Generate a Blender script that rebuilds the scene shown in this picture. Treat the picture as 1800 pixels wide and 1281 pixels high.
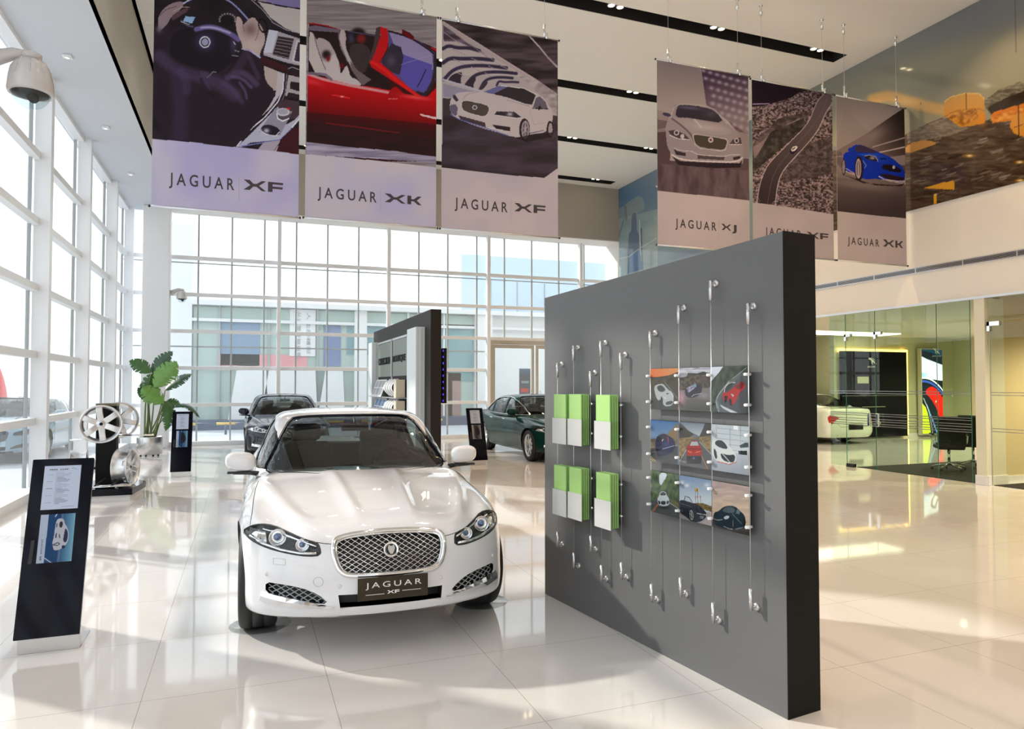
import bpy, bmesh, math, random
import numpy as np
from mathutils import Vector, Matrix
from mathutils.bvhtree import BVHTree
from mathutils.geometry import delaunay_2d_cdt

random.seed(7)
C = bpy.context.scene.collection
SC = bpy.context.scene
for _o in list(bpy.data.objects):
    bpy.data.objects.remove(_o)

# ------------------------------------------------------------------ camera
YAW = math.radians(20.75)
PITCH = math.radians(1.64)
CAM_H = 1.68
cam_d = bpy.data.cameras.new('camera')
cam_d.sensor_fit = 'HORIZONTAL'
cam_d.sensor_width = 36.0
cam_d.lens = 36.0 * 1240.0 / 1800.0
cam_d.clip_start = 0.05
cam_d.clip_end = 500
cam = bpy.data.objects.new('camera', cam_d)
cam.location = (0, 0, CAM_H)
cam.rotation_euler = (math.radians(90) + PITCH, 0, -YAW)
C.objects.link(cam)
SC.camera = cam

# ------------------------------------------------------------------ exposure
SC.view_settings.view_transform = 'Standard'
SC.view_settings.look = 'None'
SC.view_settings.gamma = 1.0
SC.view_settings.use_curve_mapping = False
SC.view_settings.exposure = 0.42

# ------------------------------------------------------------------ sky
world = bpy.data.worlds.new('sky')
SC.world = world
world.use_nodes = True
wn = world.node_tree.nodes
wl = world.node_tree.links
wn.clear()
w_out = wn.new('ShaderNodeOutputWorld')
w_bg = wn.new('ShaderNodeBackground')
w_tc = wn.new('ShaderNodeTexCoord')
w_sep = wn.new('ShaderNodeSeparateXYZ')
w_ramp = wn.new('ShaderNodeValToRGB')
wl.new(w_tc.outputs['Generated'], w_sep.inputs[0])
wl.new(w_sep.outputs['Z'], w_ramp.inputs[0])
w_ramp.color_ramp.elements[0].position = 0.0
w_ramp.color_ramp.elements[0].color = (0.96, 0.98, 1.0, 1)
w_ramp.color_ramp.elements[1].position = 0.7
w_ramp.color_ramp.elements[1].color = (0.78, 0.88, 1.0, 1)
wl.new(w_ramp.outputs[0], w_bg.inputs[0])
w_bg.inputs[1].default_value = 1.5
wl.new(w_bg.outputs[0], w_out.inputs[0])

# ------------------------------------------------------------------ sun
sun_d = bpy.data.lights.new('sun', 'SUN')
sun_d.energy = 3.5
sun_d.angle = math.radians(1.5)
sun_d.color = (1.0, 0.93, 0.84)
sun = bpy.data.objects.new('sun', sun_d)
SUN_AZ, SUN_EL = math.radians(-47), math.radians(30)   # measured from +Y towards +X
_sd = Vector((math.sin(SUN_AZ)*math.cos(SUN_EL), math.cos(SUN_AZ)*math.cos(SUN_EL), math.sin(SUN_EL)))
sun.rotation_euler = _sd.to_track_quat('Z', 'Y').to_euler()
sun.location = (-20, 30, 20)
C.objects.link(sun)

# ------------------------------------------------------------------ lamps of the ceiling
WARM = (1.0, 0.80, 0.58)
def spot_lamp(loc, power, col, cone=125, r=0.05):
    d = bpy.data.lights.new('ceiling_lamp', 'SPOT')
    d.energy = power; d.color = col; d.spot_size = math.radians(cone); d.spot_blend = 0.6; d.shadow_soft_size = r
    o = bpy.data.objects.new('ceiling_lamp', d); o.location = loc
    C.objects.link(o)
    return o
SLOT_Y = [-1.8, 1.3, 4.4, 7.5, 10.71, 13.74, 16.86, 20.02]
SPOT_X = [-0.6, 1.6, 3.75, 5.95, 8.07, 10.41]
for _y in SLOT_Y[:7]:
    for _x in SPOT_X:
        _w = max(0.0, min(1.0, (_x - 2.6) / 4.4))
        spot_lamp((_x, _y, 8.16), 26 + 96 * _w, (1.0, 0.97 - 0.32 * _w, 0.97 - 0.66 * _w))
# lamps of the glazed side rooms
for _x, _y, _p in ((13.6, 10.2, 90), (16.6, 10.2, 90), (13.6, 13.4, 90), (16.8, 14.0, 130), (19.8, 14.0, 130), (13.4, 6.4, 230), (16.0, 6.0, 230), (19.8, 10.5, 90)):
    spot_lamp((_x, _y, 3.13), _p * 1.7, (1.0, 0.88, 0.62), 150, 0.06)

# ------------------------------------------------------------------ helpers
def tag(o, label=None, cat=None, group=None, kind=None):
    if label: o['label'] = label
    if cat: o['category'] = cat
    if group: o['group'] = group
    if kind: o['kind'] = kind
    return o

def thing(name, label, cat, loc=(0, 0, 0), rz=0, group=None):
    o = bpy.data.objects.new(name, None)
    o.empty_display_size = 0.1
    o.location = loc; o.rotation_euler = (0, 0, rz)
    C.objects.link(o)
    return tag(o, label, cat, group)

def kids(o):
    return list(o.children)

def copy_tree(o, parent=None):
    c = o.copy(); C.objects.link(c); c.parent = parent
    for k in list(o.children):
        copy_tree(k, c)
    return c

class MB:
    """collects shapes into one mesh"""
    def __init__(s):
        s.v = []; s.f = []; s.m = []; s.s = []
    def add(s, vs, fs, mi=0, sm=False):
        n = len(s.v)
        s.v += [tuple(map(float, p)) for p in vs]
        s.f += [tuple(i + n for i in q) for q in fs]
        s.m += [mi] * len(fs); s.s += [sm] * len(fs)
        return s
    def box(s, x0, x1, y0, y1, z0, z1, mi=0):
        vs = [(x, y, z) for z in (z0, z1) for y in (y0, y1) for x in (x0, x1)]
        return s.add(vs, [(0, 2, 3, 1), (4, 5, 7, 6), (0, 1, 5, 4), (2, 6, 7, 3), (0, 4, 6, 2), (1, 3, 7, 5)], mi)
    def rbox(s, x0, x1, y0, y1, z0, z1, r=0.01, mi=0, seg=2):
        bm = bmesh.new()
        bmesh.ops.create_cube(bm, size=1)
        for v in bm.verts:
            v.co = Vector(((x0 + x1) / 2 + v.co.x * (x1 - x0), (y0 + y1) / 2 + v.co.y * (y1 - y0), (z0 + z1) / 2 + v.co.z * (z1 - z0)))
        bmesh.ops.bevel(bm, geom=list(bm.edges), offset=r, segments=seg, affect='EDGES', profile=0.5)
        return s.bm(bm, mi)
    def bm(s, bm, mi=0, sm=False):
        bm.verts.ensure_lookup_table()
        for i, v in enumerate(bm.verts): v.index = i
        s.add([v.co[:] for v in bm.verts], [[v.index for v in f.verts] for f in bm.faces], mi, sm)
        bm.free(); return s
    def tube(s, pts, r, n=10, mi=0, cap=True, sm=True):
        pts = [Vector(p) for p in pts]
        rs = r if isinstance(r, (list, tuple)) else [r] * len(pts)
        vs = []; fs = []
        up = None
        for i, p in enumerate(pts):
            if i == 0: t = pts[1] - p
            elif i == len(pts) - 1: t = p - pts[i - 1]
            else: t = (pts[i + 1] - p).normalized() + (p - pts[i - 1]).normalized()
            t.normalize()
            if up is None:
                up = Vector((0, 0, 1)) if abs(t.z) < 0.9 else Vector((1, 0, 0))
            a = t.cross(up)
            if a.length < 1e-5: a = t.orthogonal()
            a.normalize(); b = t.cross(a).normalized()
            up = -b if False else up
            for k in range(n):
                an = 2 * math.pi * k / n
                vs.append(p + (a * math.cos(an) + b * math.sin(an)) * rs[i])
        for i in range(len(pts) - 1):
            for k in range(n):
                k2 = (k + 1) % n
                fs.append((i * n + k, i * n + k2, (i + 1) * n + k2, (i + 1) * n + k))
        s.add(vs, fs, mi, sm)
        if cap:
            m = len(s.v) - len(vs)
            s.f.append(tuple(m + k for k in range(n))[::-1]); s.m.append(mi); s.s.append(False)
            s.f.append(tuple(m + (len(pts) - 1) * n + k for k in range(n))); s.m.append(mi); s.s.append(False)
        return s
    def lathe(s, prof, n=32, M=None, mi=0, sm=True, close=False):
        """prof: (r,z) list, axis z, placed by matrix M"""
        M = M or Matrix()
        vs = []; fs = []
        for (r, z) in prof:
            for k in range(n):
                a = 2 * math.pi * k / n
                vs.append(M @ Vector((r * math.cos(a), r * math.sin(a), z)))
        L = len(prof)
        for i in range(L if close else L - 1):
            j = (i + 1) % L
            for k in range(n):
                k2 = (k + 1) % n
                fs.append((i * n + k, i * n + k2, j * n + k2, j * n + k))
        return s.add(vs, fs, mi, sm)
    def prism(s, poly, h0, h1, M=None, mi=0):
        """poly in xy, from z=h0 to h1, placed by M"""
        M = M or Matrix()
        n = len(poly)
        vs = [M @ Vector((p[0], p[1], h0)) for p in poly] + [M @ Vector((p[0], p[1], h1)) for p in poly]
        fs = [tuple(range(n))[::-1], tuple(range(n, 2 * n))]
        fs += [(i, (i + 1) % n, n + (i + 1) % n, n + i) for i in range(n)]
        return s.add(vs, fs, mi)
    def mesh(s, name):
        me = bpy.data.meshes.new(name)
        me.from_pydata(s.v, [], s.f)
        me.polygons.foreach_set('material_index', s.m)
        me.polygons.foreach_set('use_smooth', s.s)
        me.update()
        return me
    def build(s, name, mats, parent=None, loc=None, fixn=True):
        me = s.mesh(name)
        if fixn:
            bm = bmesh.new(); bm.from_mesh(me)
            bmesh.ops.recalc_face_normals(bm, faces=bm.faces)
            bm.to_mesh(me); bm.free()
        return link(name, me, mats, parent, loc)

def link(name, me, mats, parent=None, loc=None):
    if not isinstance(mats, (list, tuple)): mats = [mats]
    idx = np.zeros(len(me.polygons), np.int32); me.polygons.foreach_get('material_index', idx)
    me.materials.clear()
    for m in mats: me.materials.append(m)
    me.polygons.foreach_set('material_index', idx)
    o = bpy.data.objects.new(name, me)
    C.objects.link(o)
    if parent is not None: o.parent = parent
    if loc is not None: o.location = loc
    return o

def frame(o, x, y, z):
    """matrix with columns x,y,z and origin o"""
    x, y, z = Vector(x), Vector(y), Vector(z)
    return Matrix(((x.x, y.x, z.x, o[0]), (x.y, y.y, z.y, o[1]), (x.z, y.z, z.z, o[2]), (0, 0, 0, 1)))

MX = frame((0, 0, 0), (0, 1, 0), (0, 0, 1), (1, 0, 0))     # local xy plane -> world yz, height -> x
MY = frame((0, 0, 0), (1, 0, 0), (0, 0, 1), (0, -1, 0))    # local xy plane -> world xz, height -> -y

# ------------------------------------------------------------------ materials
def mat(name, col, rough=0.5, metal=0.0, coat=0.0, spec=0.5, emit=None, es=0.0, noise=0.0, nscale=6.0, bump=0.0, bscale=80.0, alpha=1.0, sheen=0.0):
    m = bpy.data.materials.new(name); m.use_nodes = True
    nt = m.node_tree; b = nt.nodes['Principled BSDF']
    b.inputs['Base Color'].default_value = (*col, 1)
    b.inputs['Roughness'].default_value = rough
    b.inputs['Metallic'].default_value = metal
    b.inputs['Coat Weight'].default_value = coat
    b.inputs['Coat Roughness'].default_value = 0.03
    b.inputs['Specular IOR Level'].default_value = spec
    if emit:
        b.inputs['Emission Color'].default_value = (*emit, 1)
        b.inputs['Emission Strength'].default_value = es
    tc = nt.nodes.new('ShaderNodeTexCoord')
    if noise >= 0:
        n = nt.nodes.new('ShaderNodeTexNoise'); n.inputs['Scale'].default_value = nscale
        n.inputs['Detail'].default_value = 4
        nt.links.new(tc.outputs['Object'], n.inputs['Vector'])
        mx = nt.nodes.new('ShaderNodeMix'); mx.data_type = 'RGBA'; mx.blend_type = 'MULTIPLY'
        mx.inputs[0].default_value = noise if noise > 0 else 0.02
        mx.inputs[6].default_value = (*col, 1)
        nt.links.new(n.outputs['Fac'], mx.inputs[7])
        nt.links.new(mx.outputs[2], b.inputs['Base Color'])
    if bump > 0:
        n2 = nt.nodes.new('ShaderNodeTexNoise'); n2.inputs['Scale'].default_value = bscale
        nt.links.new(tc.outputs['Object'], n2.inputs['Vector'])
        bp = nt.nodes.new('ShaderNodeBump'); bp.inputs['Strength'].default_value = bump
        bp.inputs['Distance'].default_value = 0.002
        nt.links.new(n2.outputs['Fac'], bp.inputs['Height'])
        nt.links.new(bp.outputs[0], b.inputs['Normal'])
    return m

def glass(name, tint=(1, 1, 1), refl=1.0, ior=1.45, rough=0.0, body=0.0, bodycol=(0.5, 0.5, 0.5)):
    """thin pane: lets light straight through, reflects by Fresnel"""
    m = bpy.data.materials.new(name); m.use_nodes = True
    nt = m.node_tree; nt.nodes.clear()
    out = nt.nodes.new('ShaderNodeOutputMaterial')
    tr = nt.nodes.new('ShaderNodeBsdfTransparent'); tr.inputs[0].default_value = (*tint, 1)
    gl = nt.nodes.new('ShaderNodeBsdfGlossy'); gl.inputs['Roughness'].default_value = rough
    fr = nt.nodes.new('ShaderNodeFresnel'); fr.inputs['IOR'].default_value = ior
    mul = nt.nodes.new('ShaderNodeMath'); mul.operation = 'MULTIPLY'; mul.inputs[1].default_value = refl
    geo = nt.nodes.new('ShaderNodeNewGeometry')          # a pane mirrors only at the face the ray enters by
    inv = nt.nodes.new('ShaderNodeMath'); inv.operation = 'SUBTRACT'; inv.inputs[0].default_value = 1.0
    nt.links.new(geo.outputs['Backfacing'], inv.inputs[1])
    m1 = nt.nodes.new('ShaderNodeMath'); m1.operation = 'MULTIPLY'
    nt.links.new(fr.outputs[0], m1.inputs[0]); nt.links.new(inv.outputs[0], m1.inputs[1])
    nt.links.new(m1.outputs[0], mul.inputs[0])
    base = tr
    if body > 0:
        df = nt.nodes.new('ShaderNodeBsdfDiffuse'); df.inputs[0].default_value = (*bodycol, 1)
        m0 = nt.nodes.new('ShaderNodeMixShader'); m0.inputs[0].default_value = body
        nt.links.new(tr.outputs[0], m0.inputs[1]); nt.links.new(df.outputs[0], m0.inputs[2]); base = m0
    mx = nt.nodes.new('ShaderNodeMixShader')
    nt.links.new(mul.outputs[0], mx.inputs[0]); nt.links.new(base.outputs[0], mx.inputs[1]); nt.links.new(gl.outputs[0], mx.inputs[2])
    nt.links.new(mx.outputs[0], out.inputs[0])
    return m

def printed(name, rough=0.5, emit=0.0, spec=0.3, gain=0.85):
    """surface printed with a picture held in the mesh colour attribute"""
    m = bpy.data.materials.new(name); m.use_nodes = True
    nt = m.node_tree; b = nt.nodes['Principled BSDF']
    a = nt.nodes.new('ShaderNodeAttribute'); a.attribute_name = 'print'
    g = nt.nodes.new('ShaderNodeMix'); g.data_type = 'RGBA'; g.blend_type = 'MULTIPLY'; g.inputs[0].default_value = 1.0
    g.inputs[7].default_value = (gain, gain, gain, 1)
    nt.links.new(a.outputs['Color'], g.inputs[6])
    nt.links.new(g.outputs[2], b.inputs['Base Color'])
    b.inputs['Roughness'].default_value = rough
    b.inputs['Specular IOR Level'].default_value = spec
    if emit > 0:
        nt.links.new(a.outputs['Color'], b.inputs['Emission Color'])
        b.inputs['Emission Strength'].default_value = emit
    return m

def srgb(r, g, b):
    f = lambda c: (c / 255.0) / 12.92 if c <= 10 else (((c / 255.0) + 0.055) / 1.055) ** 2.4
    return (f(r), f(g), f(b))

M_ = {}
M_['white_wall'] = mat('white_paint', (0.80, 0.77, 0.73), 0.6)
M_['ceil'] = mat('ceiling_paint', (0.80, 0.78, 0.745), 0.7)
M_['fascia'] = mat('grey_beige_paint', (0.42, 0.385, 0.34), 0.6)
M_['frame_white'] = mat('white_powder_coat', (0.84, 0.85, 0.87), 0.4)
M_['frame_dark'] = mat('dark_mullion', (0.36, 0.38, 0.39), 0.4)
M_['black'] = mat('black_matt', (0.015, 0.015, 0.016), 0.5)
M_['slot'] = mat('slot_black', (0.02, 0.02, 0.022), 0.6)
M_['black_gloss'] = mat('black_gloss_panel', (0.003, 0.003, 0.008), 0.06, spec=.16)
M_['chrome'] = mat('chrome', (0.86, 0.87, 0.88), 0.07, metal=1.0)
M_['steel'] = mat('brushed_steel', (0.62, 0.61, 0.60), 0.28, metal=1.0)
M_['alu'] = mat('satin_aluminium', (0.70, 0.70, 0.71), 0.3, metal=0.9)
M_['white'] = mat('white_plastic', (0.82, 0.82, 0.83), 0.35)
M_['rubber'] = mat('tyre_rubber', (0.018, 0.018, 0.019), 0.6)
M_['acrylic'] = glass('clear_acrylic', (0.96, 0.97, 0.97), 0.6, 1.45)
M_['pane'] = glass('window_pane', (0.985, 0.998, 0.992), 0.8, 1.40, 0.0, 0.10, (0.9, 0.95, 0.98))  # the pale diffuse share is an added veil imitating blown-out daylight haze
M_['pane_green'] = glass('green_tinted_pane', (0.80, 0.90, 0.82), 1.15, 1.5)
M_['dark_grey'] = mat('charcoal_laminate', (0.130, 0.130, 0.132), 0.42, spec=.3)
M_['near_black'] = mat('black_laminate', (0.008, 0.008, 0.008), 0.55, spec=.15)

# ------------------------------------------------------------------ outlines and lettering
def dense(poly, step=0.02, closed=True):
    out = []
    n = len(poly)
    for i in range(n if closed else n - 1):
        a = poly[i]; b = poly[(i + 1) % n]
        d = math.hypot(b[0] - a[0], b[1] - a[1]); k = max(1, int(d / step))
        for t in range(k):
            out.append((a[0] + (b[0] - a[0]) * t / k, a[1] + (b[1] - a[1]) * t / k))
    if not closed: out.append(poly[-1])
    return out

def smooth_poly(pts, it=2, closed=True):
    for _ in range(it):
        q = []
        n = len(pts)
        rng = range(n) if closed else range(n - 1)
        if not closed: q.append(pts[0])
        for i in rng:
            a = pts[i]; b = pts[(i + 1) % n]
            q.append((0.75 * a[0] + 0.25 * b[0], 0.75 * a[1] + 0.25 * b[1]))
            q.append((0.25 * a[0] + 0.75 * b[0], 0.25 * a[1] + 0.75 * b[1]))
        if not closed: q.append(pts[-1])
        pts = q
    return pts

def inpoly(px, py, poly):
    x = np.asarray(px); y = np.asarray(py)
    r = np.zeros(x.shape, bool)
    n = len(poly); j = n - 1
    for i in range(n):
        xi, yi = poly[i]; xj, yj = poly[j]
        if yi != yj:
            c = ((yi > y) != (yj > y)) & (x < (xj - xi) * (y - yi) / (yj - yi) + xi)
            r ^= c
        j = i
    return r

AX = {'y': (Vector((0, 1, 0)), lambda a, b: Vector((a, -1.5, b))),
      'ry': (Vector((0, -1, 0)), lambda a, b: Vector((a, 7, b))),
      'x': (Vector((1, 0, 0)), lambda a, b: Vector((-2, a, b))),
      'rx': (Vector((-1, 0, 0)), lambda a, b: Vector((2, a, b))),
      'z': (Vector((0, 0, -1)), lambda a, b: Vector((a, b, 3)))}

def text_mesh(txt, size=1.0, space=1.0, ext=0.002, shear=0.0, bold=0.0):
    cu = bpy.data.curves.new('txt', 'FONT'); cu.body = txt; cu.size = size; cu.space_character = space
    cu.extrude = ext; cu.shear = shear; cu.offset = bold; cu.resolution_u = 3
    cu.align_x = 'LEFT'
    o = bpy.data.objects.new('tmp_text', cu); C.objects.link(o)
    dg = bpy.context.evaluated_depsgraph_get(); dg.update()
    me = bpy.data.meshes.new_from_object(o.evaluated_get(dg))
    bpy.data.objects.remove(o)
    V = [v.co.copy() for v in me.vertices]; F = [tuple(p.vertices) for p in me.polygons]
    return V, F

def fit_text(mb, txt, M, w, h, space=1.0, ext=0.002, mi=0, bold=0.0, shear=0.0):
    """text stretched to width w and cap height h, lower left corner at the origin of M (xy plane)"""
    V, F = text_mesh(txt, 1.0, space, 1.0, shear, bold)
    x0 = min(v.x for v in V); x1 = max(v.x for v in V); y0 = min(v.y for v in V); y1 = max(v.y for v in V)
    z0 = min(v.z for v in V); z1 = max(v.z for v in V)
    mb.add([M @ Vector(((v.x - x0) / (x1 - x0) * w, (v.y - y0) / (y1 - y0) * h, (v.z - z0) / max(1e-6, z1 - z0) * ext)) for v in V], F, mi)
    return mb

# wide model letters drawn as outlines in a unit box
def letter_X():
    return [[(0, 1), (.27, 1), (.43, .66), (.57, .66), (.80, 1), (1, 1), (.68, .5), (1, 0), (.80, 0), (.57, .38), (.43, .38), (.27, 0), (0, 0), (.30, .5)]]
def letter_F():
    return [[(0, 0), (0, 1), (1, 1), (.97, .78), (.30, .78), (.30, .56), (.97, .56), (.95, .34), (.30, .34), (.30, 0)]]
def letter_K():
    return [[(0, 0), (0, 1), (.27, 1), (.27, .62), (.45, .62), (.74, 1), (1, 1), (.66, .5), (1, 0), (.74, 0), (.45, .38), (.27, .38), (.27, 0)]]
def letter_J():
    return [[(.3, 1), (.7, 1), (.7, -.1), (.5, -.35), (.0, -.42), (.12, -.2), (.3, -.05)]]
GL = {'X': letter_X, 'F': letter_F, 'K': letter_K, 'J': letter_J}
def model_letters(mb, word, M, w, h, ext=0.002, mi=0, gap=0.12):
    n = len(word); cw = w / (n + gap * (n - 1) + (0.45 if word[0] == 'X' else 0))
    x = 0
    for ch in word:
        ww = cw * (1.45 if ch == 'X' else 1.0)
        for poly in GL[ch]():
            mb.prism([(x + p[0] * ww, p[1] * h) for p in poly], 0, ext, M, mi)
        x += ww + cw * gap
    return mb

# ------------------------------------------------------------------ the room
def struct(name, mb, m, parent=None, fixn=True):
    o = mb.build(name, m, parent, fixn=fixn)
    if parent is None: o['kind'] = 'structure'
    return o

def floor_mat():
    m = bpy.data.materials.new('polished_porcelain_tiles'); m.use_nodes = True
    nt = m.node_tree; b = nt.nodes['Principled BSDF']; L = nt.links
    tc = nt.nodes.new('ShaderNodeTexCoord'); sp = nt.nodes.new('ShaderNodeSeparateXYZ')
    L.new(tc.outputs['Object'], sp.inputs[0])
    def line(out, off):
        a = nt.nodes.new('ShaderNodeMath'); a.operation = 'ADD'; a.inputs[1].default_value = 96.0 - off
        d = nt.nodes.new('ShaderNodeMath'); d.operation = 'DIVIDE'; d.inputs[1].default_value = 0.96
        f = nt.nodes.new('ShaderNodeMath'); f.operation = 'FRACT'
        g = nt.nodes.new('ShaderNodeMath'); g.operation = 'LESS_THAN'; g.inputs[1].default_value = 0.0035
        L.new(out, a.inputs[0]); L.new(a.outputs[0], d.inputs[0]); L.new(d.outputs[0], f.inputs[0]); L.new(f.outputs[0], g.inputs[0])
        return g.outputs[0]
    mx = nt.nodes.new('ShaderNodeMath'); mx.operation = 'MAXIMUM'
    L.new(line(sp.outputs['X'], -0.5), mx.inputs[0]); L.new(line(sp.outputs['Y'], 5.2), mx.inputs[1])
    n = nt.nodes.new('ShaderNodeTexNoise'); n.inputs['Scale'].default_value = 1.6; n.inputs['Detail'].default_value = 6
    L.new(tc.outputs['Object'], n.inputs['Vector'])
    r = nt.nodes.new('ShaderNodeValToRGB')
    r.color_ramp.elements[0].position = .3; r.color_ramp.elements[0].color = (0.70, 0.67, 0.645, 1)
    r.color_ramp.elements[1].position = .7; r.color_ramp.elements[1].color = (0.75, 0.72, 0.70, 1)
    L.new(n.outputs['Fac'], r.inputs[0])
    mc = nt.nodes.new('ShaderNodeMix'); mc.data_type = 'RGBA'
    L.new(mx.outputs[0], mc.inputs[0]); L.new(r.outputs[0], mc.inputs[6]); mc.inputs[7].default_value = (0.36, 0.32, 0.28, 1)
    L.new(mc.outputs[2], b.inputs['Base Color'])
    b.inputs['Roughness'].default_value = 0.045
    b.inputs['IOR'].default_value = 1.62
    n2 = nt.nodes.new('ShaderNodeTexNoise'); n2.inputs['Scale'].default_value = 1.1; n2.inputs['Detail'].default_value = 1
    L.new(tc.outputs['Object'], n2.inputs['Vector'])
    bp = nt.nodes.new('ShaderNodeBump'); bp.inputs['Strength'].default_value = 0.05; bp.inputs['Distance'].default_value = 0.01
    L.new(n2.outputs['Fac'], bp.inputs['Height']); L.new(bp.outputs[0], b.inputs['Normal'])
    return m

XL, XR, YB, YF, ZC, ZS = -3.1, 11.62, 21.4, -7.0, 8.2, 6.45
t = MB(); t.box(XL - .1, 22.4, YF - .1, YB + .12, -0.2, 0); struct('floor', t, floor_mat())
# ceiling made of strips between the recessed lamp slots
HW = 0.18
SX0, SX1 = -1.2, 11.09
t = MB()
ys = [YF] + [v for y in SLOT_Y for v in (y - HW, y + HW)] + [20.6]
for i in range(0, len(ys), 2):
    t.box(-1.86, XR + .2, ys[i], ys[i + 1], ZC, ZC + .25)
for y in SLOT_Y:
    t.box(-1.86, SX0, y - HW, y + HW, ZC, ZC + .25); t.box(SX1, XR + .2, y - HW, y + HW, ZC, ZC + .25)
t.box(-1.86, XR + .2, YF, 20.6, ZC + .30, ZC + .34)
struct('ceiling', t, M_['ceil'])
for i, y in enumerate(SLOT_Y):
    t = MB()
    t.box(SX0, SX1, y - HW, y - HW + .012, ZC + .004, ZC + .28); t.box(SX0, SX1, y + HW - .012, y + HW, ZC + .004, ZC + .28)
    t.box(SX0, SX0 + .012, y - HW, y + HW, ZC + .004, ZC + .28); t.box(SX1 - .012, SX1, y - HW, y + HW, ZC + .004, ZC + .28)
    t.box(SX0, SX1, y - HW, y + HW, ZC + .26, ZC + .28)
    o = struct('trim_%d' % (i + 1), t, M_['slot'])
# lower ceiling along the glass, with its upstand
t = MB(); t.box(XL - .1, -1.86, YF, YB + .1, ZS, ZS + .15); struct('ceiling_lower', t, mat('cool_grey_ceiling', (0.58, 0.60, 0.64), .7))
t = MB(); t.box(-1.90, -1.86, YF, 20.6, ZS + .001, ZC); t.box(-1.86, -1.80, YF, 20.6, ZC - .0, ZC + .0005)
struct('wall_upstand_left', t, M_['fascia'])
t = MB(); t.box(-1.90, XR, 20.6, 20.66, ZS, ZC); struct('wall_back_header', t, M_['fascia'])
t = MB(); t.box(-1.90, XR, 20.6, YB + .1, ZS - .02, ZS); struct('ceiling_back_soffit', t, M_['ceil'])
# right wall: full height beyond the glazed room, band above the glass
ROOM_A0, ROOM_A1 = 8.28, 14.4
t = MB()
t.box(XR, XR + .2, YF, YB + .1, 3.15, ZC); t.box(XR, XR + .2, ROOM_A1, YB + .1, 0, 3.15); t.box(XR, XR + .2, YF, 4.2, 0, 3.15)
struct('wall_right', t, M_['white_wall'])
t = MB(); t.box(XR - .06, XR - .001, 4.2, ROOM_A1, 3.13, 3.17); struct('trim_9', t, M_['alu'])
# front wall behind the camera with a glazed middle
t = MB(); t.box(XL - .1, XR + .2, YF - .2, YF, ZS, ZC + .3); t.box(1.5, XR + .2, YF - .2, YF, 0, ZS)
struct('wall_front', t, M_['white_wall'])

ZT = [1.12, 2.14, 3.16, 4.18, 5.20]
def facade_left():
    w = thing('window_1', None, None); w['kind'] = 'structure'
    ysx = [12.70 - 3.0 * k for k in range(1, 7)][::-1] + [12.70, 15.66, 18.68, 21.3]
    for y in ysx:
        t = MB(); t.box(-3.05, -2.83, y - .07, y + .09, 0, ZS); t.build('mullion', M_['frame_white'], w)
        t = MB(); t.box(-3.11, -3.06, y - .16, y - .135, 0, ZS); t.build('glass_joint', M_['frame_dark'], w)
    for z in ZT:
        t = MB(); t.box(-3.09, -2.97, YF, YB, z - .055, z + .055); t.build('transom', M_['frame_white'], w)
    t = MB(); t.box(-3.12, -2.86, YF, YB, 0, .13); t.build('sill', M_['frame_white'], w)
    t = MB(); t.box(-3.12, -2.95, YF, YB, ZS - .07, ZS - .001); t.build('head', M_['frame_white'], w)
    yy = [YF] + ysx
    for a, b in zip(yy[:-1], yy[1:]):
        t = MB(); t.box(-3.098, -3.090, a, b, .1, ZS - .05); t.build('glass_pane', M_['pane'], w)
    return w
facade_left()

def facade_back():
    w = thing('window_2', None, None); w['kind'] = 'structure'
    big = [0.90, 4.06, 7.26, 10.53]
    for x in big:
        t = MB(); t.box(x - .05, x + .05, 21.22, 21.40, 0, ZS); t.build('mullion', M_['frame_white'], w)
    small = [-2.15, -1.24, -.37, .50, 1.38, 2.27, 3.18, 4.10, 5.03, 5.96, 6.92, 7.86, 8.82, 9.80, 10.74]
    for x in small:
        z0 = 3.16 if 7.2 < x < 10.6 else 0.1
        t = MB(); t.box(x - .022, x + .022, 21.44, 21.50, z0, ZS); t.build('glass_joint', M_['frame_dark'], w)
    for z in ZT:
        segs = [(XL, 7.22), (10.57, XR)] if z < 3.1 else [(XL, XR)]
        for a, b in segs:
            t = MB(); t.box(a, b, 21.36, 21.47, z - .05, z + .05); t.build('transom', M_['frame_white'], w)
            if z in (5.20,):
                t = MB(); t.box(a, b, 21.46, 21.5, z - .14, z - .11); t.build('glass_joint', M_['frame_dark'], w)
    t = MB(); t.box(XL, 7.2, 21.46, 21.5, 2.72, 2.76); t.build('glass_joint', M_['frame_dark'], w)
    for a, b in ((XL, 7.22), (10.57, XR)):
        t = MB(); t.box(a, b, 21.22, 21.5, 0, .12); t.build('sill', M_['frame_white'], w)
        t = MB(); t.box(a, b, 21.425, 21.433, .1, 3.16); t.build('glass_pane', M_['pane'], w)
    t = MB(); t.box(XL, XR, 21.425, 21.433, 3.16, ZS); t.build('glass_pane', M_['pane'], w)
    return w
facade_back()
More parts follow.
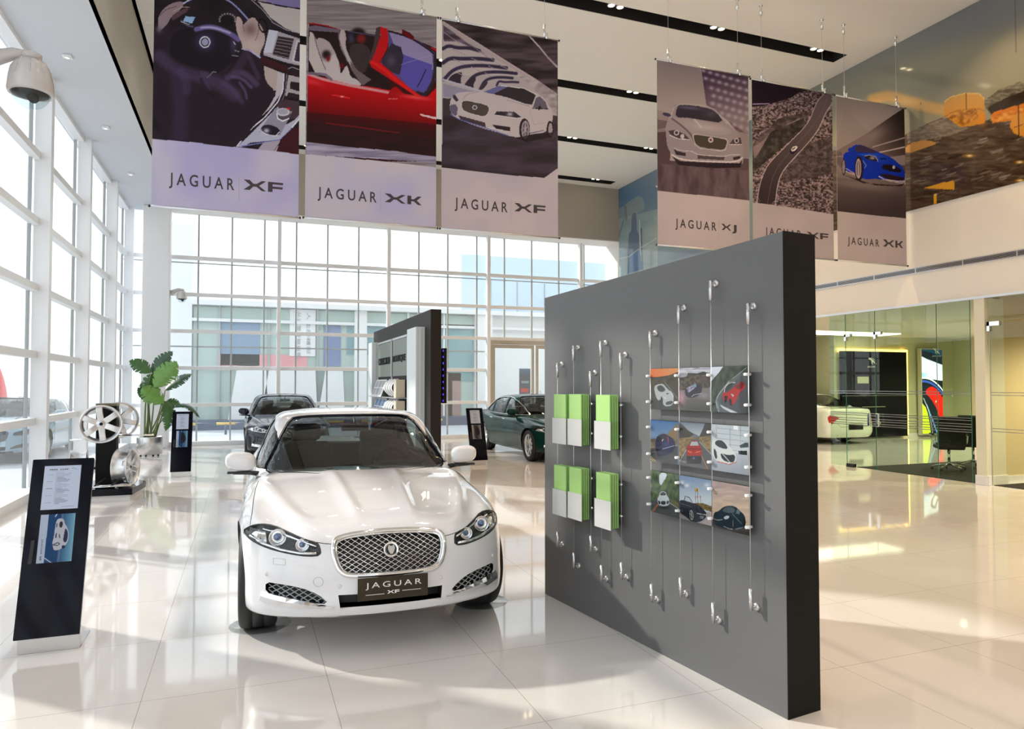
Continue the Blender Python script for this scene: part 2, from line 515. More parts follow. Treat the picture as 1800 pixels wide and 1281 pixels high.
# glazed door in the back facade
d = thing('door_1', None, None); d['kind'] = 'structure'
al = mat('door_aluminium', (0.50, 0.47, 0.42), 0.35, metal=0.5)
t = MB(); t.box(7.31, 7.40, 21.30, 21.42, 0, 3.1); t.box(10.38, 10.48, 21.30, 21.42, 0, 3.1); t.box(7.40, 10.38, 21.30, 21.42, 2.98, 3.1)
t.build('door_frame', al, d)
for x0 in (7.41, 8.92):
    t = MB(); t.box(x0, x0 + .09, 21.33, 21.39, .02, 2.97); t.box(x0 + 1.36, x0 + 1.45, 21.33, 21.39, .02, 2.97); t.box(x0 + .09, x0 + 1.36, 21.33, 21.39, .02, .2); t.box(x0 + .09, x0 + 1.36, 21.33, 21.39, 2.86, 2.97)
    lf = t.build('door_leaf', al, d)
    t = MB(); t.box(x0 + .09, x0 + 1.36, 21.356, 21.364, .2, 2.86); t.build('glass_pane', M_['pane'], lf)
    hx = x0 + 1.30 if x0 < 8 else x0 + .14
    t = MB(); t.tube([(hx, 21.27, .8), (hx, 21.27, 1.5)], .014); t.tube([(hx, 21.27, .85), (hx, 21.34, .85)], .01); t.tube([(hx, 21.27, 1.45), (hx, 21.34, 1.45)], .01); t.build('door_handle', M_['chrome'], lf)
t = MB(); t.box(7.7, 8.1, 21.26, 21.31, 3.0, 3.06); t.tube([(7.95, 21.25, 3.03), (8.25, 21.2, 2.99)], .01); t.build('door_closer', al, d)

def facade_front():
    w = thing('window_3', None, None); w['kind'] = 'structure'
    for x in (-1.5, 0.0, 1.45):
        t = MB(); t.box(x - .05, x + .05, YF - .15, YF + .05, 0, ZS); t.build('mullion', M_['frame_white'], w)
    for z in ZT:
        t = MB(); t.box(XL, 1.5, YF - .08, YF, z - .05, z + .05); t.build('transom', M_['frame_white'], w)
    t = MB(); t.box(XL, 1.5, YF - .1, YF - .09, 0, ZS); t.build('glass_pane', M_['pane'], w)
facade_front()

# round corner column and its twin by the camera
for (x0, x1, y0, y1) in ((-2.56, -1.90, 20.80, 21.25), (-2.56, -1.90, 5.85, 6.51)):
    t = MB(); t.rbox(x0, x1, y0, y1, 0, ZS, .02); o = struct('trim_%d' % (10 if y0 > 10 else 11), t, mat('column_paint', (0.80, 0.80, 0.82), .45))

# ------------------------------------------------------------------ side rooms on the right
green = mat('pale_olive_paint', (0.56, 0.57, 0.38), 0.55)
t = MB(); t.box(16.98, 22.3, 16.8, 17.0, 0, 3.3); t.box(16.98, 17.1, 17.0, 21.4, 0, 3.3); t.box(XR + .2, 17.1, 21.3, 21.4, 0, 3.3); struct('wall_showroom_back', t, green)
t = MB(); t.box(22.1, 22.3, 2.0, 16.8, 0, 3.3); struct('wall_showroom_right', t, green)
t = MB(); t.box(XR + .2, 22.3, 2.0, 21.4, 3.2, 3.3); struct('ceiling_side_rooms', t, mat('side_ceiling', (.62, .60, .50), .7))
t = MB(); t.box(XR + .42, 22.1, ROOM_A0, ROOM_A0 + .12, 0, 3.2); struct('wall_partition', t, mat('cream_ochre_paint', (0.68, 0.56, 0.34), 0.5))
t = MB(); t.box(XR + .42, 22.1, ROOM_A0 - .015, ROOM_A0, 0, .13); struct('baseboard_partition', t, M_['white'])
t = MB(); t.box(XR + .2, 22.1, 2.0, 2.2, 0, 3.2); struct('wall_office_front', t, green)
t = MB(); t.box(16.98, 22.05, 16.78, 16.8, 0, .12); struct('baseboard_showroom', t, M_['white'])
# door in the cream wall
d = thing('door_2', None, None); d['kind'] = 'structure'
t = MB(); t.box(12.72, 13.72, ROOM_A0 - .03, ROOM_A0 - .001, 0, 2.3); t.build('door_leaf', mat('cream_door', (0.66, 0.55, 0.34), .4), d)
t = MB(); t.tube([(12.88, ROOM_A0 - .09, 1.03), (12.72, ROOM_A0 - .09, 1.03)], .011); t.tube([(12.86, ROOM_A0 - .09, 1.03), (12.86, ROOM_A0 - .03, 1.03)], .012); t.rbox(12.835, 12.885, ROOM_A0 - .04, ROOM_A0 - .03, .90, 1.10, .004)
t.build('door_handle', M_['chrome'], d)
# carpets
cp = mat('black_carpet', (0.012, 0.010, 0.010), 0.95, bump=.6, bscale=300)
t = MB(); t.box(11.68, 18.5, 8.45, 11.0, 0, .008); o = t.build('carpet', cp); tag(o, 'black carpet under the office chairs behind the glass', 'carpet')
t = MB(); t.box(11.70, 18.5, 4.3, 8.2, 0, .008); o = t.build('carpet', cp); tag(o, 'strip of black carpet in front of the cream wall', 'carpet')
# glass screen
w = thing('window_4', None, None); w['kind'] = 'structure'
gp = M_['pane_green']
edge = mat('green_glass_edge', (0.03, 0.20, 0.13), 0.1)
panes = [(8.50, 9.10, 0, 3.13), (9.13, 10.42, 0, 3.13), (10.45, 11.16, 0, 3.13), (11.18, 11.60, 0, 3.13)]
for i, (a, b, z0, z1) in enumerate(panes):
    t = MB(); t.box(XR - .016, XR - .004, a, b, z0 + .01, z1); p = t.build('glass_pane', gp, w)
    t = MB(); t.box(XR - .018, XR - .002, a - .004, a, z0 + .01, z1); t.build('pane_edge', edge, p)
    t = MB()
    for z in (1.50, 1.545, 1.06, 1.10, .95, .995, .86, .90):
        t.box(XR - .019, XR - .0165, a, b, z, z + .013)
    t.build('frosted_band', M_['steel'], p)
    
for (y, s) in ((11.17, 1), (10.44, -1)):
    t = MB(); t.rbox(XR - .045, XR + .02, y - .15 if s < 0 else y - .14, y + .02, 2.66, 2.72, .004)
    t.rbox(XR - .045, XR + .02, y - .03, y + .02, 2.58, 2.72, .004); t.build('patch_fitting', M_['chrome'], w)
for y in (10.36, 10.56):
    t = MB(); t.rbox(XR - .09, XR - .05, y - .03, y + .03, .86, 1.12, .008); t.box(XR - .05, XR, y - .01, y + .01, .92, .95); t.build('pull_handle', M_['chrome'], w)
t = MB(); t.rbox(XR - .05, XR + .03, 10.98, 11.17, 0.001, .07, .004); t.build('patch_fitting', M_['black'], w)
# post and the office door of glass
t = MB(); t.rbox(XR - .05, XR + .42, 8.22, 8.40, 0, 3.13, .004); struct('trim_12', t, mat('cream_post', (0.72, 0.70, 0.56), .4))
t = MB(); t.rbox(XR - .06, XR + .44, 8.20, 8.42, 0, .16, .004); struct('baseboard_post', t, M_['white'])
w = thing('door_3', None, None); w['kind'] = 'structure'
gp = glass('clear_door_pane', (0.92, 0.93, 0.86), 1.0, 1.5)
t = MB(); t.box(XR - .016, XR - .004, 4.3, 8.16, .01, 2.70); p = t.build('glass_pane', gp, w)
t = MB(); t.box(XR - .016, XR - .004, 4.3, 8.16, 2.73, 3.12); t.build('glass_pane', gp, w)
t = MB(); t.box(XR - .019, XR - .002, 8.155, 8.165, .01, 2.70); t.build('pane_edge', M_['frame_dark'], p)
t = MB()
for z in (1.50, 1.545, .90, .95): t.box(XR - .019, XR - .0165, 4.3, 8.15, z, z + .010)
t.build('frosted_band', M_['steel'], p)
t = MB(); t.rbox(XR - .045, XR + .02, 7.98, 8.19, 2.655, 2.73, .004); t.rbox(XR - .045, XR + .02, 8.14, 8.19, 2.57, 2.73, .004); t.build('patch_fitting', M_['chrome'], w)
# luminous ceiling of the inner showroom
t = MB(); t.box(14.2, 18.2, 15.45, 16.4, 3.17, 3.195)
o = t.build('ceiling_light', mat('luminous_panel', (.9, .88, .8), .5, emit=(1.0, .93, .72), es=2.2)); tag(o, 'large luminous ceiling panel above the pearl car', 'ceiling light')
# recessed air slot in the right wall
v = thing('air_grille', 'long grey air grille running along the right wall', 'air grille', (XR - .001, 0, 0))
t = MB(); t.box(-.012, 0, 4.0, 14.3, 3.74, 3.755); t.box(-.012, 0, 4.0, 14.3, 3.835, 3.85); t.build('grille_frame', M_['alu'], v)
t = MB(); t.box(-.004, 0, 4.0, 14.3, 3.75, 3.84); t.build('grille_back', M_['black'], v)
for z in (3.765, 3.785, 3.805, 3.822):
    t = MB(); t.box(-.010, -.002, 4.0, 14.3, z, z + .006); t.build('slat', M_['steel'], v)
for y in np.arange(4.0, 14.4, .92):
    t = MB(); t.box(-.013, -.001, y, y + .02, 3.74, 3.85); t.build('grille_divider', M_['alu'], v)
# ------------------------------------------------------------------ printed pictures
def vnoise(X, Y, seed=0, octaves=3):
    """smooth value noise on arrays"""
    out = np.zeros(np.shape(X)); amp = 1.0; tot = 0
    for o in range(octaves):
        xi = np.floor(X).astype(np.int64); yi = np.floor(Y).astype(np.int64)
        fx = X - xi; fy = Y - yi
        fx = fx * fx * (3 - 2 * fx); fy = fy * fy * (3 - 2 * fy)
        def h(a, b):
            n = (a * 374761393 + b * 668265263 + (seed + o) * 974634777) & 0x7fffffff
            n = ((n ^ (n >> 13)) * 1274126177) & 0x7fffffff
            return ((n ^ (n >> 16)) & 0xffff) / 65535.0
        v = (h(xi, yi) * (1 - fx) + h(xi + 1, yi) * fx) * (1 - fy) + (h(xi, yi + 1) * (1 - fx) + h(xi + 1, yi + 1) * fx) * fy
        out += v * amp; tot += amp; amp *= 0.5
        X = X * 2.03; Y = Y * 2.03
    return out / tot

class Paint:
    """a picture on a grid of points; X, Y are picture coordinates of each point"""
    def __init__(s, X, Y, col=(128, 128, 128)):
        s.X = X; s.Y = Y
        s.c = np.zeros(X.shape + (3,)); s.c[:] = col
    def _mix(s, m, col):
        m = np.clip(m, 0, 1)[..., None]
        s.c = s.c * (1 - m) + np.array(col, float) * m
    def poly(s, pts, col, a=1.0, sm=0):
        if sm: pts = smooth_poly(pts, sm)
        s._mix(inpoly(s.X, s.Y, pts) * a, col); return s
    def polyn(s, pts, c0, c1, sx, sy, seed=0, a=1.0, sm=0, oc=3, thr=None):
        """polygon filled with noise between two colours, feature size sx, sy"""
        if sm: pts = smooth_poly(pts, sm)
        m = inpoly(s.X, s.Y, pts) * a
        n = vnoise(s.X / sx + 50, s.Y / sy + 50, seed, oc)
        n = np.clip((n - .5) * 2.2 + .5, 0, 1) if thr is None else np.clip((n - thr) * 9 + .5, 0, 1)
        col = np.array(c0, float) * (1 - n[..., None]) + np.array(c1, float) * n[..., None]
        mm = m[..., None]
        s.c = s.c * (1 - mm) + col * mm; return s
    def grad(s, pts, p0, c0, p1, c1, a=1.0, sm=0):
        if sm: pts = smooth_poly(pts, sm)
        m = inpoly(s.X, s.Y, pts) * a
        dx, dy = p1[0] - p0[0], p1[1] - p0[1]
        t = np.clip(((s.X - p0[0]) * dx + (s.Y - p0[1]) * dy) / (dx * dx + dy * dy), 0, 1)[..., None]
        col = np.array(c0, float) * (1 - t) + np.array(c1, float) * t
        mm = m[..., None]; s.c = s.c * (1 - mm) + col * mm; return s
    def blob(s, cx, cy, rx, ry, col, a=1.0, rot=0.0, p=2.0):
        c, n = math.cos(rot), math.sin(rot)
        u = ((s.X - cx) * c + (s.Y - cy) * n) / rx; v = (-(s.X - cx) * n + (s.Y - cy) * c) / ry
        s._mix(a * np.exp(-(u * u + v * v) ** (p / 2)), col); return s
    def ell(s, cx, cy, rx, ry, col, a=1.0, rot=0.0, r0=0.0):
        c, n = math.cos(rot), math.sin(rot)
        u = ((s.X - cx) * c + (s.Y - cy) * n) / rx; v = (-(s.X - cx) * n + (s.Y - cy) * c) / ry
        d = u * u + v * v
        s._mix(((d < 1) & (d >= r0 * r0)) * a, col); return s
    def line(s, pts, w, col, a=1.0, sm=0, soft=0.0):
        if sm: pts = smooth_poly(pts, sm, False)
        D = np.full(s.X.shape, 1e9)
        for (x0, y0), (x1, y1) in zip(pts[:-1], pts[1:]):
            dx, dy = x1 - x0, y1 - y0; L = dx * dx + dy * dy + 1e-9
            t = np.clip(((s.X - x0) * dx + (s.Y - y0) * dy) / L, 0, 1)
            D = np.minimum(D, np.hypot(s.X - x0 - t * dx, s.Y - y0 - t * dy))
        s._mix((D < w / 2) * a if soft == 0 else a * np.clip(1 - (D - w / 2) / soft, 0, 1), col); return s
    def grain(s, amp, sx, sy, seed=0):
        n = vnoise(s.X / sx, s.Y / sy, seed, 2)[..., None] - .5
        s.c = np.clip(s.c + n * amp, 0, 255); return s

def homography(src, dst):
    A = []; B = []
    for (x, y), (u, v) in zip(src, dst):
        A.append([x, y, 1, 0, 0, 0, -u * x, -u * y]); B.append(u)
        A.append([0, 0, 0, x, y, 1, -v * x, -v * y]); B.append(v)
    h = np.linalg.solve(np.array(A, float), np.array(B, float))
    return np.append(h, 1).reshape(3, 3)

def happly(Hm, X, Y):
    w = Hm[2, 0] * X + Hm[2, 1] * Y + Hm[2, 2]
    return (Hm[0, 0] * X + Hm[0, 1] * Y + Hm[0, 2]) / w, (Hm[1, 0] * X + Hm[1, 1] * Y + Hm[1, 2]) / w

def print_mesh(name, M, w, h, nx, ny, corners, painter, thick=0.003, bg=(190, 186, 195), z_up=True):
    """a printed sheet w x h in the xy plane of M (origin lower left), front is +z.
    corners = picture coordinates of lower-left, lower-right, upper-right, upper-left"""
    u, v = np.meshgrid(np.linspace(0, 1, nx), np.linspace(0, 1, ny))
    Hm = homography([(0, 0), (1, 0), (1, 1), (0, 1)], corners)
    X, Y = happly(Hm, u, v)
    P = Paint(X, Y, bg); painter(P)
    col = np.clip(P.c / 255.0, 0, 1)
    lin = np.where(col <= .04045, col / 12.92, ((col + .055) / 1.055) ** 2.4)
    A = np.array(M)
    pts = np.stack([u.ravel() * w, v.ravel() * h, np.full(u.size, thick)], 1)
    V = pts @ A[:3, :3].T + A[:3, 3]
    idx = np.arange(nx * ny).reshape(ny, nx)
    F = np.stack([idx[:-1, :-1].ravel(), idx[:-1, 1:].ravel(), idx[1:, 1:].ravel(), idx[1:, :-1].ravel()], 1)
    # the back of the sheet and its edges
    b = np.array([(0, 0, 0), (w, 0, 0), (w, h, 0), (0, h, 0), (0, 0, thick), (w, 0, thick), (w, h, thick), (0, h, thick)], float) @ A[:3, :3].T + A[:3, 3]
    n0 = len(V)
    bf = [(3, 2, 1, 0), (0, 1, 5, 4), (1, 2, 6, 5), (2, 3, 7, 6), (3, 0, 4, 7)]
    V = np.concatenate([V, b]); F = np.concatenate([F, np.array(bf) + n0])
    me = bpy.data.meshes.new(name)
    me.vertices.add(len(V)); me.vertices.foreach_set('co', V.ravel().astype(np.float32))
    me.loops.add(F.size); me.loops.foreach_set('vertex_index', F.ravel().astype(np.int32))
    me.polygons.add(len(F)); me.polygons.foreach_set('loop_start', np.arange(0, F.size, 4, dtype=np.int32))
    me.update(calc_edges=True); me.validate()
    at = me.color_attributes.new('print', 'FLOAT_COLOR', 'POINT')
    c4 = np.ones((len(V), 4), np.float32); c4[:n0, :3] = lin.reshape(-1, 3); c4[n0:, :3] = .62
    at.data.foreach_set('color', c4.ravel())
    return me

M_['print_fabric'] = printed('printed_fabric', 0.5, 0.0, 0.12, .88)
M_['print_photo'] = printed('printed_photo', 0.16, 0, .12, .66)
M_['print_matt'] = printed('printed_board', 0.45)
M_['print_lit'] = printed('backlit_print', 0.2, emit=1.1)
M_['ink'] = mat('purple_grey_ink', (0.040, 0.032, 0.042), 0.5)
M_['ink_thin'] = mat('thin_grey_ink', (0.40, 0.38, 0.42), 0.5)

# picture coordinates below are photograph pixels of each print, read off zoomed crops
def zz(x0, y0, k):
    return lambda pts: [(x0 + a / k, y0 + b / k) for a, b in pts]

def art_wheel(P):
    Z = zz(265, 0, 4.745)
    W = [(0, -200), (700, -200), (700, 500), (0, 500)]
    P.poly(W, (34, 27, 34))
    P.polyn(W, (30, 24, 30), (48, 38, 52), 30, 30, 3, .8)
    # dashboard right
    P.poly(Z([(840, -10), (900, 20), (1000, 150), (1130, 240), (1300, 300), (1300, -60), (860, -60)]), (196, 192, 196))
    P.poly(Z([(870, -10), (1060, 40), (1300, 90), (1300, -60), (860, -60)]), (120, 110, 180), .8)
    P.line(Z([(880, 5), (1060, 45), (1300, 85)]), 2.6, (30, 26, 50))
    P.poly(Z([(700, -80), (830, 0), (940, 90), (1020, 190), (1150, 260), (1300, 300), (1300, 330), (1100, 270), (960, 250), (860, 120), (740, 0)]), (40, 34, 42))
    P.line(Z([(840, 0), (930, 80), (1020, 190), (1130, 250), (1290, 290)]), 1.2, (170, 168, 190))
    # vents
    P.poly(Z([(985, 250), (1060, 262), (1290, 340), (1290, 560), (1120, 520), (940, 460)]), (172, 168, 184))
    P.poly(Z([(985, 250), (1060, 262), (1010, 440), (940, 440)]), (205, 208, 232))
    P.poly(Z([(1062, 300), (1195, 322), (1150, 495), (1015, 460)]), (52, 44, 50))
    for k in range(6):
        P.line(Z([(1062 - k * 8, 325 + k * 26), (1185 - k * 8, 345 + k * 28)]), .9, (150, 140, 150))
    P.poly(Z([(1215, 335), (1290, 350), (1290, 545), (1175, 510)]), (205, 203, 212))
    P.poly(Z([(1228, 350), (1290, 360), (1290, 530), (1195, 505)]), (60, 54, 72))
    P.line(Z([(945, 440), (1110, 495), (1290, 545)]), 2, (190, 188, 205))
    P.poly(Z([(920, 470), (1100, 540), (1290, 600), (1290, 650), (1120, 600), (930, 540)]), (62, 26, 32))
    P.poly(Z([(1150, 560), (1290, 590), (1290, 650), (1140, 590)]), (40, 32, 44))
    P.line(Z([(1145, 575), (1180, 560), (1260, 590)]), 1, (180, 175, 190))
    # console
    P.poly(Z([(945, 550), (1060, 595), (1060, 760), (1010, 750), (950, 680)]), (186, 172, 170))
    P.poly(Z([(1060, 595), (1110, 615), (1100, 760), (1000, 900), (880, 1010), (960, 900), (1040, 800)]), (196, 188, 200))
    P.line(Z([(1112, 615), (1100, 760), (1060, 850), (950, 980), (820, 1090), (720, 1220)]), 2.0, (225, 225, 245))
    P.line(Z([(1135, 620), (1120, 780), (1090, 850)]), 1.4, (120, 112, 130))
    P.poly(Z([(1150, 625), (1290, 660), (1290, 830), (1120, 800)]), (176, 170, 178))
    P.poly(Z([(1165, 680), (1290, 700), (1290, 780), (1160, 740)]), (44, 34, 42))
    P.poly(Z([(1150, 770), (1290, 800), (1290, 830), (1130, 810)]), (44, 34, 42))
    P.poly(Z([(1090, 830), (1290, 850), (1290, 960), (1200, 990), (1060, 1000), (1040, 900)]), (72, 56, 66))
    P.poly(Z([(1060, 890), (990, 960), (800, 1150), (720, 1225), (770, 1225), (830, 1190), (1080, 1165), (1180, 1060), (1290, 930), (1290, 900), (1200, 1000), (1130, 1040)]), (186, 188, 214))
    P.poly(Z([(1040, 900), (1180, 930), (1080, 1130), (900, 1100)]), (150, 148, 170))
    P.line(Z([(1180, 1060), (1290, 930)]), 2.5, (226, 228, 245))
    P.line(Z([(760, 1220), (1080, 1165), (1180, 1070)]), 2, (120, 124, 190))
    P.ell(265 + 1105 / 4.745, 955 / 4.745, 13, 11.5, (90, 84, 98)); P.ell(265 + 1103 / 4.745, 935 / 4.745, 12, 7, (205, 205, 218)); P.ell(265 + 1103 / 4.745, 932 / 4.745, 9, 5, (170, 170, 190))
    P.line(Z([(1050, 950), (1060, 990), (1100, 1010), (1150, 990)]), 2, (240, 240, 248))
    P.ell(265 + 1000 / 4.745, 1085 / 4.745, 17, 8.5, (38, 30, 44), rot=.25); P.blob(265 + 965 / 4.745, 1090 / 4.745, 5, 4, (215, 220, 245), .9)
    P.line(Z([(905, 1085), (960, 1120), (1040, 1135), (1075, 1100)]), 1.4, (220, 222, 240))
    P.blob(265 + 1150 / 4.745, 905 / 4.745, 3.5, 2, (210, 30, 40), 1)
    P.poly(Z([(1080, 1165), (1180, 1070), (1290, 1050), (1290, 1290), (1000, 1290)]), (66, 26, 34))
    P.poly(Z([(940, 1190), (1080, 1170), (1040, 1290), (860, 1290)]), (176, 166, 186)); P.line(Z([(1090, 1170), (1030, 1255)]), 1, (20, 15, 20))
    # steering wheel
    P.line(Z([(180, 120), (250, 45), (330, -5), (480, -50), (620, -10), (720, 60), (810, 155)]), 7, (34, 28, 38), 1, 2)
    P.line(Z([(245, 50), (330, -5), (480, -50), (640, -5), (730, 70), (810, 160)]), 2.4, (150, 158, 220), 1, 2)
    P.line(Z([(250, 40), (330, -8), (480, -54)]), 1.0, (225, 230, 250), 1, 2)
    for k in range(11):
        a = math.pi * (1.08 - k / 10 * 1.16)
        P.blob(265 + (640 + 66 * math.cos(a)) / 4.745, (165 - 50 * math.sin(a)) / 4.745, 1.5, 1.5, (205, 205, 215), .9)
    P.ell(265 + 640 / 4.745, 175 / 4.745, 12, 9, (24, 20, 26))
    P.poly(Z([(270, 240), (420, 225), (560, 230), (700, 280), (760, 400), (740, 470), (700, 500), (560, 620), (400, 640), (200, 560), (150, 400), (180, 280)]), (30, 24, 32), 1, 1)
    P.line(Z([(380, 245), (470, 222), (560, 235), (680, 290), (730, 330)]), 6, (118, 108, 176), .9, 2, 2.5)
    P.line(Z([(420, 232), (520, 226), (660, 275)]), 2, (178, 176, 215), .9, 2, 1.5)
    P.blob(265 + 452 / 4.745, 352 / 4.745, 14, 13, (96, 76, 170), .75)
    P.ell(265 + 452 / 4.745, 352 / 4.745, 9.6, 10.2, (215, 216, 228)); P.ell(265 + 452 / 4.745, 352 / 4.745, 7.6, 8.2, (52, 44, 80)); P.ell(265 + 452 / 4.745, 352 / 4.745, 5.4, 6, (160, 165, 200))
    P.poly(Z([(290, 135), (370, 145), (345, 195), (270, 180)]), (150, 190, 235)); P.line(Z([(255, 175), (310, 215), (350, 225)]), 3, (80, 84, 110)); P.line(Z([(250, 180), (320, 205)]), 1, (200, 205, 220))
    P.blob(265 + 690 / 4.745, 370 / 4.745, 6, 16, (88, 76, 130), .6); P.line(Z([(690, 350), (705, 372)]), 1.5, (190, 190, 210)); P.line(Z([(680, 462), (730, 468)]), 1, (170, 168, 185)); P.line(Z([(700, 420), (735, 432)]), 1.2, (150, 150, 170))
    P.poly(Z([(410, 590), (480, 600), (500, 655), (420, 640)]), (58, 50, 62)); P.line(Z([(470, 650), (520, 600), (545, 602)]), 2, (120, 110, 128))
    # left hand
    P.poly(Z([(60, 140), (110, 70), (160, 35), (240, 10), (275, 25), (265, 60), (230, 100), (170, 140), (140, 200), (90, 250), (60, 240)]), (150, 132, 142), 1, 1)
    P.poly(Z([(180, 120), (300, 65), (320, 85), (240, 140), (170, 180)]), (92, 66, 78), 1, 1); P.line(Z([(190, 95), (260, 60), (320, 62)]), 1.5, (190, 170, 170), .8)
    P.line(Z([(75, 130), (130, 80), (210, 55)]), 1.6, (95, 78, 90), .8); P.blob(265 + 70 / 4.745, 245 / 4.745, 5, 6, (120, 112, 128), .9)
    # right hand
    P.poly(Z([(712, 150), (730, 135), (760, 165), (770, 215), (790, 190), (830, 150), (865, 145), (880, 170), (915, 205), (945, 270), (955, 320), (945, 370), (915, 430), (910, 480), (820, 430), (765, 410), (760, 360), (730, 300), (712, 240)]), (190, 172, 172), 1, 1)
    P.blob(265 + 830 / 4.745, 245 / 4.745, 12, 12, (112, 84, 88), .75, .3); P.line(Z([(905, 230), (890, 300), (870, 340)]), 1.6, (128, 104, 108), .8); P.line(Z([(770, 215), (780, 260)]), 1.4, (120, 95, 100), .8)
    P.blob(265 + 850 / 4.745, 380 / 4.745, 16, 10, (205, 192, 190), .6)
    P.ell(265 + 935 / 4.745, 215 / 4.745, 8, 14, (24, 20, 26), rot=-.3, r0=.7)
    # sleeves
    P.poly(Z([(762, 412), (820, 425), (915, 475), (945, 560), (955, 680), (1040, 760), (1010, 860), (900, 1000), (720, 1225), (560, 1210), (20, 1155), (60, 440), (140, 520), (230, 575), (330, 620), (560, 680), (640, 640), (690, 560), (740, 470)]), (44, 33, 44), 1, 1)
    P.line(Z([(765, 408), (830, 424), (912, 480)]), 2.6, (190, 190, 235))
    for (q, w, c, a) in (([(70, 470), (160, 540), (260, 600), (420, 640), (560, 690), (700, 790)], 12, (92, 76, 116), .5), ([(260, 600), (300, 680), (300, 760)], 8, (80, 66, 104), .5), ([(640, 650), (720, 600), (800, 620), (880, 700)], 6, (98, 82, 128), .6), ([(680, 640), (760, 650), (840, 730)], 3, (110, 92, 150), .6), ([(600, 690), (680, 740), (760, 850)], 5, (86, 70, 110), .55), ([(740, 690), (790, 760), (800, 820)], 2.5, (105, 90, 140), .6), ([(225, 650), (250, 900), (240, 1140)], 14, (76, 64, 108), .35), ([(430, 670), (480, 740)], 6, (78, 64, 104), .5), ([(820, 470), (860, 560), (900, 650)], 4, (84, 68, 104), .5), ([(700, 600), (760, 520), (800, 450)], 8, (70, 56, 84), .5)):
        P.line(Z(q), w, c, a, 2, w * .8)
    P.line(Z([(420, 660), (440, 720), (520, 800)]), 3, (30, 22, 30), .6, 2, 3)
    # lavender field below the picture
    low = Z([(0, 1158), (380, 1190), (560, 1215), (715, 1228), (880, 1245), (1260, 1290), (1260, 1900), (0, 1900)])
    field(P, low, (186, 180, 224), (205, 200, 222), 5)

def field(P, poly, c0, c1, seed, k=70):
    P.polyn(poly, c0, c1, k, k, seed, 1.0, 0, 2)

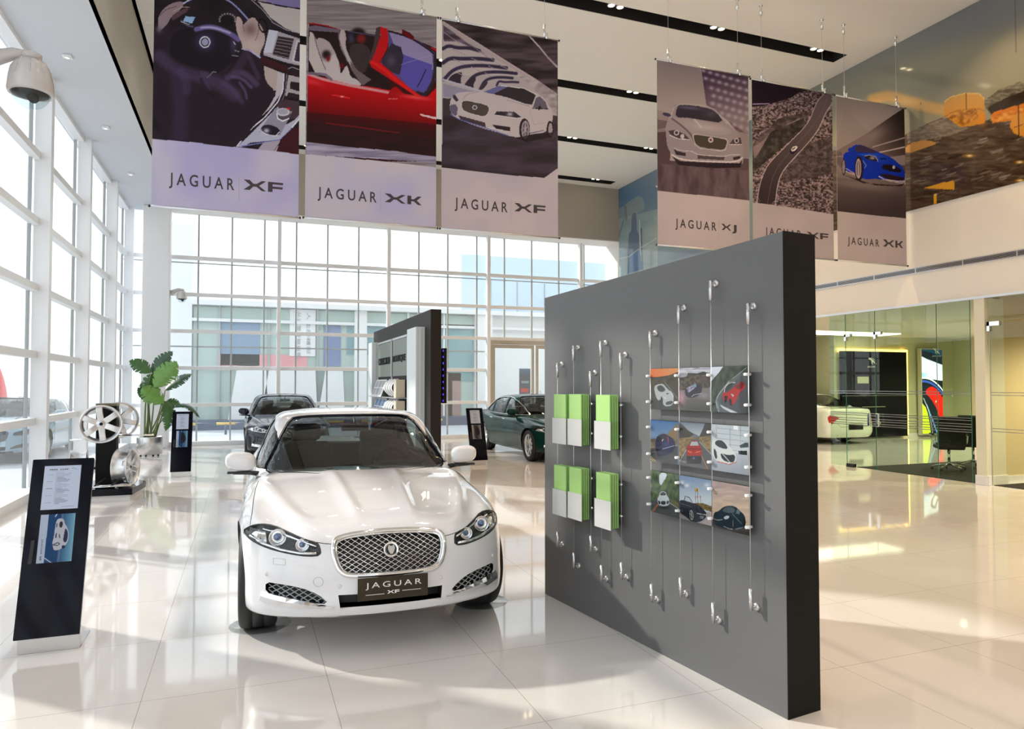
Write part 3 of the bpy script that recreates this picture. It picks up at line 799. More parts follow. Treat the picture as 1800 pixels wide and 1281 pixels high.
def art_cabrio(P):
    Z = zz(530, 0, 4.576)
    W = [(0, -200), (1200, -200), (1200, 700), (0, 700)]
    P.polyn(W, (128, 118, 126), (160, 152, 160), 60, 3.2, 2, 1)
    # far body line
    P.poly(Z([(60, 183), (180, 205), (300, 240), (600, 290), (850, 290), (1060, 380), (1090, 400), (1090, 1300), (40, 1300)]), (60, 14, 18))
    P.line(Z([(60, 188), (190, 206), (300, 240)]), 2.5, (150, 10, 25))
    P.poly(Z([(60, 215), (110, 205), (310, 240), (300, 270), (60, 245)]), (112, 100, 124))
    P.poly(Z([(60, 245), (300, 262), (310, 240), (600, 280), (620, 480), (720, 720), (480, 700), (60, 600)]), (38, 22, 26))
    # seats
    P.poly(Z([(60, 248), (95, 270), (130, 340), (150, 420), (200, 480), (240, 560), (250, 640), (60, 560)]), (196, 188, 190), 1, 1)
    P.poly(Z([(110, 300), (210, 320), (260, 400), (290, 470), (230, 500), (170, 500), (140, 420)]), (178, 166, 170), 1, 1)
    P.line(Z([(100, 275), (130, 400), (190, 560), (250, 640)]), 1.4, (80, 66, 78), 1, 1)
    P.poly(Z([(230, 450), (270, 430), (310, 520), (310, 610), (360, 520), (380, 560), (390, 620), (450, 640), (490, 690), (400, 690), (200, 640), (190, 560)]), (198, 190, 194), 1, 1)
    P.blob(530 + 200 / 4.576, 440 / 4.576, 8, 8, (34, 20, 24), 1, p=4); P.blob(530 + 215 / 4.576, 470 / 4.576, 4, 6, (120, 20, 28), .9, p=4); P.blob(530 + 325 / 4.576, 530 / 4.576, 4, 5, (120, 20, 28), .9)
    P.poly(Z([(310, 238), (345, 240), (360, 300), (350, 370), (390, 470), (440, 560), (500, 610), (500, 640), (420, 600), (380, 500), (330, 420), (300, 340)]), (188, 178, 184), 1, 1)
    P.line(Z([(300, 250), (300, 330), (360, 470), (370, 500)]), 1.6, (110, 98, 104), 1, 1)
    P.poly(Z([(390, 490), (500, 600), (560, 640), (490, 690), (400, 560)]), (112, 96, 104))
    # driver
    P.poly(Z([(380, 380), (430, 350), (520, 360), (560, 420), (540, 520), (500, 600), (440, 560), (390, 470)]), (62, 50, 54), 1, 1)
    P.blob(530 + 455 / 4.576, 268 / 4.576, 13, 10, (26, 16, 18), 1, p=5); P.blob(530 + 480 / 4.576, 310 / 4.576, 8, 9, (128, 30, 32), .95, p=4); P.blob(530 + 400 / 4.576, 310 / 4.576, 5, 9, (70, 90, 130), .6)
    P.line(Z([(370, 250), (560, 285), (600, 290)]), 2, (70, 66, 100))
    # windscreen frame
    P.poly(Z([(690, 240), (830, 280), (960, 340), (1080, 430), (1080, 640), (1000, 770), (930, 750), (780, 650), (625, 520), (700, 400)]), (86, 78, 140))
    P.poly(Z([(700, 250), (830, 285), (950, 345), (1050, 430), (1060, 560), (900, 560), (820, 440), (740, 350)]), (150, 142, 190))
    P.poly(Z([(820, 440), (1050, 520), (1040, 660), (980, 740), (860, 700), (790, 600)]), (92, 84, 176))
    P.poly(Z([(640, 500), (720, 350), (800, 380), (820, 460), (790, 600), (700, 580)]), (52, 44, 62)); P.blob(530 + 720 / 4.576, 490 / 4.576, 8, 9, (90, 84, 104), .8)
    P.line(Z([(700, 250), (860, 295), (1000, 380), (1085, 450)]), 3.5, (44, 30, 38), 1, 1); P.line(Z([(1078, 440), (1075, 620), (1000, 770), (930, 745)]), 6, (46, 36, 44), 1, 1)
    P.line(Z([(800, 520), (1060, 440)]), 1, (170, 164, 205), .7); P.line(Z([(1000, 560), (960, 650), (930, 700)]), 2, (30, 26, 50), .9, 1)
    P.poly(Z([(600, 225), (630, 213), (690, 232), (700, 300), (690, 390), (630, 500), (770, 620), (930, 760), (1010, 790), (960, 800), (560, 540), (550, 500), (600, 380), (640, 280)]), (196, 16, 26))
    P.poly(Z([(600, 225), (632, 214), (632, 290), (600, 400), (560, 500), (545, 520), (540, 480), (580, 360)]), (74, 56, 62))
    P.line(Z([(560, 500), (640, 540), (780, 660), (950, 780)]), 4, (235, 30, 30), .8, 1, 1.5)
    P.poly(Z([(808, 238), (870, 262), (908, 300), (900, 322), (850, 300), (810, 270)]), (110, 10, 20)); P.line(Z([(815, 242), (868, 266), (900, 300)]), 1.5, (60, 20, 30))
    P.poly(Z([(1030, 380), (1090, 388), (1090, 420)]), (190, 20, 50))
    # door side
    side = Z([(50, 600), (200, 630), (400, 680), (560, 700), (710, 725), (850, 760), (1010, 780), (1090, 700), (1090, 1270), (40, 1150)])
    P.grad(side, (640, 150), (205, 6, 16), (628, 235), (70, 8, 14))
    P.grad(Z([(40, 900), (1090, 1000), (1090, 1275), (40, 1150)]), (640, 200), (84, 10, 16), (635, 245), (40, 26, 28))
    P.polyn(Z([(40, 980), (1090, 1060), (1090, 1275), (40, 1150)]), (40, 24, 26), (58, 26, 28), 40, 5, 4, .6)
    P.line(Z([(60, 600), (180, 640), (400, 690), (700, 745)]), 3.2, (215, 165, 175), .9, 0, 1.5)
    P.line(Z([(60, 590), (190, 600), (240, 640)]), 5, (120, 108, 128), .9)
    P.blob(530 + 90 / 4.576, 660 / 4.576, 20, 5, (240, 90, 100), .5, .25)
    P.poly(Z([(690, 790), (700, 740), (740, 700), (770, 700), (830, 760), (770, 790), (720, 800)]), (168, 8, 18), 1, 1); P.line(Z([(700, 795), (770, 795)]), 1.2, (230, 120, 120))
    P.blob(530 + 920 / 4.576, 785 / 4.576, 26, 3.4, (240, 90, 90), .8, .12); P.line(Z([(250, 765), (320, 775), (385, 790)]), 2.2, (240, 40, 45)); P.blob(530 + 325 / 4.576, 778 / 4.576, 3, 1.5, (255, 190, 190), 1)
    P.poly(Z([(950, 915), (1085, 945), (1085, 962), (960, 930)]), (236, 200, 205))
    P.line(Z([(200, 990), (500, 1030), (780, 1068)]), 1.4, (140, 20, 30), .7, 0, 1)
    P.polyn(Z([(40, 1145), (400, 1185), (1090, 1262), (1090, 1310), (40, 1240)]), (130, 122, 150), (176, 168, 196), 50, 2.5, 7)
    P.polyn(Z([(40, 1145), (400, 1185), (760, 1215), (1090, 1275), (1090, 1300), (40, 1245)]), (126, 118, 146), (182, 174, 200), 50, 2.5, 7)
    field(P, Z([(0, 1238), (300, 1262), (1090, 1345), (1090, 2200), (0, 2200)]), (190, 186, 222), (206, 198, 212), 8)

def art_tunnel(P):
    Z = zz(770, 30, 5.823)
    W = [(700, -50), (1100, -50), (1100, 500), (700, 500)]
    P.polyn(W, (44, 34, 38), (92, 78, 88), 60, 9, 11)
    P.poly(Z([(0, 40), (60, 50), (800, 520), (1215, 780), (1215, 1300), (0, 1300)]), (182, 172, 178))
    P.polyn(Z([(50, 80), (300, 260), (640, 480), (900, 640), (60, 330)]), (70, 58, 74), (120, 106, 130), 30, 8, 13)
    P.poly(Z([(50, 250), (200, 250), (420, 350), (700, 490), (900, 620), (700, 600), (50, 600)]), (192, 182, 186))
    # arches
    for k, (x0, yb, xt, yt, xe, ye, w) in enumerate(((50, 325, 200, 318, 420, 345, 4.5), (50, 470, 230, 428, 560, 440, 5), (60, 640, 280, 500, 700, 522, 4.5), (290, 690, 480, 565, 800, 578, 4), (430, 740, 560, 620, 760, 625, 3.2), (600, 700, 680, 668, 820, 668, 2.2))):
        P.line(Z([(x0, yb), ((x0 + xt) / 2 - 20, (yb + yt) / 2 - 30), (xt, yt), ((xt + xe) / 2, yt - 4), (xe, ye)]), w, (44, 36, 66), .92, 2, 1.6)
    P.poly(Z([(105, 640), (140, 590), (230, 560), (250, 580), (230, 640), (240, 690), (110, 655)]), (54, 44, 56), 1, 1)
    P.poly(Z([(280, 700), (300, 645), (380, 600), (390, 640), (360, 690), (370, 740), (290, 715)]), (54, 44, 56), 1, 1)
    P.poly(Z([(415, 750), (430, 700), (500, 650), (510, 680), (460, 740)]), (64, 54, 66), 1, 1)
    for q in ([(60, 160), (250, 290)], [(180, 180), (520, 420)], [(420, 350), (660, 500)], [(140, 320), (290, 390)], [(160, 430), (270, 480)], [(340, 420), (460, 475)], [(340, 510), (420, 548)], [(520, 500), (600, 545)], [(640, 500), (780, 560)], [(480, 570), (530, 600)], [(180, 565), (260, 600)]):
        P.line(Z(q), 1.0, (225, 205, 215), .8); P.line([(a + 1, b + .9) for a, b in Z(q)], .7, (70, 56, 70), .5)
    P.line(Z([(50, 640), (450, 760)]), 3.0, (186, 182, 206)); P.poly(Z([(50, 680), (400, 770), (350, 800), (160, 830), (50, 815)]), (150, 146, 170))
    P.line(Z([(55, 50), (400, 265), (700, 455), (1000, 640), (1215, 790)]), 1.8, (205, 180, 190))
    P.polyn(Z([(830, 590), (1000, 640), (1215, 780), (1215, 1000), (1130, 900), (1000, 760)]), (150, 138, 144), (190, 180, 186), 12, 6, 17)
    P.line(Z([(920, 180), (1040, 310), (1120, 410), (1215, 510)]), 2.4, (205, 188, 198))
    P.line(Z([(1090, 380), (1215, 500)]), 2, (176, 160, 176))
    # road
    P.grad(Z([(45, 830), (200, 850), (1215, 1010), (1215, 1650), (45, 1650)]), (800, 180), (96, 84, 98), (820, 300), (44, 34, 40))
    P.poly(Z([(45, 830), (140, 835), (130, 1000), (230, 1060), (800, 1240), (1215, 1200), (1215, 1600), (45, 1600)]), (66, 54, 62))
    P.polyn(Z([(45, 1000), (1215, 1100), (1215, 1640), (45, 1640)]), (50, 40, 46), (78, 66, 82), 60, 14, 19, .8)
    # the car
    P.poly(Z([(115, 930), (130, 830), (190, 775), (280, 765), (440, 765), (560, 730), (640, 700), (880, 730), (1060, 800), (1130, 900), (1170, 980), (1175, 1060), (1120, 1180), (940, 1200), (820, 1235), (720, 1215), (400, 1120), (220, 1050), (140, 1000)]), (196, 186, 192), 1, 1)
    P.poly(Z([(115, 900), (200, 890), (195, 1030), (120, 970)]), (104, 96, 120), 1, 1)
    P.poly(Z([(460, 765), (640, 700), (900, 735), (1000, 800), (960, 900), (900, 890), (700, 820)]), (52, 44, 52)); P.poly(Z([(460, 765), (640, 705), (700, 722), (560, 790)]), (104, 106, 160))
    P.line(Z([(640, 702), (880, 730), (1010, 795)]), 1.6, (210, 205, 214)); P.poly(Z([(970, 930), (1000, 830), (1040, 810), (1100, 870), (1125, 940)]), (104, 98, 116)); P.line(Z([(965, 935), (1130, 942)]), 1.4, (30, 24, 30))
    P.poly(Z([(1020, 930), (1040, 905), (1060, 925), (1030, 960)]), (40, 30, 36))
    P.poly(Z([(245, 860), (300, 858), (500, 900), (525, 940), (495, 1010), (440, 1015), (270, 965), (240, 920)]), (82, 72, 70), 1, 1)
    P.line(Z([(245, 858), (300, 852), (510, 898), (530, 940), (495, 1018), (430, 1020), (262, 970), (235, 915), (245, 858)]), 1.2, (205, 200, 206), 1)
    P.ell(770 + 375 / 5.823, 30 + 925 / 5.823, 4.4, 3.8, (215, 214, 222), r0=.7)
    P.poly(Z([(575, 1000), (600, 965), (780, 970), (860, 1030), (800, 1040)]), (56, 48, 60)); P.blob(770 + 735 / 5.823, 30 + 995 / 5.823, 5, 3.5, (200, 198, 210), .9); P.line(Z([(590, 1005), (800, 1036), (855, 1030)]), 1.2, (215, 212, 222))
    P.poly(Z([(150, 800), (175, 795), (210, 850), (190, 870), (150, 830)]), (60, 52, 66))
    P.poly(Z([(205, 1005), (480, 1080), (490, 1130), (230, 1050)]), (76, 60, 72)); P.poly(Z([(550, 1100), (740, 1125), (740, 1170), (600, 1150)]), (50, 40, 46)); P.line(Z([(510, 1130), (730, 1175)]), 1.6, (215, 208, 220))
    P.line(Z([(130, 1000), (220, 1050), (500, 1140), (720, 1215)]), 1.6, (96, 108, 190), .8)
    P.line(Z([(250, 850), (290, 790), (420, 765)]), 1.0, (140, 130, 150), .7, 1); P.line(Z([(700, 850), (880, 900), (930, 910)]), 1.2, (150, 138, 150), .6, 1)
    P.ell(770 + 885 / 5.823, 30 + 1155 / 5.823, 9.5, 20, (44, 34, 40)); P.ell(770 + 893 / 5.823, 30 + 1155 / 5.823, 6.8, 16, (168, 158, 170)); P.ell(770 + 893 / 5.823, 30 + 1155 / 5.823, 5, 13, (108, 96, 108)); P.line(Z([(893, 1080), (890, 1230)]), 1, (190, 184, 194)); P.line(Z([(868, 1130), (915, 1180)]), 1, (190, 184, 194)); P.line(Z([(868, 1190), (915, 1120)]), 1, (190, 184, 194))
    P.ell(770 + 1145 / 5.823, 30 + 1150 / 5.823, 6, 15, (44, 34, 40)); P.ell(770 + 1150 / 5.823, 30 + 1150 / 5.823, 3.6, 11, (168, 158, 170))
    P.line(Z([(940, 1190), (1080, 1160)]), 1.6, (110, 104, 140)); P.line(Z([(940, 960), (980, 1100), (1100, 1080)]), .8, (140, 130, 144), .5)
    P.poly(Z([(800, 1240), (900, 1280), (1160, 1230), (1170, 1180), (940, 1205)]), (40, 30, 36), .8)
    Z2 = zz(600, 0, 3)
    field(P, Z2([(500, 880), (900, 925), (1070, 938), (1150, 880), (1160, 2000), (500, 2000)]), (190, 182, 196), (204, 192, 200), 12)

def art_front(P):
    Z = zz(1140, 90, 5.821)
    W = [(1000, 0), (1500, 0), (1500, 600), (1000, 600)]
    P.grad(W, (1160, 110), (150, 138, 144), (1200, 210), (170, 158, 162))
    P.poly(Z([(535, 160), (1020, 240), (1020, 860), (900, 820), (800, 700), (700, 600), (590, 550)]), (92, 72, 90))
    P.grad(Z([(535, 160), (1020, 240), (1020, 860), (590, 550)]), (1260, 120), (66, 46, 72), (1270, 210), (130, 116, 126))
    k = 0
    for row in range(8):
        for c in range(7):
            x = 560 + c * 70 + row * 6 + (row % 2) * 18; y = 200 + row * 82 + c * 20 - (row * 3)
            if x < 560 + row * 14: continue
            P.blob(1140 + x / 5.821, 90 + y / 5.821, 4.5, 3.0 + row * .2, (198, 188, 214), .85 - row * .045, .25)
    P.grad(Z([(85, 600), (220, 640), (180, 760), (180, 1100), (80, 1300), (85, 820)]), (1156, 200), (150, 136, 142), (1158, 300), (96, 78, 86))
    P.poly(Z([(90, 700), (200, 715), (190, 780), (90, 800)]), (104, 84, 94), .8)
    P.grad(Z([(85, 830), (220, 820), (220, 1120), (960, 1150), (1020, 860), (1040, 2000), (60, 2000)]), (1220, 260), (84, 66, 74), (1230, 340), (98, 80, 88))
    P.poly(Z([(900, 820), (1020, 850), (1030, 1100), (960, 1100)]), (146, 134, 140))
    # car
    P.poly(Z([(170, 760), (230, 650), (270, 540), (320, 535), (560, 560), (680, 600), (790, 730), (930, 850), (968, 950), (965, 1090), (930, 1135), (600, 1125), (330, 1110), (240, 1060), (190, 980), (180, 880)]), (152, 142, 154), 1, 1)
    P.poly(Z([(270, 680), (290, 570), (330, 545), (560, 570), (680, 610), (780, 740), (520, 700), (400, 680)]), (50, 44, 60), 1, 1); P.blob(1140 + 420 / 5.821, 90 + 580 / 5.821, 22, 3, (110, 104, 140), .7, .1); P.blob(1140 + 640 / 5.821, 90 + 640 / 5.821, 12, 7, (84, 80, 94), .7)
    P.line(Z([(225, 680), (270, 545), (420, 540), (600, 565), (690, 605), (800, 745)]), 1.2, (190, 182, 192), .9, 1)
    P.poly(Z([(230, 680), (400, 690), (760, 750), (850, 830), (810, 860), (460, 850), (360, 770)]), (160, 150, 160)); P.blob(1140 + 600 / 5.821, 90 + 780 / 5.821, 30, 6, (190, 182, 190), .6, .1)
    P.line(Z([(240, 690), (350, 770), (440, 860), (470, 930)]), 2, (92, 80, 92), .8, 1, 1); P.line(Z([(470, 700), (540, 780)]), 2, (200, 194, 202), .7, 0, 1)
    P.poly(Z([(140, 640), (160, 625), (220, 640), (235, 665), (200, 672), (150, 655)]), (60, 54, 90), 1, 1)
    P.poly(Z([(200, 815), (270, 805), (370, 850), (420, 900), (300, 900), (220, 850)]), (72, 60, 72)); P.ell(1140 + 285 / 5.821, 90 + 835 / 5.821, 4.6, 4.6, (196, 192, 204)); P.ell(1140 + 285 / 5.821, 90 + 835 / 5.821, 3, 3, (70, 64, 80)); P.ell(1140 + 345 / 5.821, 90 + 870 / 5.821, 3.6, 3.6, (196, 192, 204)); P.line(Z([(215, 860), (300, 895), (415, 905)]), 1.3, (226, 220, 228))
    P.poly(Z([(820, 960), (860, 905), (940, 880), (955, 950)]), (84, 70, 82)); P.ell(1140 + 900 / 5.821, 90 + 915 / 5.821, 4.2, 4.4, (190, 186, 198)); P.ell(1140 + 900 / 5.821, 90 + 915 / 5.821, 2.6, 2.8, (60, 50, 64)); P.line(Z([(825, 955), (950, 955)]), 1.2, (215, 208, 216))
    P.poly(Z([(455, 870), (480, 850), (790, 900), (805, 930), (780, 1000), (740, 1010), (540, 985), (480, 950)]), (74, 66, 62), 1, 1); P.line(Z([(450, 860), (480, 848), (795, 898), (810, 930), (785, 1008), (740, 1020), (530, 995), (475, 955), (450, 860)]), 1.3, (200, 192, 198), 1)
    P.ell(1140 + 635 / 5.821, 90 + 908 / 5.821, 4.3, 4.6, (214, 208, 214)); P.ell(1140 + 635 / 5.821, 90 + 908 / 5.821, 2.6, 2.8, (120, 84, 90))
    P.poly(Z([(255, 1000), (300, 1025), (380, 1040), (380, 1075), (280, 1060)]), (56, 44, 54)); P.line(Z([(260, 990), (330, 1020), (440, 1020), (500, 1060), (790, 1080), (820, 1060), (940, 1060)]), 1.2, (206, 200, 208), .9, 1)
    P.poly(Z([(500, 1065), (780, 1085), (770, 1115), (500, 1100)]), (82, 70, 78)); P.poly(Z([(860, 1085), (940, 1070), (935, 1100), (870, 1115)]), (56, 44, 54))
    P.line(Z([(240, 1060), (330, 1110), (600, 1130), (900, 1135), (960, 1090)]), 2.0, (222, 214, 226), 1, 1); P.poly(Z([(240, 1075), (330, 1125), (600, 1145), (930, 1145), (960, 1110), (940, 1190), (600, 1200), (300, 1160)]), (38, 28, 40), .9)
    P.polyn(Z([(80, 1150), (1020, 1220), (1050, 1800), (80, 1800)]), (78, 62, 70), (120, 102, 110), 9, 30, 23, .7)
    Z2 = zz(1200, 0, 3)
    field(P, [(1100, 335), (1158, 335.5), (1240, 344), (1322, 352.5), (1322, 600), (1100, 600)], (188, 178, 184), (200, 188, 194), 14)

def art_road(P):
    Z = zz(1310, 130, 5.124)
    W = [(1200, 50), (1600, 50), (1600, 700), (1200, 700)]
    P.polyn(W, (36, 27, 31), (176, 156, 164), 2.8, 2.2, 31, 1, 0, 4)
    P.polyn(Z([(300, 400), (600, 330), (400, 560), (180, 760), (60, 900), (60, 640)]), (60, 52, 54), (120, 106, 112), 9, 7, 33, .9)
    P.poly(Z([(70, 660), (330, 480), (480, 400), (500, 420), (300, 560), (80, 760)]), (156, 138, 144), .75)
    P.polyn(Z([(230, 520), (520, 400), (560, 460), (380, 620), (200, 780), (80, 880), (80, 780)]), (46, 42, 42), (84, 78, 78), 7, 6, 35)
    P.polyn(Z([(520, 640), (780, 560), (780, 900), (350, 980), (330, 900)]), (58, 50, 54), (104, 92, 98), 5, 4, 36, .8)
    P.poly(Z([(40, 20), (60, 25), (600, 115), (660, 130), (480, 170), (420, 210), (330, 240), (200, 280), (40, 300)]), (32, 20, 36))
    P.line(Z([(70, 272), (215, 268)]), 1.8, (170, 150, 200))
    road = Z([(700, 190), (760, 175), (775, 180), (775, 270), (720, 350), (660, 490), (580, 600), (470, 720), (340, 860), (290, 980), (270, 1180), (110, 1160), (130, 1000), (190, 850), (250, 770), (400, 620), (560, 460), (610, 330), (650, 240)])
    P.poly(road, (84, 72, 78), 1, 1)
    P.grad(smooth_poly(road, 1), (1440, 180), (112, 98, 106), (1350, 350), (52, 42, 48), .8)
    P.line(Z([(700, 190), (650, 240), (612, 330), (560, 455), (400, 615), (250, 765), (180, 850), (125, 1000), (105, 1160)]), 1.4, (190, 174, 182), .9, 2)
    P.line(Z([(775, 275), (720, 355), (665, 495), (580, 605), (470, 725), (340, 865), (292, 980), (268, 1180)]), 1.6, (196, 182, 190), .9, 2)
    P.line(Z([(740, 200), (700, 330), (600, 480), (440, 660), (250, 880), (200, 1160)]), .7, (130, 116, 124), .7, 2)
    P.poly(Z([(400, 690), (420, 665), (455, 648), (475, 660), (465, 690), (430, 722), (405, 718)]), (30, 24, 60)); P.poly(Z([(410, 680), (430, 655), (460, 648), (472, 660), (450, 690), (420, 700)]), (226, 220, 226)); P.line(Z([(425, 680), (445, 665)]), 2, (60, 50, 60))
    field(P, [(1300, 356), (1328, 356), (1398, 366), (1466, 377), (1500, 378), (1500, 700), (1300, 700)], (184, 174, 182), (196, 184, 192), 15)

def art_blue(P):
    Z = zz(1460, 150, 5.125)
    W = [(1400, 50), (1700, 50), (1700, 700), (1400, 700)]
    P.grad(W, (1470, 170), (150, 140, 142), (1520, 250), (172, 162, 166))
    P.poly(Z([(130, 180), (250, 330), (330, 420), (60, 590), (40, 600)]), (150, 140, 142), .5)
    P.grad(Z([(50, 590), (330, 430), (560, 270), (680, 190), (690, 800), (50, 700)]), (1510, 245), (132, 118, 122), (1580, 200), (44, 34, 36))
    P.blob(1460 + 380 / 5.125, 150 + 450 / 5.125, 26, 12, (150, 138, 140), .8, -.5)
    P.line(Z([(380, 555), (690, 465)]), 2.2, (176, 160, 166)); P.line(Z([(440, 605), (690, 550)]), 2.4, (196, 180, 188)); P.poly(Z([(500, 650), (690, 625), (690, 720), (640, 720)]), (150, 138, 146))
    P.poly(Z([(50, 600), (100, 600), (110, 800), (50, 800)]), (112, 98, 104)); P.line(Z([(50, 640), (110, 640)]), 1.5, (160, 150, 156))
    P.grad(Z([(55, 700), (120, 780), (690, 900), (700, 720), (710, 1200), (60, 1140)]), (1530, 300), (140, 126, 128), (1530, 372), (52, 42, 46))
    P.poly(Z([(60, 830), (700, 930), (705, 1210), (75, 1140)]), (84, 72, 76), .5); P.blob(1460 + 300 / 5.125, 150 + 900 / 5.125, 60, 8, (150, 138, 138), .6, .12)
    P.poly(Z([(105, 800), (290, 880), (600, 900), (670, 880), (690, 860), (640, 910), (400, 900)]), (34, 26, 34), .9)
    P.poly(Z([(108, 660), (120, 610), (170, 595), (205, 535), (280, 535), (360, 570), (440, 605), (560, 655), (650, 740), (672, 800), (665, 865), (610, 875), (430, 840), (290, 850), (230, 800), (130, 770), (110, 720)]), (16, 52, 190), 1, 1)
    P.poly(Z([(215, 600), (225, 545), (290, 540), (370, 575), (440, 610), (300, 605)]), (60, 50, 84), 1, 1); P.poly(Z([(150, 575), (180, 555), (210, 570), (205, 600), (165, 600)]), (20, 60, 180), 1, 1)
    P.grad(Z([(240, 620), (420, 610), (560, 660), (600, 700), (440, 700), (320, 640)]), (1520, 270), (40, 96, 230), (1560, 290), (16, 54, 190), .9)
    P.poly(Z([(300, 640), (340, 628), (400, 640), (430, 685), (380, 680), (320, 665)]), (30, 26, 40), 1, 1); P.line(Z([(305, 638), (345, 628), (405, 642), (425, 682)]), .9, (190, 190, 210)); P.blob(1460 + 375 / 5.125, 150 + 655 / 5.125, 5, 2.6, (190, 190, 205), .9)
    P.poly(Z([(455, 735), (480, 710), (560, 715), (640, 760), (635, 785), (560, 780), (480, 760)]), (30, 22, 40), 1, 1); P.ell(1460 + 568 / 5.125, 150 + 738 / 5.125, 2.2, 3, (200, 200, 214))
    P.poly(Z([(430, 800), (520, 800), (660, 830), (660, 862), (520, 850)]), (44, 28, 40)); P.line(Z([(435, 820), (480, 845), (600, 865), (662, 862)]), 1.6, (206, 196, 206)); P.poly(Z([(440, 655), (500, 655), (500, 668), (450, 668)]), (10, 24, 90)); P.line(Z([(140, 750), (225, 800)]), 1.2, (180, 180, 210)); P.poly(Z([(160, 780), (225, 795), (225, 812), (165, 800)]), (180, 150, 150))
    P.line(Z([(290, 680), (320, 720), (305, 745)]), 1.6, (120, 160, 230), .8)
    P.ell(1460 + 255 / 5.125, 150 + 750 / 5.125, 7.6, 22, (40, 30, 44)); P.ell(1460 + 250 / 5.125, 150 + 750 / 5.125, 5, 17.5, (182, 168, 178)); P.ell(1460 + 250 / 5.125, 150 + 750 / 5.125, 3.6, 14, (120, 106, 116)); P.line(Z([(250, 670), (250, 830)]), 1, (206, 196, 204))
    P.ell(1460 + 118 / 5.125, 150 + 735 / 5.125, 3.6, 15, (56, 44, 56)); P.ell(1460 + 116 / 5.125, 150 + 735 / 5.125, 2.2, 12, (150, 136, 146))
    field(P, [(1400, 365), (1474, 371.5), (1530, 378), (1598, 384.5), (1700, 390), (1700, 700), (1400, 700)], (184, 172, 180), (196, 184, 190), 16)

YBN = 9.65
def px_on_y(px, py, Y):
    """world point on the vertical plane y = Y seen at a photograph pixel (used to size the prints)"""
    fw = Vector((math.sin(YAW) * math.cos(PITCH), math.cos(YAW) * math.cos(PITCH), math.sin(PITCH)))
    r = Vector((math.cos(YAW), -math.sin(YAW), 0)); u = r.cross(fw)
    d = fw + r * ((px - 900) / 1240.0) + u * ((640.5 - py) / 1240.0)
    return Vector((0, 0, CAM_H)) + d * (Y / d.y)
def pix_of(P):
    fw = Vector((math.sin(YAW) * math.cos(PITCH), math.cos(YAW) * math.cos(PITCH), math.sin(PITCH)))
    r = Vector((math.cos(YAW), -math.sin(YAW), 0)); u = r.cross(fw)
    v = Vector(P) - Vector((0, 0, CAM_H))
    return (900 + 1240 * v.dot(r) / v.dot(fw), 640.5 - 1240 * v.dot(u) / v.dot(fw))

def banner(label, x0, x1, z0, z1, art, word, tj, tm, ny=300):
    """hanging banner; tj = (x0,z0,x1,z1) of the name lettering, tm the same for the model letters"""
    b = thing('hanging_banner', label, 'banner', (x0, YBN, z0), 0, 'hanging car banners')
    w, h = x1 - x0, z1 - z0
    Mf = frame((0, 0, 0), (1, 0, 0), (0, 0, 1), (0, -1, 0))
    cs = [pix_of((x0, YBN, z0)), pix_of((x1, YBN, z0)), pix_of((x1, YBN, z1)), pix_of((x0, YBN, z1))]
    nx = int(ny * w / h)
    me = print_mesh('fabric', Mf, w, h, nx, ny, cs, art)
    link('fabric', me, M_['print_fabric'], b)
    for zz_ in (0.0, h):
        t = MB(); t.tube([(-.02, -.002, zz_), (w + .02, -.002, zz_)], .013, 10); rl = t.build('rail', M_['alu'], b)
        for xx in (-.024, w + .024):
            t = MB(); t.tube([(xx - .008, -.002, zz_), (xx + .008, -.002, zz_)], .017, 10); t.build('rail_cap', M_['black'], rl)
    for xx in (w * .12, w * .88):
        t = MB(); t.tube([(xx, -.002, h + .05), (xx, -.002, 8.2 - z0 - .04)], .0028, 6); t.build('cable', M_['alu'], b)
        t = MB(); t.tube([(xx, -.002, h + .01), (xx, -.002, h + .20)], .018, 12); t.tube([(xx + .02, -.03, h - .03), (xx + .02, -.03, h + .06)], .022, 12); t.build('cable_clip', M_['chrome'], b)
        t = MB(); t.tube([(xx, -.002, 8.2 - z0 - .18), (xx, -.002, 8.2 - z0 - .001)], .022, 12); t.tube([(xx, -.002, 8.2 - z0 - .02), (xx, -.002, 8.2 - z0 - .001)], .035, 16); t.build('ceiling_anchor', M_['chrome'], b)
    t = MB()
    Mt = frame((tj[0] - x0, -.0032, tj[1] - z0), (1, 0, 0), (0, 0, 1), (0, -1, 0))
    fit_text(t, 'JAGUAR', Mt, tj[2] - tj[0], tj[3] - tj[1], 1.5, .0015, 0, .012)
    t.build('lettering', M_['ink'], b)
    t = MB(); model_letters(t, word, frame((tm[0] - x0, -.0032, tm[1] - z0), (1, 0, 0), (0, 0, 1), (0, -1, 0)), tm[2] - tm[0], tm[3] - tm[1], .0015)
    t.build('model_lettering', M_['ink'], b)
    xm = (tj[2] + tm[0]) / 2 - x0
    t = MB(); t.box(xm - .003, xm + .003, -.0045, -.0035, tj[1] - z0 - .08, tj[3] - z0 + .05); t.build('divider_line', M_['ink_thin'], b)
    return b

def lp(px0, py0, px1, py1):
    """lettering box from two photograph points on the banner plane: lower left, upper right"""
    a = px_on_y(px0, py0, YBN); b = px_on_y(px1, py1, YBN)
    return (a.x, a.z, b.x, b.z)

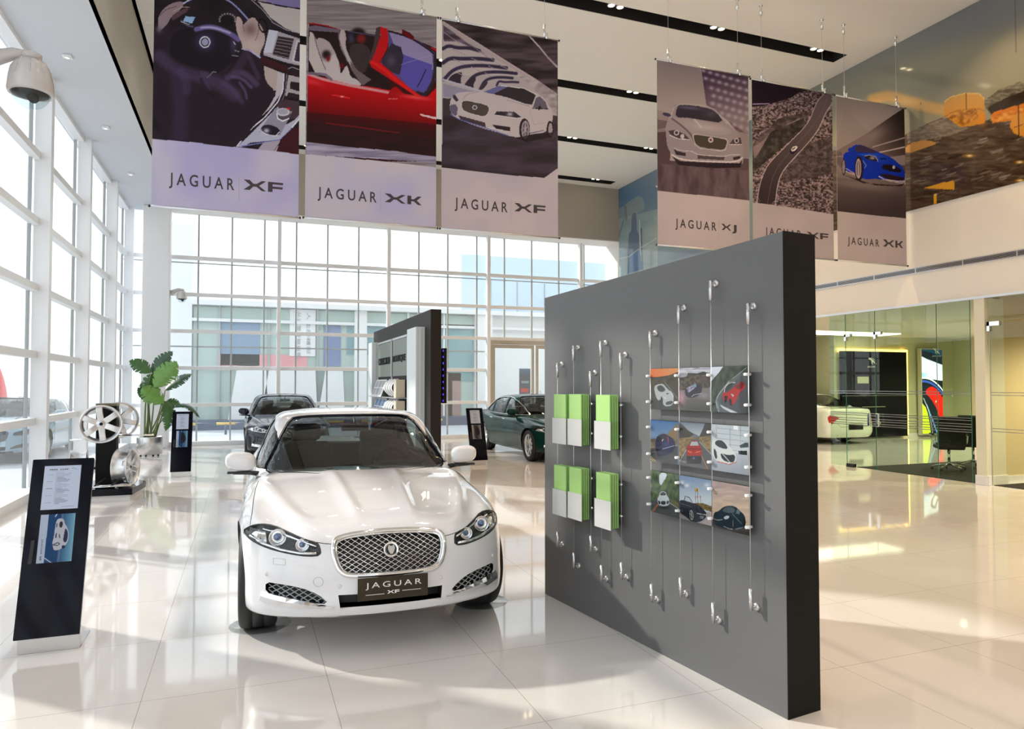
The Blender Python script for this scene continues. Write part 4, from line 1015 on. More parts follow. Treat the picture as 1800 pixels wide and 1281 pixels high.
ZB0, ZB1 = 3.93, 6.985
banner('hanging banner printed with a driver gripping a steering wheel', -1.098, 0.640, 3.881, 6.909, art_wheel, 'XF', lp(297, 331, 412, 314), lp(428, 333, 498, 322), 420)
banner('hanging banner printed with a red open-top car', 0.724, 2.506, 3.891, 6.909, art_cabrio, 'XK', lp(558, 353, 662, 338), lp(676, 355, 741, 346), 400)
banner('hanging banner printed with a white saloon leaving a tunnel', 2.585, 4.397, 3.891, 6.909, art_tunnel, 'XF', lp(799, 371, 892, 356), lp(904, 371, 959, 362), 380)
banner('hanging banner printed with a silver saloon seen head-on', 6.144, 7.946, 3.910, 6.909, art_front, 'XJ', lp(1187, 404, 1259, 391), lp(1268, 404, 1298, 396), 340)
banner('hanging banner printed with a winding mountain road', 8.015, 9.778, 3.896, 6.879, art_road, 'XF', lp(1345, 417, 1408, 405), lp(1418, 418, 1456, 411), 330)
banner('hanging banner printed with a bright blue coupe', 9.87, 11.535, 3.896, 6.869, art_blue, 'XK', lp(1490, 433, 1545, 421), lp(1552, 433, 1587, 424), 320)

def art_mural(P):
    Z = zz(1580, 0, 3.373); L = zz(1040, 300, 6.405); B = zz(1200, 0, 3)
    W = [(900, -3000), (5000, -3000), (5000, 3000), (900, 3000)]
    P.grad(W, (1078, 400), (120, 148, 166), (1480, 300), (150, 160, 152))
    P.grad([(1330, -900), (5000, -900), (5000, 900), (1330, 900)], (1600, 40), (128, 132, 136), (1640, 200), (160, 158, 136), .9)
    P.blob(1100, 345, 40, 26, (84, 130, 176), .9); P.blob(1150, 330, 40, 22, (124, 146, 172), .7); P.blob(1720, 40, 90, 22, (128, 134, 142), .6, -.4); P.blob(1660, 110, 140, 26, (166, 162, 134), .6, -.3)
    P.poly(L([(250, 260), (480, 140), (560, 160), (560, 330), (380, 400), (250, 450)]), (106, 140, 170), .35, 1)
    P.poly(L([(370, 390), (430, 350), (560, 260), (620, 420), (520, 480), (400, 560), (385, 520)]), (150, 166, 166), .8, 1)
    P.poly(L([(250, 450), (370, 400), (390, 560), (250, 780), (240, 900)]), (158, 168, 172), .6)
    P.polyn(L([(245, 560), (750, 430), (750, 1100), (100, 1300)]), (160, 180, 178), (176, 194, 188), 20, 14, 61, .6)
    P.poly(L([(455, 540), (460, 500), (490, 462), (512, 500), (515, 680), (540, 710), (545, 880), (580, 1110), (410, 1160), (420, 960), (420, 710), (455, 680)]), (106, 122, 148), .95, 1)
    P.poly(L([(435, 950), (545, 880), (580, 1110), (410, 1160)]), (86, 120, 166), .9)
    P.line(L([(545, 560), (555, 880), (580, 1100)]), 2, (200, 212, 212), .9); P.line(L([(565, 650), (570, 900), (580, 1110)]), 3, (98, 118, 130), .9); P.line(L([(440, 950), (545, 880)]), 1, (60, 76, 100))
    P.line(L([(250, 1000), (420, 970), (540, 880), (740, 760)]), 1.6, (190, 205, 202), .8); P.line(L([(370, 540), (300, 780), (255, 960)]), 2.4, (122, 142, 152), .8); P.line(L([(540, 480), (700, 425), (750, 390)]), 1.6, (128, 148, 156), .8)
    P.poly(L([(370, 400), (400, 400), (410, 560), (385, 560)]), (116, 136, 140), .7)
    P.blob(1210, 446, 30, 6, (108, 124, 150), .9, -.25)
    # strip of the mural seen between the banners
    P.poly([(1460, 260), (1478, 255), (1478, 320), (1460, 335)], (130, 140, 142), .8); P.poly([(1458, 282), (1474, 282), (1474, 301), (1458, 301)], (232, 150, 30)); P.poly([(1455, 330), (1482, 325), (1482, 405), (1455, 410)], (70, 66, 54))
    # rocks
    rock = Z([(-420, 900), (-60, 850), (50, 795), (160, 740), (260, 700), (330, 700), (430, 750), (560, 700), (742, 520), (1200, 300), (3000, 300), (3000, 1500), (-420, 1500)])
    P.polyn(rock, (50, 38, 32), (128, 118, 106), 16, 3.2, 41, 1, 0, 5)
    P.polyn(rock, (40, 30, 26), (150, 142, 130), 22, 2.6, 42, .45, 0, 5)
    P.grad(rock, (1600, 230), (120, 100, 80), (1640, 350), (60, 34, 14), .42)
    P.polyn(Z([(50, 795), (160, 740), (270, 700), (420, 760), (330, 800), (60, 850)]), (120, 112, 104), (172, 164, 150), 8, 2, 44, .8)
    P.poly(Z([(520, 640), (600, 590), (742, 520), (1200, 320), (3000, 300), (3000, 620), (742, 640), (560, 690)]), (50, 38, 28), .92)
    P.polyn(Z([(510, 600), (600, 530), (742, 480), (1200, 250), (1200, 330), (742, 540), (600, 600), (520, 650)]), (84, 78, 70), (150, 146, 128), 9, 2.5, 45, .9)
    # glowing buildings
    P.line(Z([(-150, 590), (-60, 565), (20, 590), (140, 625), (280, 655)]), 12, (222, 178, 112), .85, 2, 7)
    rn = random.Random(5)
    for k in range(150):
        x, y = rn.uniform(1590, 1860), rn.uniform(205, 350)
        l = rn.uniform(5, 22); c_ = rn.choice(((176, 168, 156), (130, 120, 108), (30, 22, 18), (150, 140, 128)))
        if y > 262 - (x - 1590) * .30 + (22 if x < 1640 else 0): P.line([(x, y), (x + l * .5, y - l * .12), (x + l, y - l * .30)], rn.uniform(.6, 1.8), c_, rn.uniform(.35, .75), 0, 1)
    pass; P.blob(1600, 178, 26, 8, (240, 204, 140), .6, .1)
    P.grad(Z([(275, 600), (310, 575), (400, 553), (480, 556), (510, 580), (512, 730), (450, 745), (370, 755), (330, 725), (278, 690)]), (0, 165), (210, 166, 92), (0, 222), (224, 152, 50), 1)
    P.line(Z([(275, 605), (310, 577), (400, 553), (480, 556), (510, 585)]), 1.4, (240, 204, 130)); P.line(Z([(278, 690), (350, 655), (480, 645), (510, 660)]), 1.2, (150, 98, 40)); P.line(Z([(405, 555), (405, 650)]), .9, (120, 86, 44))
    P.polyn(Z([(290, 700), (360, 660), (470, 650), (475, 700), (380, 750), (330, 720)]), (140, 84, 30), (236, 170, 70), 6, 4, 46, .8)
    P.blob(1728, 208, 6, 11, (240, 152, 40), .95)
    P.poly(Z([(548, 690), (570, 665), (742, 615), (1200, 520), (1200, 640), (742, 690), (680, 715), (560, 730)]), (234, 136, 32), .95)
    P.polyn(Z([(550, 690), (742, 640), (742, 680), (560, 728)]), (200, 100, 20), (250, 190, 90), 8, 4, 47, .8)
    P.poly(Z([(668, 700), (700, 680), (742, 668), (1000, 600), (1000, 760), (742, 812), (690, 790), (668, 760)]), (228, 158, 60)); P.line(Z([(713, 630), (715, 815)]), 2, (50, 30, 16)); P.line(Z([(668, 760), (742, 740)]), 1, (120, 76, 30))
    P.poly(Z([(40, 870), (100, 840), (180, 830), (240, 850), (160, 880), (50, 915)]), (220, 164, 92), .95, 1)
    P.poly(Z([(145, 1115), (330, 1068), (335, 1125), (180, 1118)]), (234, 172, 46)); P.poly(Z([(210, 1155), (228, 1155), (228, 1208), (212, 1208)]), (244, 180, 40)); P.blob(1646, 342, 3, 1.4, (255, 240, 190), 1)
    for x, y in ((424, 924), (722, 962), (724, 1070)):
        P.blob(1580 + x / 3.373, y / 3.373, 8, 2.6, (226, 158, 40), .9); P.blob(1580 + x / 3.373, y / 3.373, 4, 1.4, (255, 250, 225), 1)
    for q in ([(133, 600), (135, 620)], [(694, 0), (706, 480)]): P.line(Z(q), .9, (104, 106, 96), .8)

MY0, MY1 = 20.58, 4.3
mc = [pix_of((XR, MY0, 4.93)), pix_of((XR, MY1, 4.93)), pix_of((XR, MY1, ZC - .004)), pix_of((XR, MY0, ZC - .004))]
t = print_mesh('wall_mural', frame((XR - .001, MY0, 4.93), (0, -1, 0), (0, 0, 1), (-1, 0, 0)), MY0 - MY1, ZC - .004 - 4.93, 900, 220, mc, art_mural, .02)
M_['print_mural'] = printed('glossy_mural', 0.08, 0, .5)
o = link('wall_mural', t, M_['print_mural']); tag(o, 'glossy landscape mural with glowing drum buildings covering the upper right wall', 'mural')
# ------------------------------------------------------------------ cars
def smax(a, b, k):
    h = np.maximum(k - np.abs(a - b), 0.0) / k
    return np.maximum(a, b) + h * h * k * 0.25

def sstep(a, b, x):
    t = np.clip((x - a) / (b - a), 0, 1)
    return t * t * (3 - 2 * t)

def ip(x, xs, ys):
    """smooth interpolation through points (Catmull-Rom by fine sampling)"""
    xs = np.array(xs, float); ys = np.array(ys, float)
    m = np.gradient(ys, xs)
    x = np.clip(x, xs[0], xs[-1])
    i = np.clip(np.searchsorted(xs, x) - 1, 0, len(xs) - 2)
    h = xs[i + 1] - xs[i]; t = (x - xs[i]) / h
    return ((2 * t**3 - 3 * t**2 + 1) * ys[i] + (t**3 - 2 * t**2 + t) * h * m[i] + (-2 * t**3 + 3 * t**2) * ys[i + 1] + (t**3 - t**2) * h * m[i + 1])

class Shape:
    L = 4.96; W = 0.9385; axF = 0.87; axR = 3.78; tyre = 0.343
    long = 0.0       # extra length in the cabin
    def F(s, x, z):
        ax = np.minimum(np.abs(x) / 0.95, 0.9995)
        plan = 1.0 * (1 - (1 - ax**2.55) ** (1 / 2.55))
        lean = ip(z, [0.0, 0.17, 0.22, 0.30, 0.42, 0.55, 0.66, 0.78, 0.9, 1.2], [0.16, 0.06, 0.02, 0.0, 0.012, 0.028, 0.06, 0.14, 0.34, 1.2])
        # pointed centre below the grille corners, pulled-in cheeks
        return plan + lean
    def R(s, x, z):
        ax = np.minimum(np.abs(x) / 0.955, 0.9995)
        plan = 0.55 * (1 - (1 - ax**2.7) ** (1 / 2.7))
        lean = ip(z, [0.0, 0.2, 0.3, 0.5, 0.7, 0.85, 1.0, 1.3], [0.25, 0.10, 0.02, 0.0, 0.03, 0.05, 0.03, 0.03])
        return s.L - plan - lean
    def Wd(s, y, z):
        w = s.W + 0.0 * y
        w = w + ip(z, [0.0, 0.18, 0.3, 0.45, 0.62, 0.72, 0.85, 0.97, 1.2], [-0.08, -0.055, -0.025, -0.008, 0.0, -0.004, -0.02, -0.05, -0.12])
        w = w + 0.02 * (np.exp(-((y - s.axF) / 0.45) ** 2) + np.exp(-((y - s.axR) / 0.5) ** 2)) * np.exp(-((z - 0.5) / 0.3) ** 2) - 0.012
        w = w - 0.06 * sstep(s.L - 1.2, s.L, y)
        return w
    def H(s, x, y):
        ax = np.abs(x)
        c = ip(y, [0.0, 0.08, 0.2, 0.4, 0.7, 1.05, 1.45, 1.9, 3.2, 4.1, 4.6, 4.9, 5.3],
               [0.70, 0.755, 0.802, 0.842, 0.892, 0.945, 0.985, 0.985, 1.0, 1.04, 1.05, 1.02, 1.0])
        # fall towards the fenders
        k = ip(y, [0, 0.3, 0.7, 1.1, 1.5, 2.0, 4.0, 5.3], [0.085, 0.10, 0.085, 0.06, 0.05, 0.05, 0.06, 0.05])
        h = c - k * (ax / 0.9) ** 2.4
        hood = 1 - sstep(1.35, 1.6, y)
        # two creases converging on the grille
        xr = ip(y, [0.0, 0.4, 1.45], [0.17, 0.20, 0.27])
        d = ax - xr
        h = h + hood * sstep(0.1, 0.5, y) * (-0.018 * sstep(-0.03, 0.035, d) + 0.016 * np.exp(-((d - 0.0) / 0.05) ** 2) * sstep(-.08, .0, d + .03))
        # fender crown
        xf = ip(y, [0.1, 0.5, 1.45], [0.42, 0.56, 0.78])
        h = h + hood * (0.016 * np.exp(-((ax - xf) / 0.05) ** 2) - 0.012 * np.exp(-((ax - xf - .10) / 0.07) ** 2)) * sstep(0.05, 0.3, y)
        return h
    def f(s, P):
        x, y, z = P[:, 0], P[:, 1], P[:, 2]
        a = (np.abs(x) - s.Wd(y, z))
        b = (z - s.H(x, y)) * 0.97
        c = (s.F(x, z) - y) * 0.8
        d = (y - s.R(x, z))
        e = 0.185 + 0.065 * (1 - sstep(0.0, 0.9, y)) - z
        g = smax(a, b, 0.16)
        g = smax(g, c, 0.13)
        g = smax(g, d, 0.10)
        g = smax(g, e, 0.05)
        return g
    # greenhouse
    cowl = 1.40; roofF = 2.05
    def G(s, P, off=0.0):
        x, y, z = P[:, 0], P[:, 1], P[:, 2]
        lo = s.long
        ax2 = (x / 0.75) ** 2
        zw = ip(y - 0.30 * ax2, [1.2, 1.42, 1.7, 2.0, 2.25, 2.6], [0.80, 0.965, 1.155, 1.335, 1.43, 1.50])
        zr = 1.462 - 0.035 * ((y - 2.7) / 0.9) ** 2 - 0.045 * (x / 0.6) ** 2
        yr = y - lo + 0.16 * ax2
        zb = ip(yr, [2.9, 3.3, 3.6, 4.0, 4.35, 4.6], [1.56, 1.445, 1.355, 1.20, 1.06, 0.90])
        a = (z - zw) * 0.8
        b = z - zr
        c = (z - zb) * 0.92
        wid = ip(y, [1.2, 1.7, 2.5, 3.3, 3.9, 4.5], [0.80, 0.835, 0.855, 0.845, 0.80, 0.72])
        d = (np.abs(x) - (wid - 0.36 * (z - 0.93) - 0.10 * np.maximum(z - 0.93, 0) ** 2)) * 0.93
        g = smax(a, b, 0.06)
        g = smax(g, c, 0.08)
        g = smax(g, d, 0.09)
        g = smax(g, 0.86 - z, 0.02)
        return g + off

def radial_mesh(f, lo, hi, c0, c1, step):
    """closed quad mesh: box grid points projected along rays from a core segment on to f=0"""
    lo = np.array(lo, float); hi = np.array(hi, float)
    n = np.maximum(2, np.round((hi - lo) / step).astype(int))
    idx = {}; V = []; Q = []
    def vid(i, j, k):
        key = (i, j, k)
        if key not in idx:
            idx[key] = len(V)
            V.append([lo[0] + (hi[0] - lo[0]) * i / n[0], lo[1] + (hi[1] - lo[1]) * j / n[1], lo[2] + (hi[2] - lo[2]) * k / n[2]])
        return idx[key]
    for j in range(n[1]):
        for k in range(n[2]):
            Q.append((vid(0, j, k), vid(0, j, k + 1), vid(0, j + 1, k + 1), vid(0, j + 1, k)))
            Q.append((vid(n[0], j, k), vid(n[0], j + 1, k), vid(n[0], j + 1, k + 1), vid(n[0], j, k + 1)))
    for i in range(n[0]):
        for k in range(n[2]):
            Q.append((vid(i, 0, k), vid(i + 1, 0, k), vid(i + 1, 0, k + 1), vid(i, 0, k + 1)))
            Q.append((vid(i, n[1], k), vid(i, n[1], k + 1), vid(i + 1, n[1], k + 1), vid(i + 1, n[1], k)))
    for i in range(n[0]):
        for j in range(n[1]):
            Q.append((vid(i, j, 0), vid(i, j + 1, 0), vid(i + 1, j + 1, 0), vid(i + 1, j, 0)))
            Q.append((vid(i, j, n[2]), vid(i + 1, j, n[2]), vid(i + 1, j + 1, n[2]), vid(i, j + 1, n[2])))
    P = np.array(V)
    core = np.stack([P[:, 0] * 0.35, np.clip(P[:, 1], c0[1], c1[1]), np.full(len(P), c0[2])], 1)
    core[:, 0] = np.clip(core[:, 0], c0[0], c1[0])
    D = P - core
    a = np.zeros(len(P)); b = np.full(len(P), 1.35)
    for _ in range(26):
        m = (a + b) / 2
        inside = f(core + D * m[:, None]) < 0
        a = np.where(inside, m, a); b = np.where(inside, b, m)
    R = core + D * ((a + b) / 2)[:, None]
    return R, Q

def mesh_np(name, V, Q, smooth=True):
    me = bpy.data.meshes.new(name)
    me.from_pydata([tuple(p) for p in V], [], Q)
    me.polygons.foreach_set('use_smooth', [smooth] * len(me.polygons))
    me.update()
    return me

def bvh_of(me):
    return BVHTree.FromPolygons([v.co[:] for v in me.vertices], [p.vertices[:] for p in me.polygons])

def boolean(me, cutters, mats_of_cut):
    """subtract closed meshes from me; each cutter brings its own material slot index"""
    o = bpy.data.objects.new('tmp_body', me); C.objects.link(o)
    tmp = []
    for cm in cutters:
        c = bpy.data.objects.new('tmp_cut', cm); C.objects.link(c); tmp.append(c)
        md = o.modifiers.new('b', 'BOOLEAN'); md.operation = 'DIFFERENCE'; md.solver = 'EXACT'
        md.object = c; md.material_mode = 'INDEX'
    dg = bpy.context.evaluated_depsgraph_get(); dg.update()
    r = bpy.data.meshes.new_from_object(o.evaluated_get(dg))
    for c in tmp: bpy.data.objects.remove(c)
    bpy.data.objects.remove(o)
    return r

def cut_mat(me, f, tol=0.006):
    c = np.zeros(len(me.polygons) * 3); me.polygons.foreach_get('center', c); c = c.reshape(-1, 3)
    off = np.abs(f(c)) > tol
    me.polygons.foreach_set('material_index', off.astype(np.int32))
    me.polygons.foreach_set('use_smooth', ~off)
    me.set_sharp_from_angle(angle=math.radians(38))
    me.update()

def closed_cut(V, F, mi):
    me = bpy.data.meshes.new('cut')
    me.from_pydata([tuple(v) for v in V], [], F)
    bm = bmesh.new(); bm.from_mesh(me); bmesh.ops.recalc_face_normals(bm, faces=bm.faces)
    for f in bm.faces: f.material_index = mi
    bm.to_mesh(me); bm.free()
    for k in range(4): me.materials.append(M_['black'])
    return me

def hit(bvh, ax, a, b, off=0.0):
    d, o = AX[ax]
    loc, n, i, dist = bvh.ray_cast(o(a, b), d)
    if loc is None:
        q = o(a, b) + d * 2.2
        loc, n, i, dist = bvh.find_nearest(q)
        if loc is None: return None
    if n.dot(d) > 0: n = -n
    return loc + n * off

def patch(bvh, poly, ax, off=0.002, step=0.03, depth=0.004):
    """sheet lying on the surface inside a 2-D outline seen along ax, with a folded-back rim"""
    poly = dense(poly, step)
    xs = [p[0] for p in poly]; ys = [p[1] for p in poly]
    gx, gy = np.meshgrid(np.arange(min(xs) + step / 2, max(xs), step), np.arange(min(ys) + step / 2, max(ys), step))
    gx = gx.ravel(); gy = gy.ravel()
    ok = inpoly(gx, gy, poly)
    pa = np.array(poly)
    inner = []
    for a, b in zip(gx[ok], gy[ok]):
        if np.min((pa[:, 0] - a) ** 2 + (pa[:, 1] - b) ** 2) > (step * 0.35) ** 2: inner.append((a, b))
    n = len(poly)
    vs = [Vector(p) for p in poly] + [Vector(p) for p in inner]
    r = delaunay_2d_cdt(vs, [], [list(range(n))], 1, 1e-6)
    V = []
    for v in r[0]:
        q = hit(bvh, ax, v.x, v.y, off)
        V.append(q)
    F = [tuple(f) for f in r[2]]
    if ax in ('x', 'ry'): F = [f[::-1] for f in F]
    # rim
    cnt = {}
    for f in F:
        for i in range(len(f)):
            e = (f[i], f[(i + 1) % len(f)]); cnt[e] = 1
    rim = [e for e in cnt if (e[1], e[0]) not in cnt]
    d = AX[ax][0]
    ring = {}
    mb = MB(); mb.add(V, F, 0, True)
    V2 = []
    for e in rim:
        for i in e:
            if i not in ring:
                ring[i] = len(V) + len(V2); V2.append(V[i] + d * (depth + off))
    mb.v += [tuple(p) for p in V2]
    for a, b in rim:
        mb.f.append((a, b, ring[b], ring[a])); mb.m.append(0); mb.s.append(False)
    return mb

def strip(bvh, line, ax, w=0.004, off=0.0012, mb=None, step=0.02, closed=False):
    """narrow band following a line on the surface"""
    pts = dense(line, step, closed)
    if closed: pts.append(pts[0])
    mb = mb or MB()
    P = [hit(bvh, ax, a, b, off) for a, b in pts]
    d = AX[ax][0]
    V = []
    for i, p in enumerate(P):
        t = (P[min(i + 1, len(P) - 1)] - P[max(i - 1, 0)])
        if t.length < 1e-6: t = Vector((0, 0, 1))
        s = t.normalized().cross(d)
        if s.length < 1e-4: s = Vector((0, 0, 1)).cross(t)
        s.normalize()
        V += [p - s * w / 2, p + s * w / 2]
    F = [(2 * i, 2 * i + 1, 2 * i + 3, 2 * i + 2) for i in range(len(P) - 1)]
    return mb.add(V, F, 0, True)

def rail(bvh, line, ax, r=0.008, off=0.004, mb=None, step=0.02, closed=False, n=8, smoothing=0):
    pts = dense(line, step, closed)
    if closed: pts.append(pts[0])
    mb = mb or MB()
    P = [hit(bvh, ax, a, b, off) for a, b in pts]
    P = [p for i, p in enumerate(P) if i == 0 or (p - P[i - 1]).length > 1e-4]
    return mb.tube(P, r, n, cap=not closed)

def mirror(p): return [(-a, b) for a, b in p][::-1]

def front_cut(bvh, poly, depth, mi):
    """closed cutter following the surface, seen from the front"""
    poly = dense(poly, 0.03)
    n = len(poly)
    V = []
    for a, b in poly: V.append((a, -1.0, b))
    for a, b in poly:
        q = hit(bvh, 'y', a, b); V.append((a, q.y + depth, b))
    F = [tuple(range(n)), tuple(range(n, 2 * n))[::-1]] + [(i, (i + 1) % n, n + (i + 1) % n, n + i) for i in range(n)]
    # triangulate the back cap, it is not flat
    r = delaunay_2d_cdt([Vector(p) for p in poly], [], [list(range(n))], 1, 1e-6)
    if len(r[0]) == n:
        F = [tuple(range(n))] + [tuple(n + i for i in f) for f in r[2]] + F[2:]
    return closed_cut(V, F, mi)

def flat_cut(poly, ax, a0, a1, mi):
    n = len(poly)
    if ax == 'x': V = [(a0, p[0], p[1]) for p in poly] + [(a1, p[0], p[1]) for p in poly]
    elif ax == 'y': V = [(p[0], a0, p[1]) for p in poly] + [(p[0], a1, p[1]) for p in poly]
    else: V = [(p[0], p[1], a0) for p in poly] + [(p[0], p[1], a1) for p in poly]
    F = [tuple(range(n)), tuple(range(n, 2 * n))[::-1]] + [(i, (i + 1) % n, n + (i + 1) % n, n + i) for i in range(n)]
    return closed_cut(V, F, mi)

def circle(cx, cy, r, n=40):
    return [(cx + r * math.cos(2 * math.pi * i / n), cy + r * math.sin(2 * math.pi * i / n)) for i in range(n)]

def rim_mesh(R=0.245, W=0.20, spokes=5, style='double', mi=0):
    """alloy wheel, axis +z is the outer face; returns MB (barrel, spokes, hub)"""
    mb = MB()
    h = W / 2
    prof = [(R, h), (R + 0.006, h - 0.008), (R - 0.004, h - 0.02), (R - 0.022, h - 0.045), (R - 0.03, 0), (R - 0.028, -h + 0.03), (R, -h + 0.01), (R, -h), (R - 0.012, -h),
            (R - 0.045, -h + 0.04), (R - 0.045, h - 0.06), (R - 0.02, h - 0.012), (R - 0.012, h)]
    mb.lathe(prof, 56, close=True, mi=mi)
    # hub
    mb.lathe([(0.0, h - 0.035), (0.032, h - 0.035), (0.036, h - 0.042), (0.062, h - 0.045), (0.072, h - 0.055), (0.075, h - 0.10), (0.0, h - 0.10)], 28, mi=mi)
    for k in range(spokes):
        a0 = 2 * math.pi * k / spokes + math.pi / 2
        if style == 'double':
            arms = [(-0.11, 0.016), (0.11, 0.016)]
        else:
            arms = [(0.0, 0.034 if spokes > 6 else 0.044)]
        for (da, w) in arms:
            N = 7
            vs = []; fs = []
            for i in range(N):
                t = i / (N - 1)
                r = 0.05 + (R - 0.065) * t
                aa = a0 + da * (0.35 + 0.65 * t) * 1.7 if style == 'double' else a0
                ww = w * (1.05 - 0.15 * t) if style == 'double' else w * (1.0 - 0.08 * math.sin(math.pi * t))
                zz = h - 0.05 + 0.022 * math.sin(math.pi * t * 0.9) + 0.012 * t
                c = Vector((math.cos(aa) * r, math.sin(aa) * r, zz)); s = Vector((-math.sin(aa), math.cos(aa), 0)) * ww
                dn = Vector((0, 0, -0.035))
                vs += [c - s - Vector((0, 0, .006)), c - s * 0.75, c + s * 0.75, c + s - Vector((0, 0, .006)), c + s * 0.8 + dn, c - s * 0.8 + dn]
            for i in range(N - 1):
                for j in range(6):
                    j2 = (j + 1) % 6
                    fs.append((i * 6 + j, i * 6 + j2, (i + 1) * 6 + j2, (i + 1) * 6 + j))
            mb.add(vs, fs, mi, False)
        # lug nut
        aL = a0 + math.pi / spokes
        mb.tube([(0.055 * math.cos(aL), 0.055 * math.sin(aL), h - 0.06), (0.055 * math.cos(aL), 0.055 * math.sin(aL), h - 0.04)], 0.008, 6, mi=mi)
    return mb

def tyre_mesh(R=0.343, Ri=0.243, W=0.245):
    mb = MB(); h = W / 2
    prof = [(Ri, h - 0.02), (Ri + 0.01, h - 0.004), (Ri + 0.04, h + 0.004), (R - 0.03, h), (R - 0.010, h - 0.012), (R, h - 0.035),
            (R, 0.042), (R - .006, 0.04), (R - .006, 0.032), (R, 0.03), (R, -0.03), (R - .006, -0.032), (R - .006, -0.04), (R, -0.042),
            (R, -h + 0.035), (R - 0.010, -h + 0.012), (R - 0.03, -h), (Ri + 0.04, -h - 0.004), (Ri, -h + 0.02)]
    mb.lathe(prof, 64, close=True)
    return mb

CAR_CACHE = {}
def add_wheel(car, x, y, side, R, rimmat, spokes, style, steer=0.0):
    w = link('wheel', CAR_CACHE.setdefault(('tyre', R), tyre_mesh(R, R - 0.1).mesh('tyre')), M_['rubber'], car)
    w.location = (x, y, R); w.rotation_euler = (0, math.radians(90) * side, steer)
    r = link('rim', CAR_CACHE.setdefault(('rim', R, spokes, style, rimmat.name), rim_mesh(R - 0.098, 0.215, spokes, style).mesh('rim')), rimmat, w)
    d = MB(); d.lathe([(0.0, -0.02), (0.16, -0.02), (0.16, -0.045), (0.0, -0.045)], 40)
    dk = link('brake_disc', CAR_CACHE.setdefault(('disc',), d.mesh('disc')), M_['steel'], w)
    return w

def shield(mb, M, r, mi=0):
    """round badge with a growler-like relief"""
    pr = [(0.0, 0.0), (r * 0.70, 0.0), (r * 0.74, 0.004), (r * 0.80, 0.002), (r * 0.86, 0.006), (r * 0.97, 0.006), (r, 0.0)]
    mb.lathe(pr, 36, M, mi)
    return mb

def paint_mat(name, col, rough=0.18, metal=0.0, coat=1.0, spec=.5):
    return mat(name, col, rough, metal=metal, coat=coat, spec=spec, noise=0.0, nscale=3)

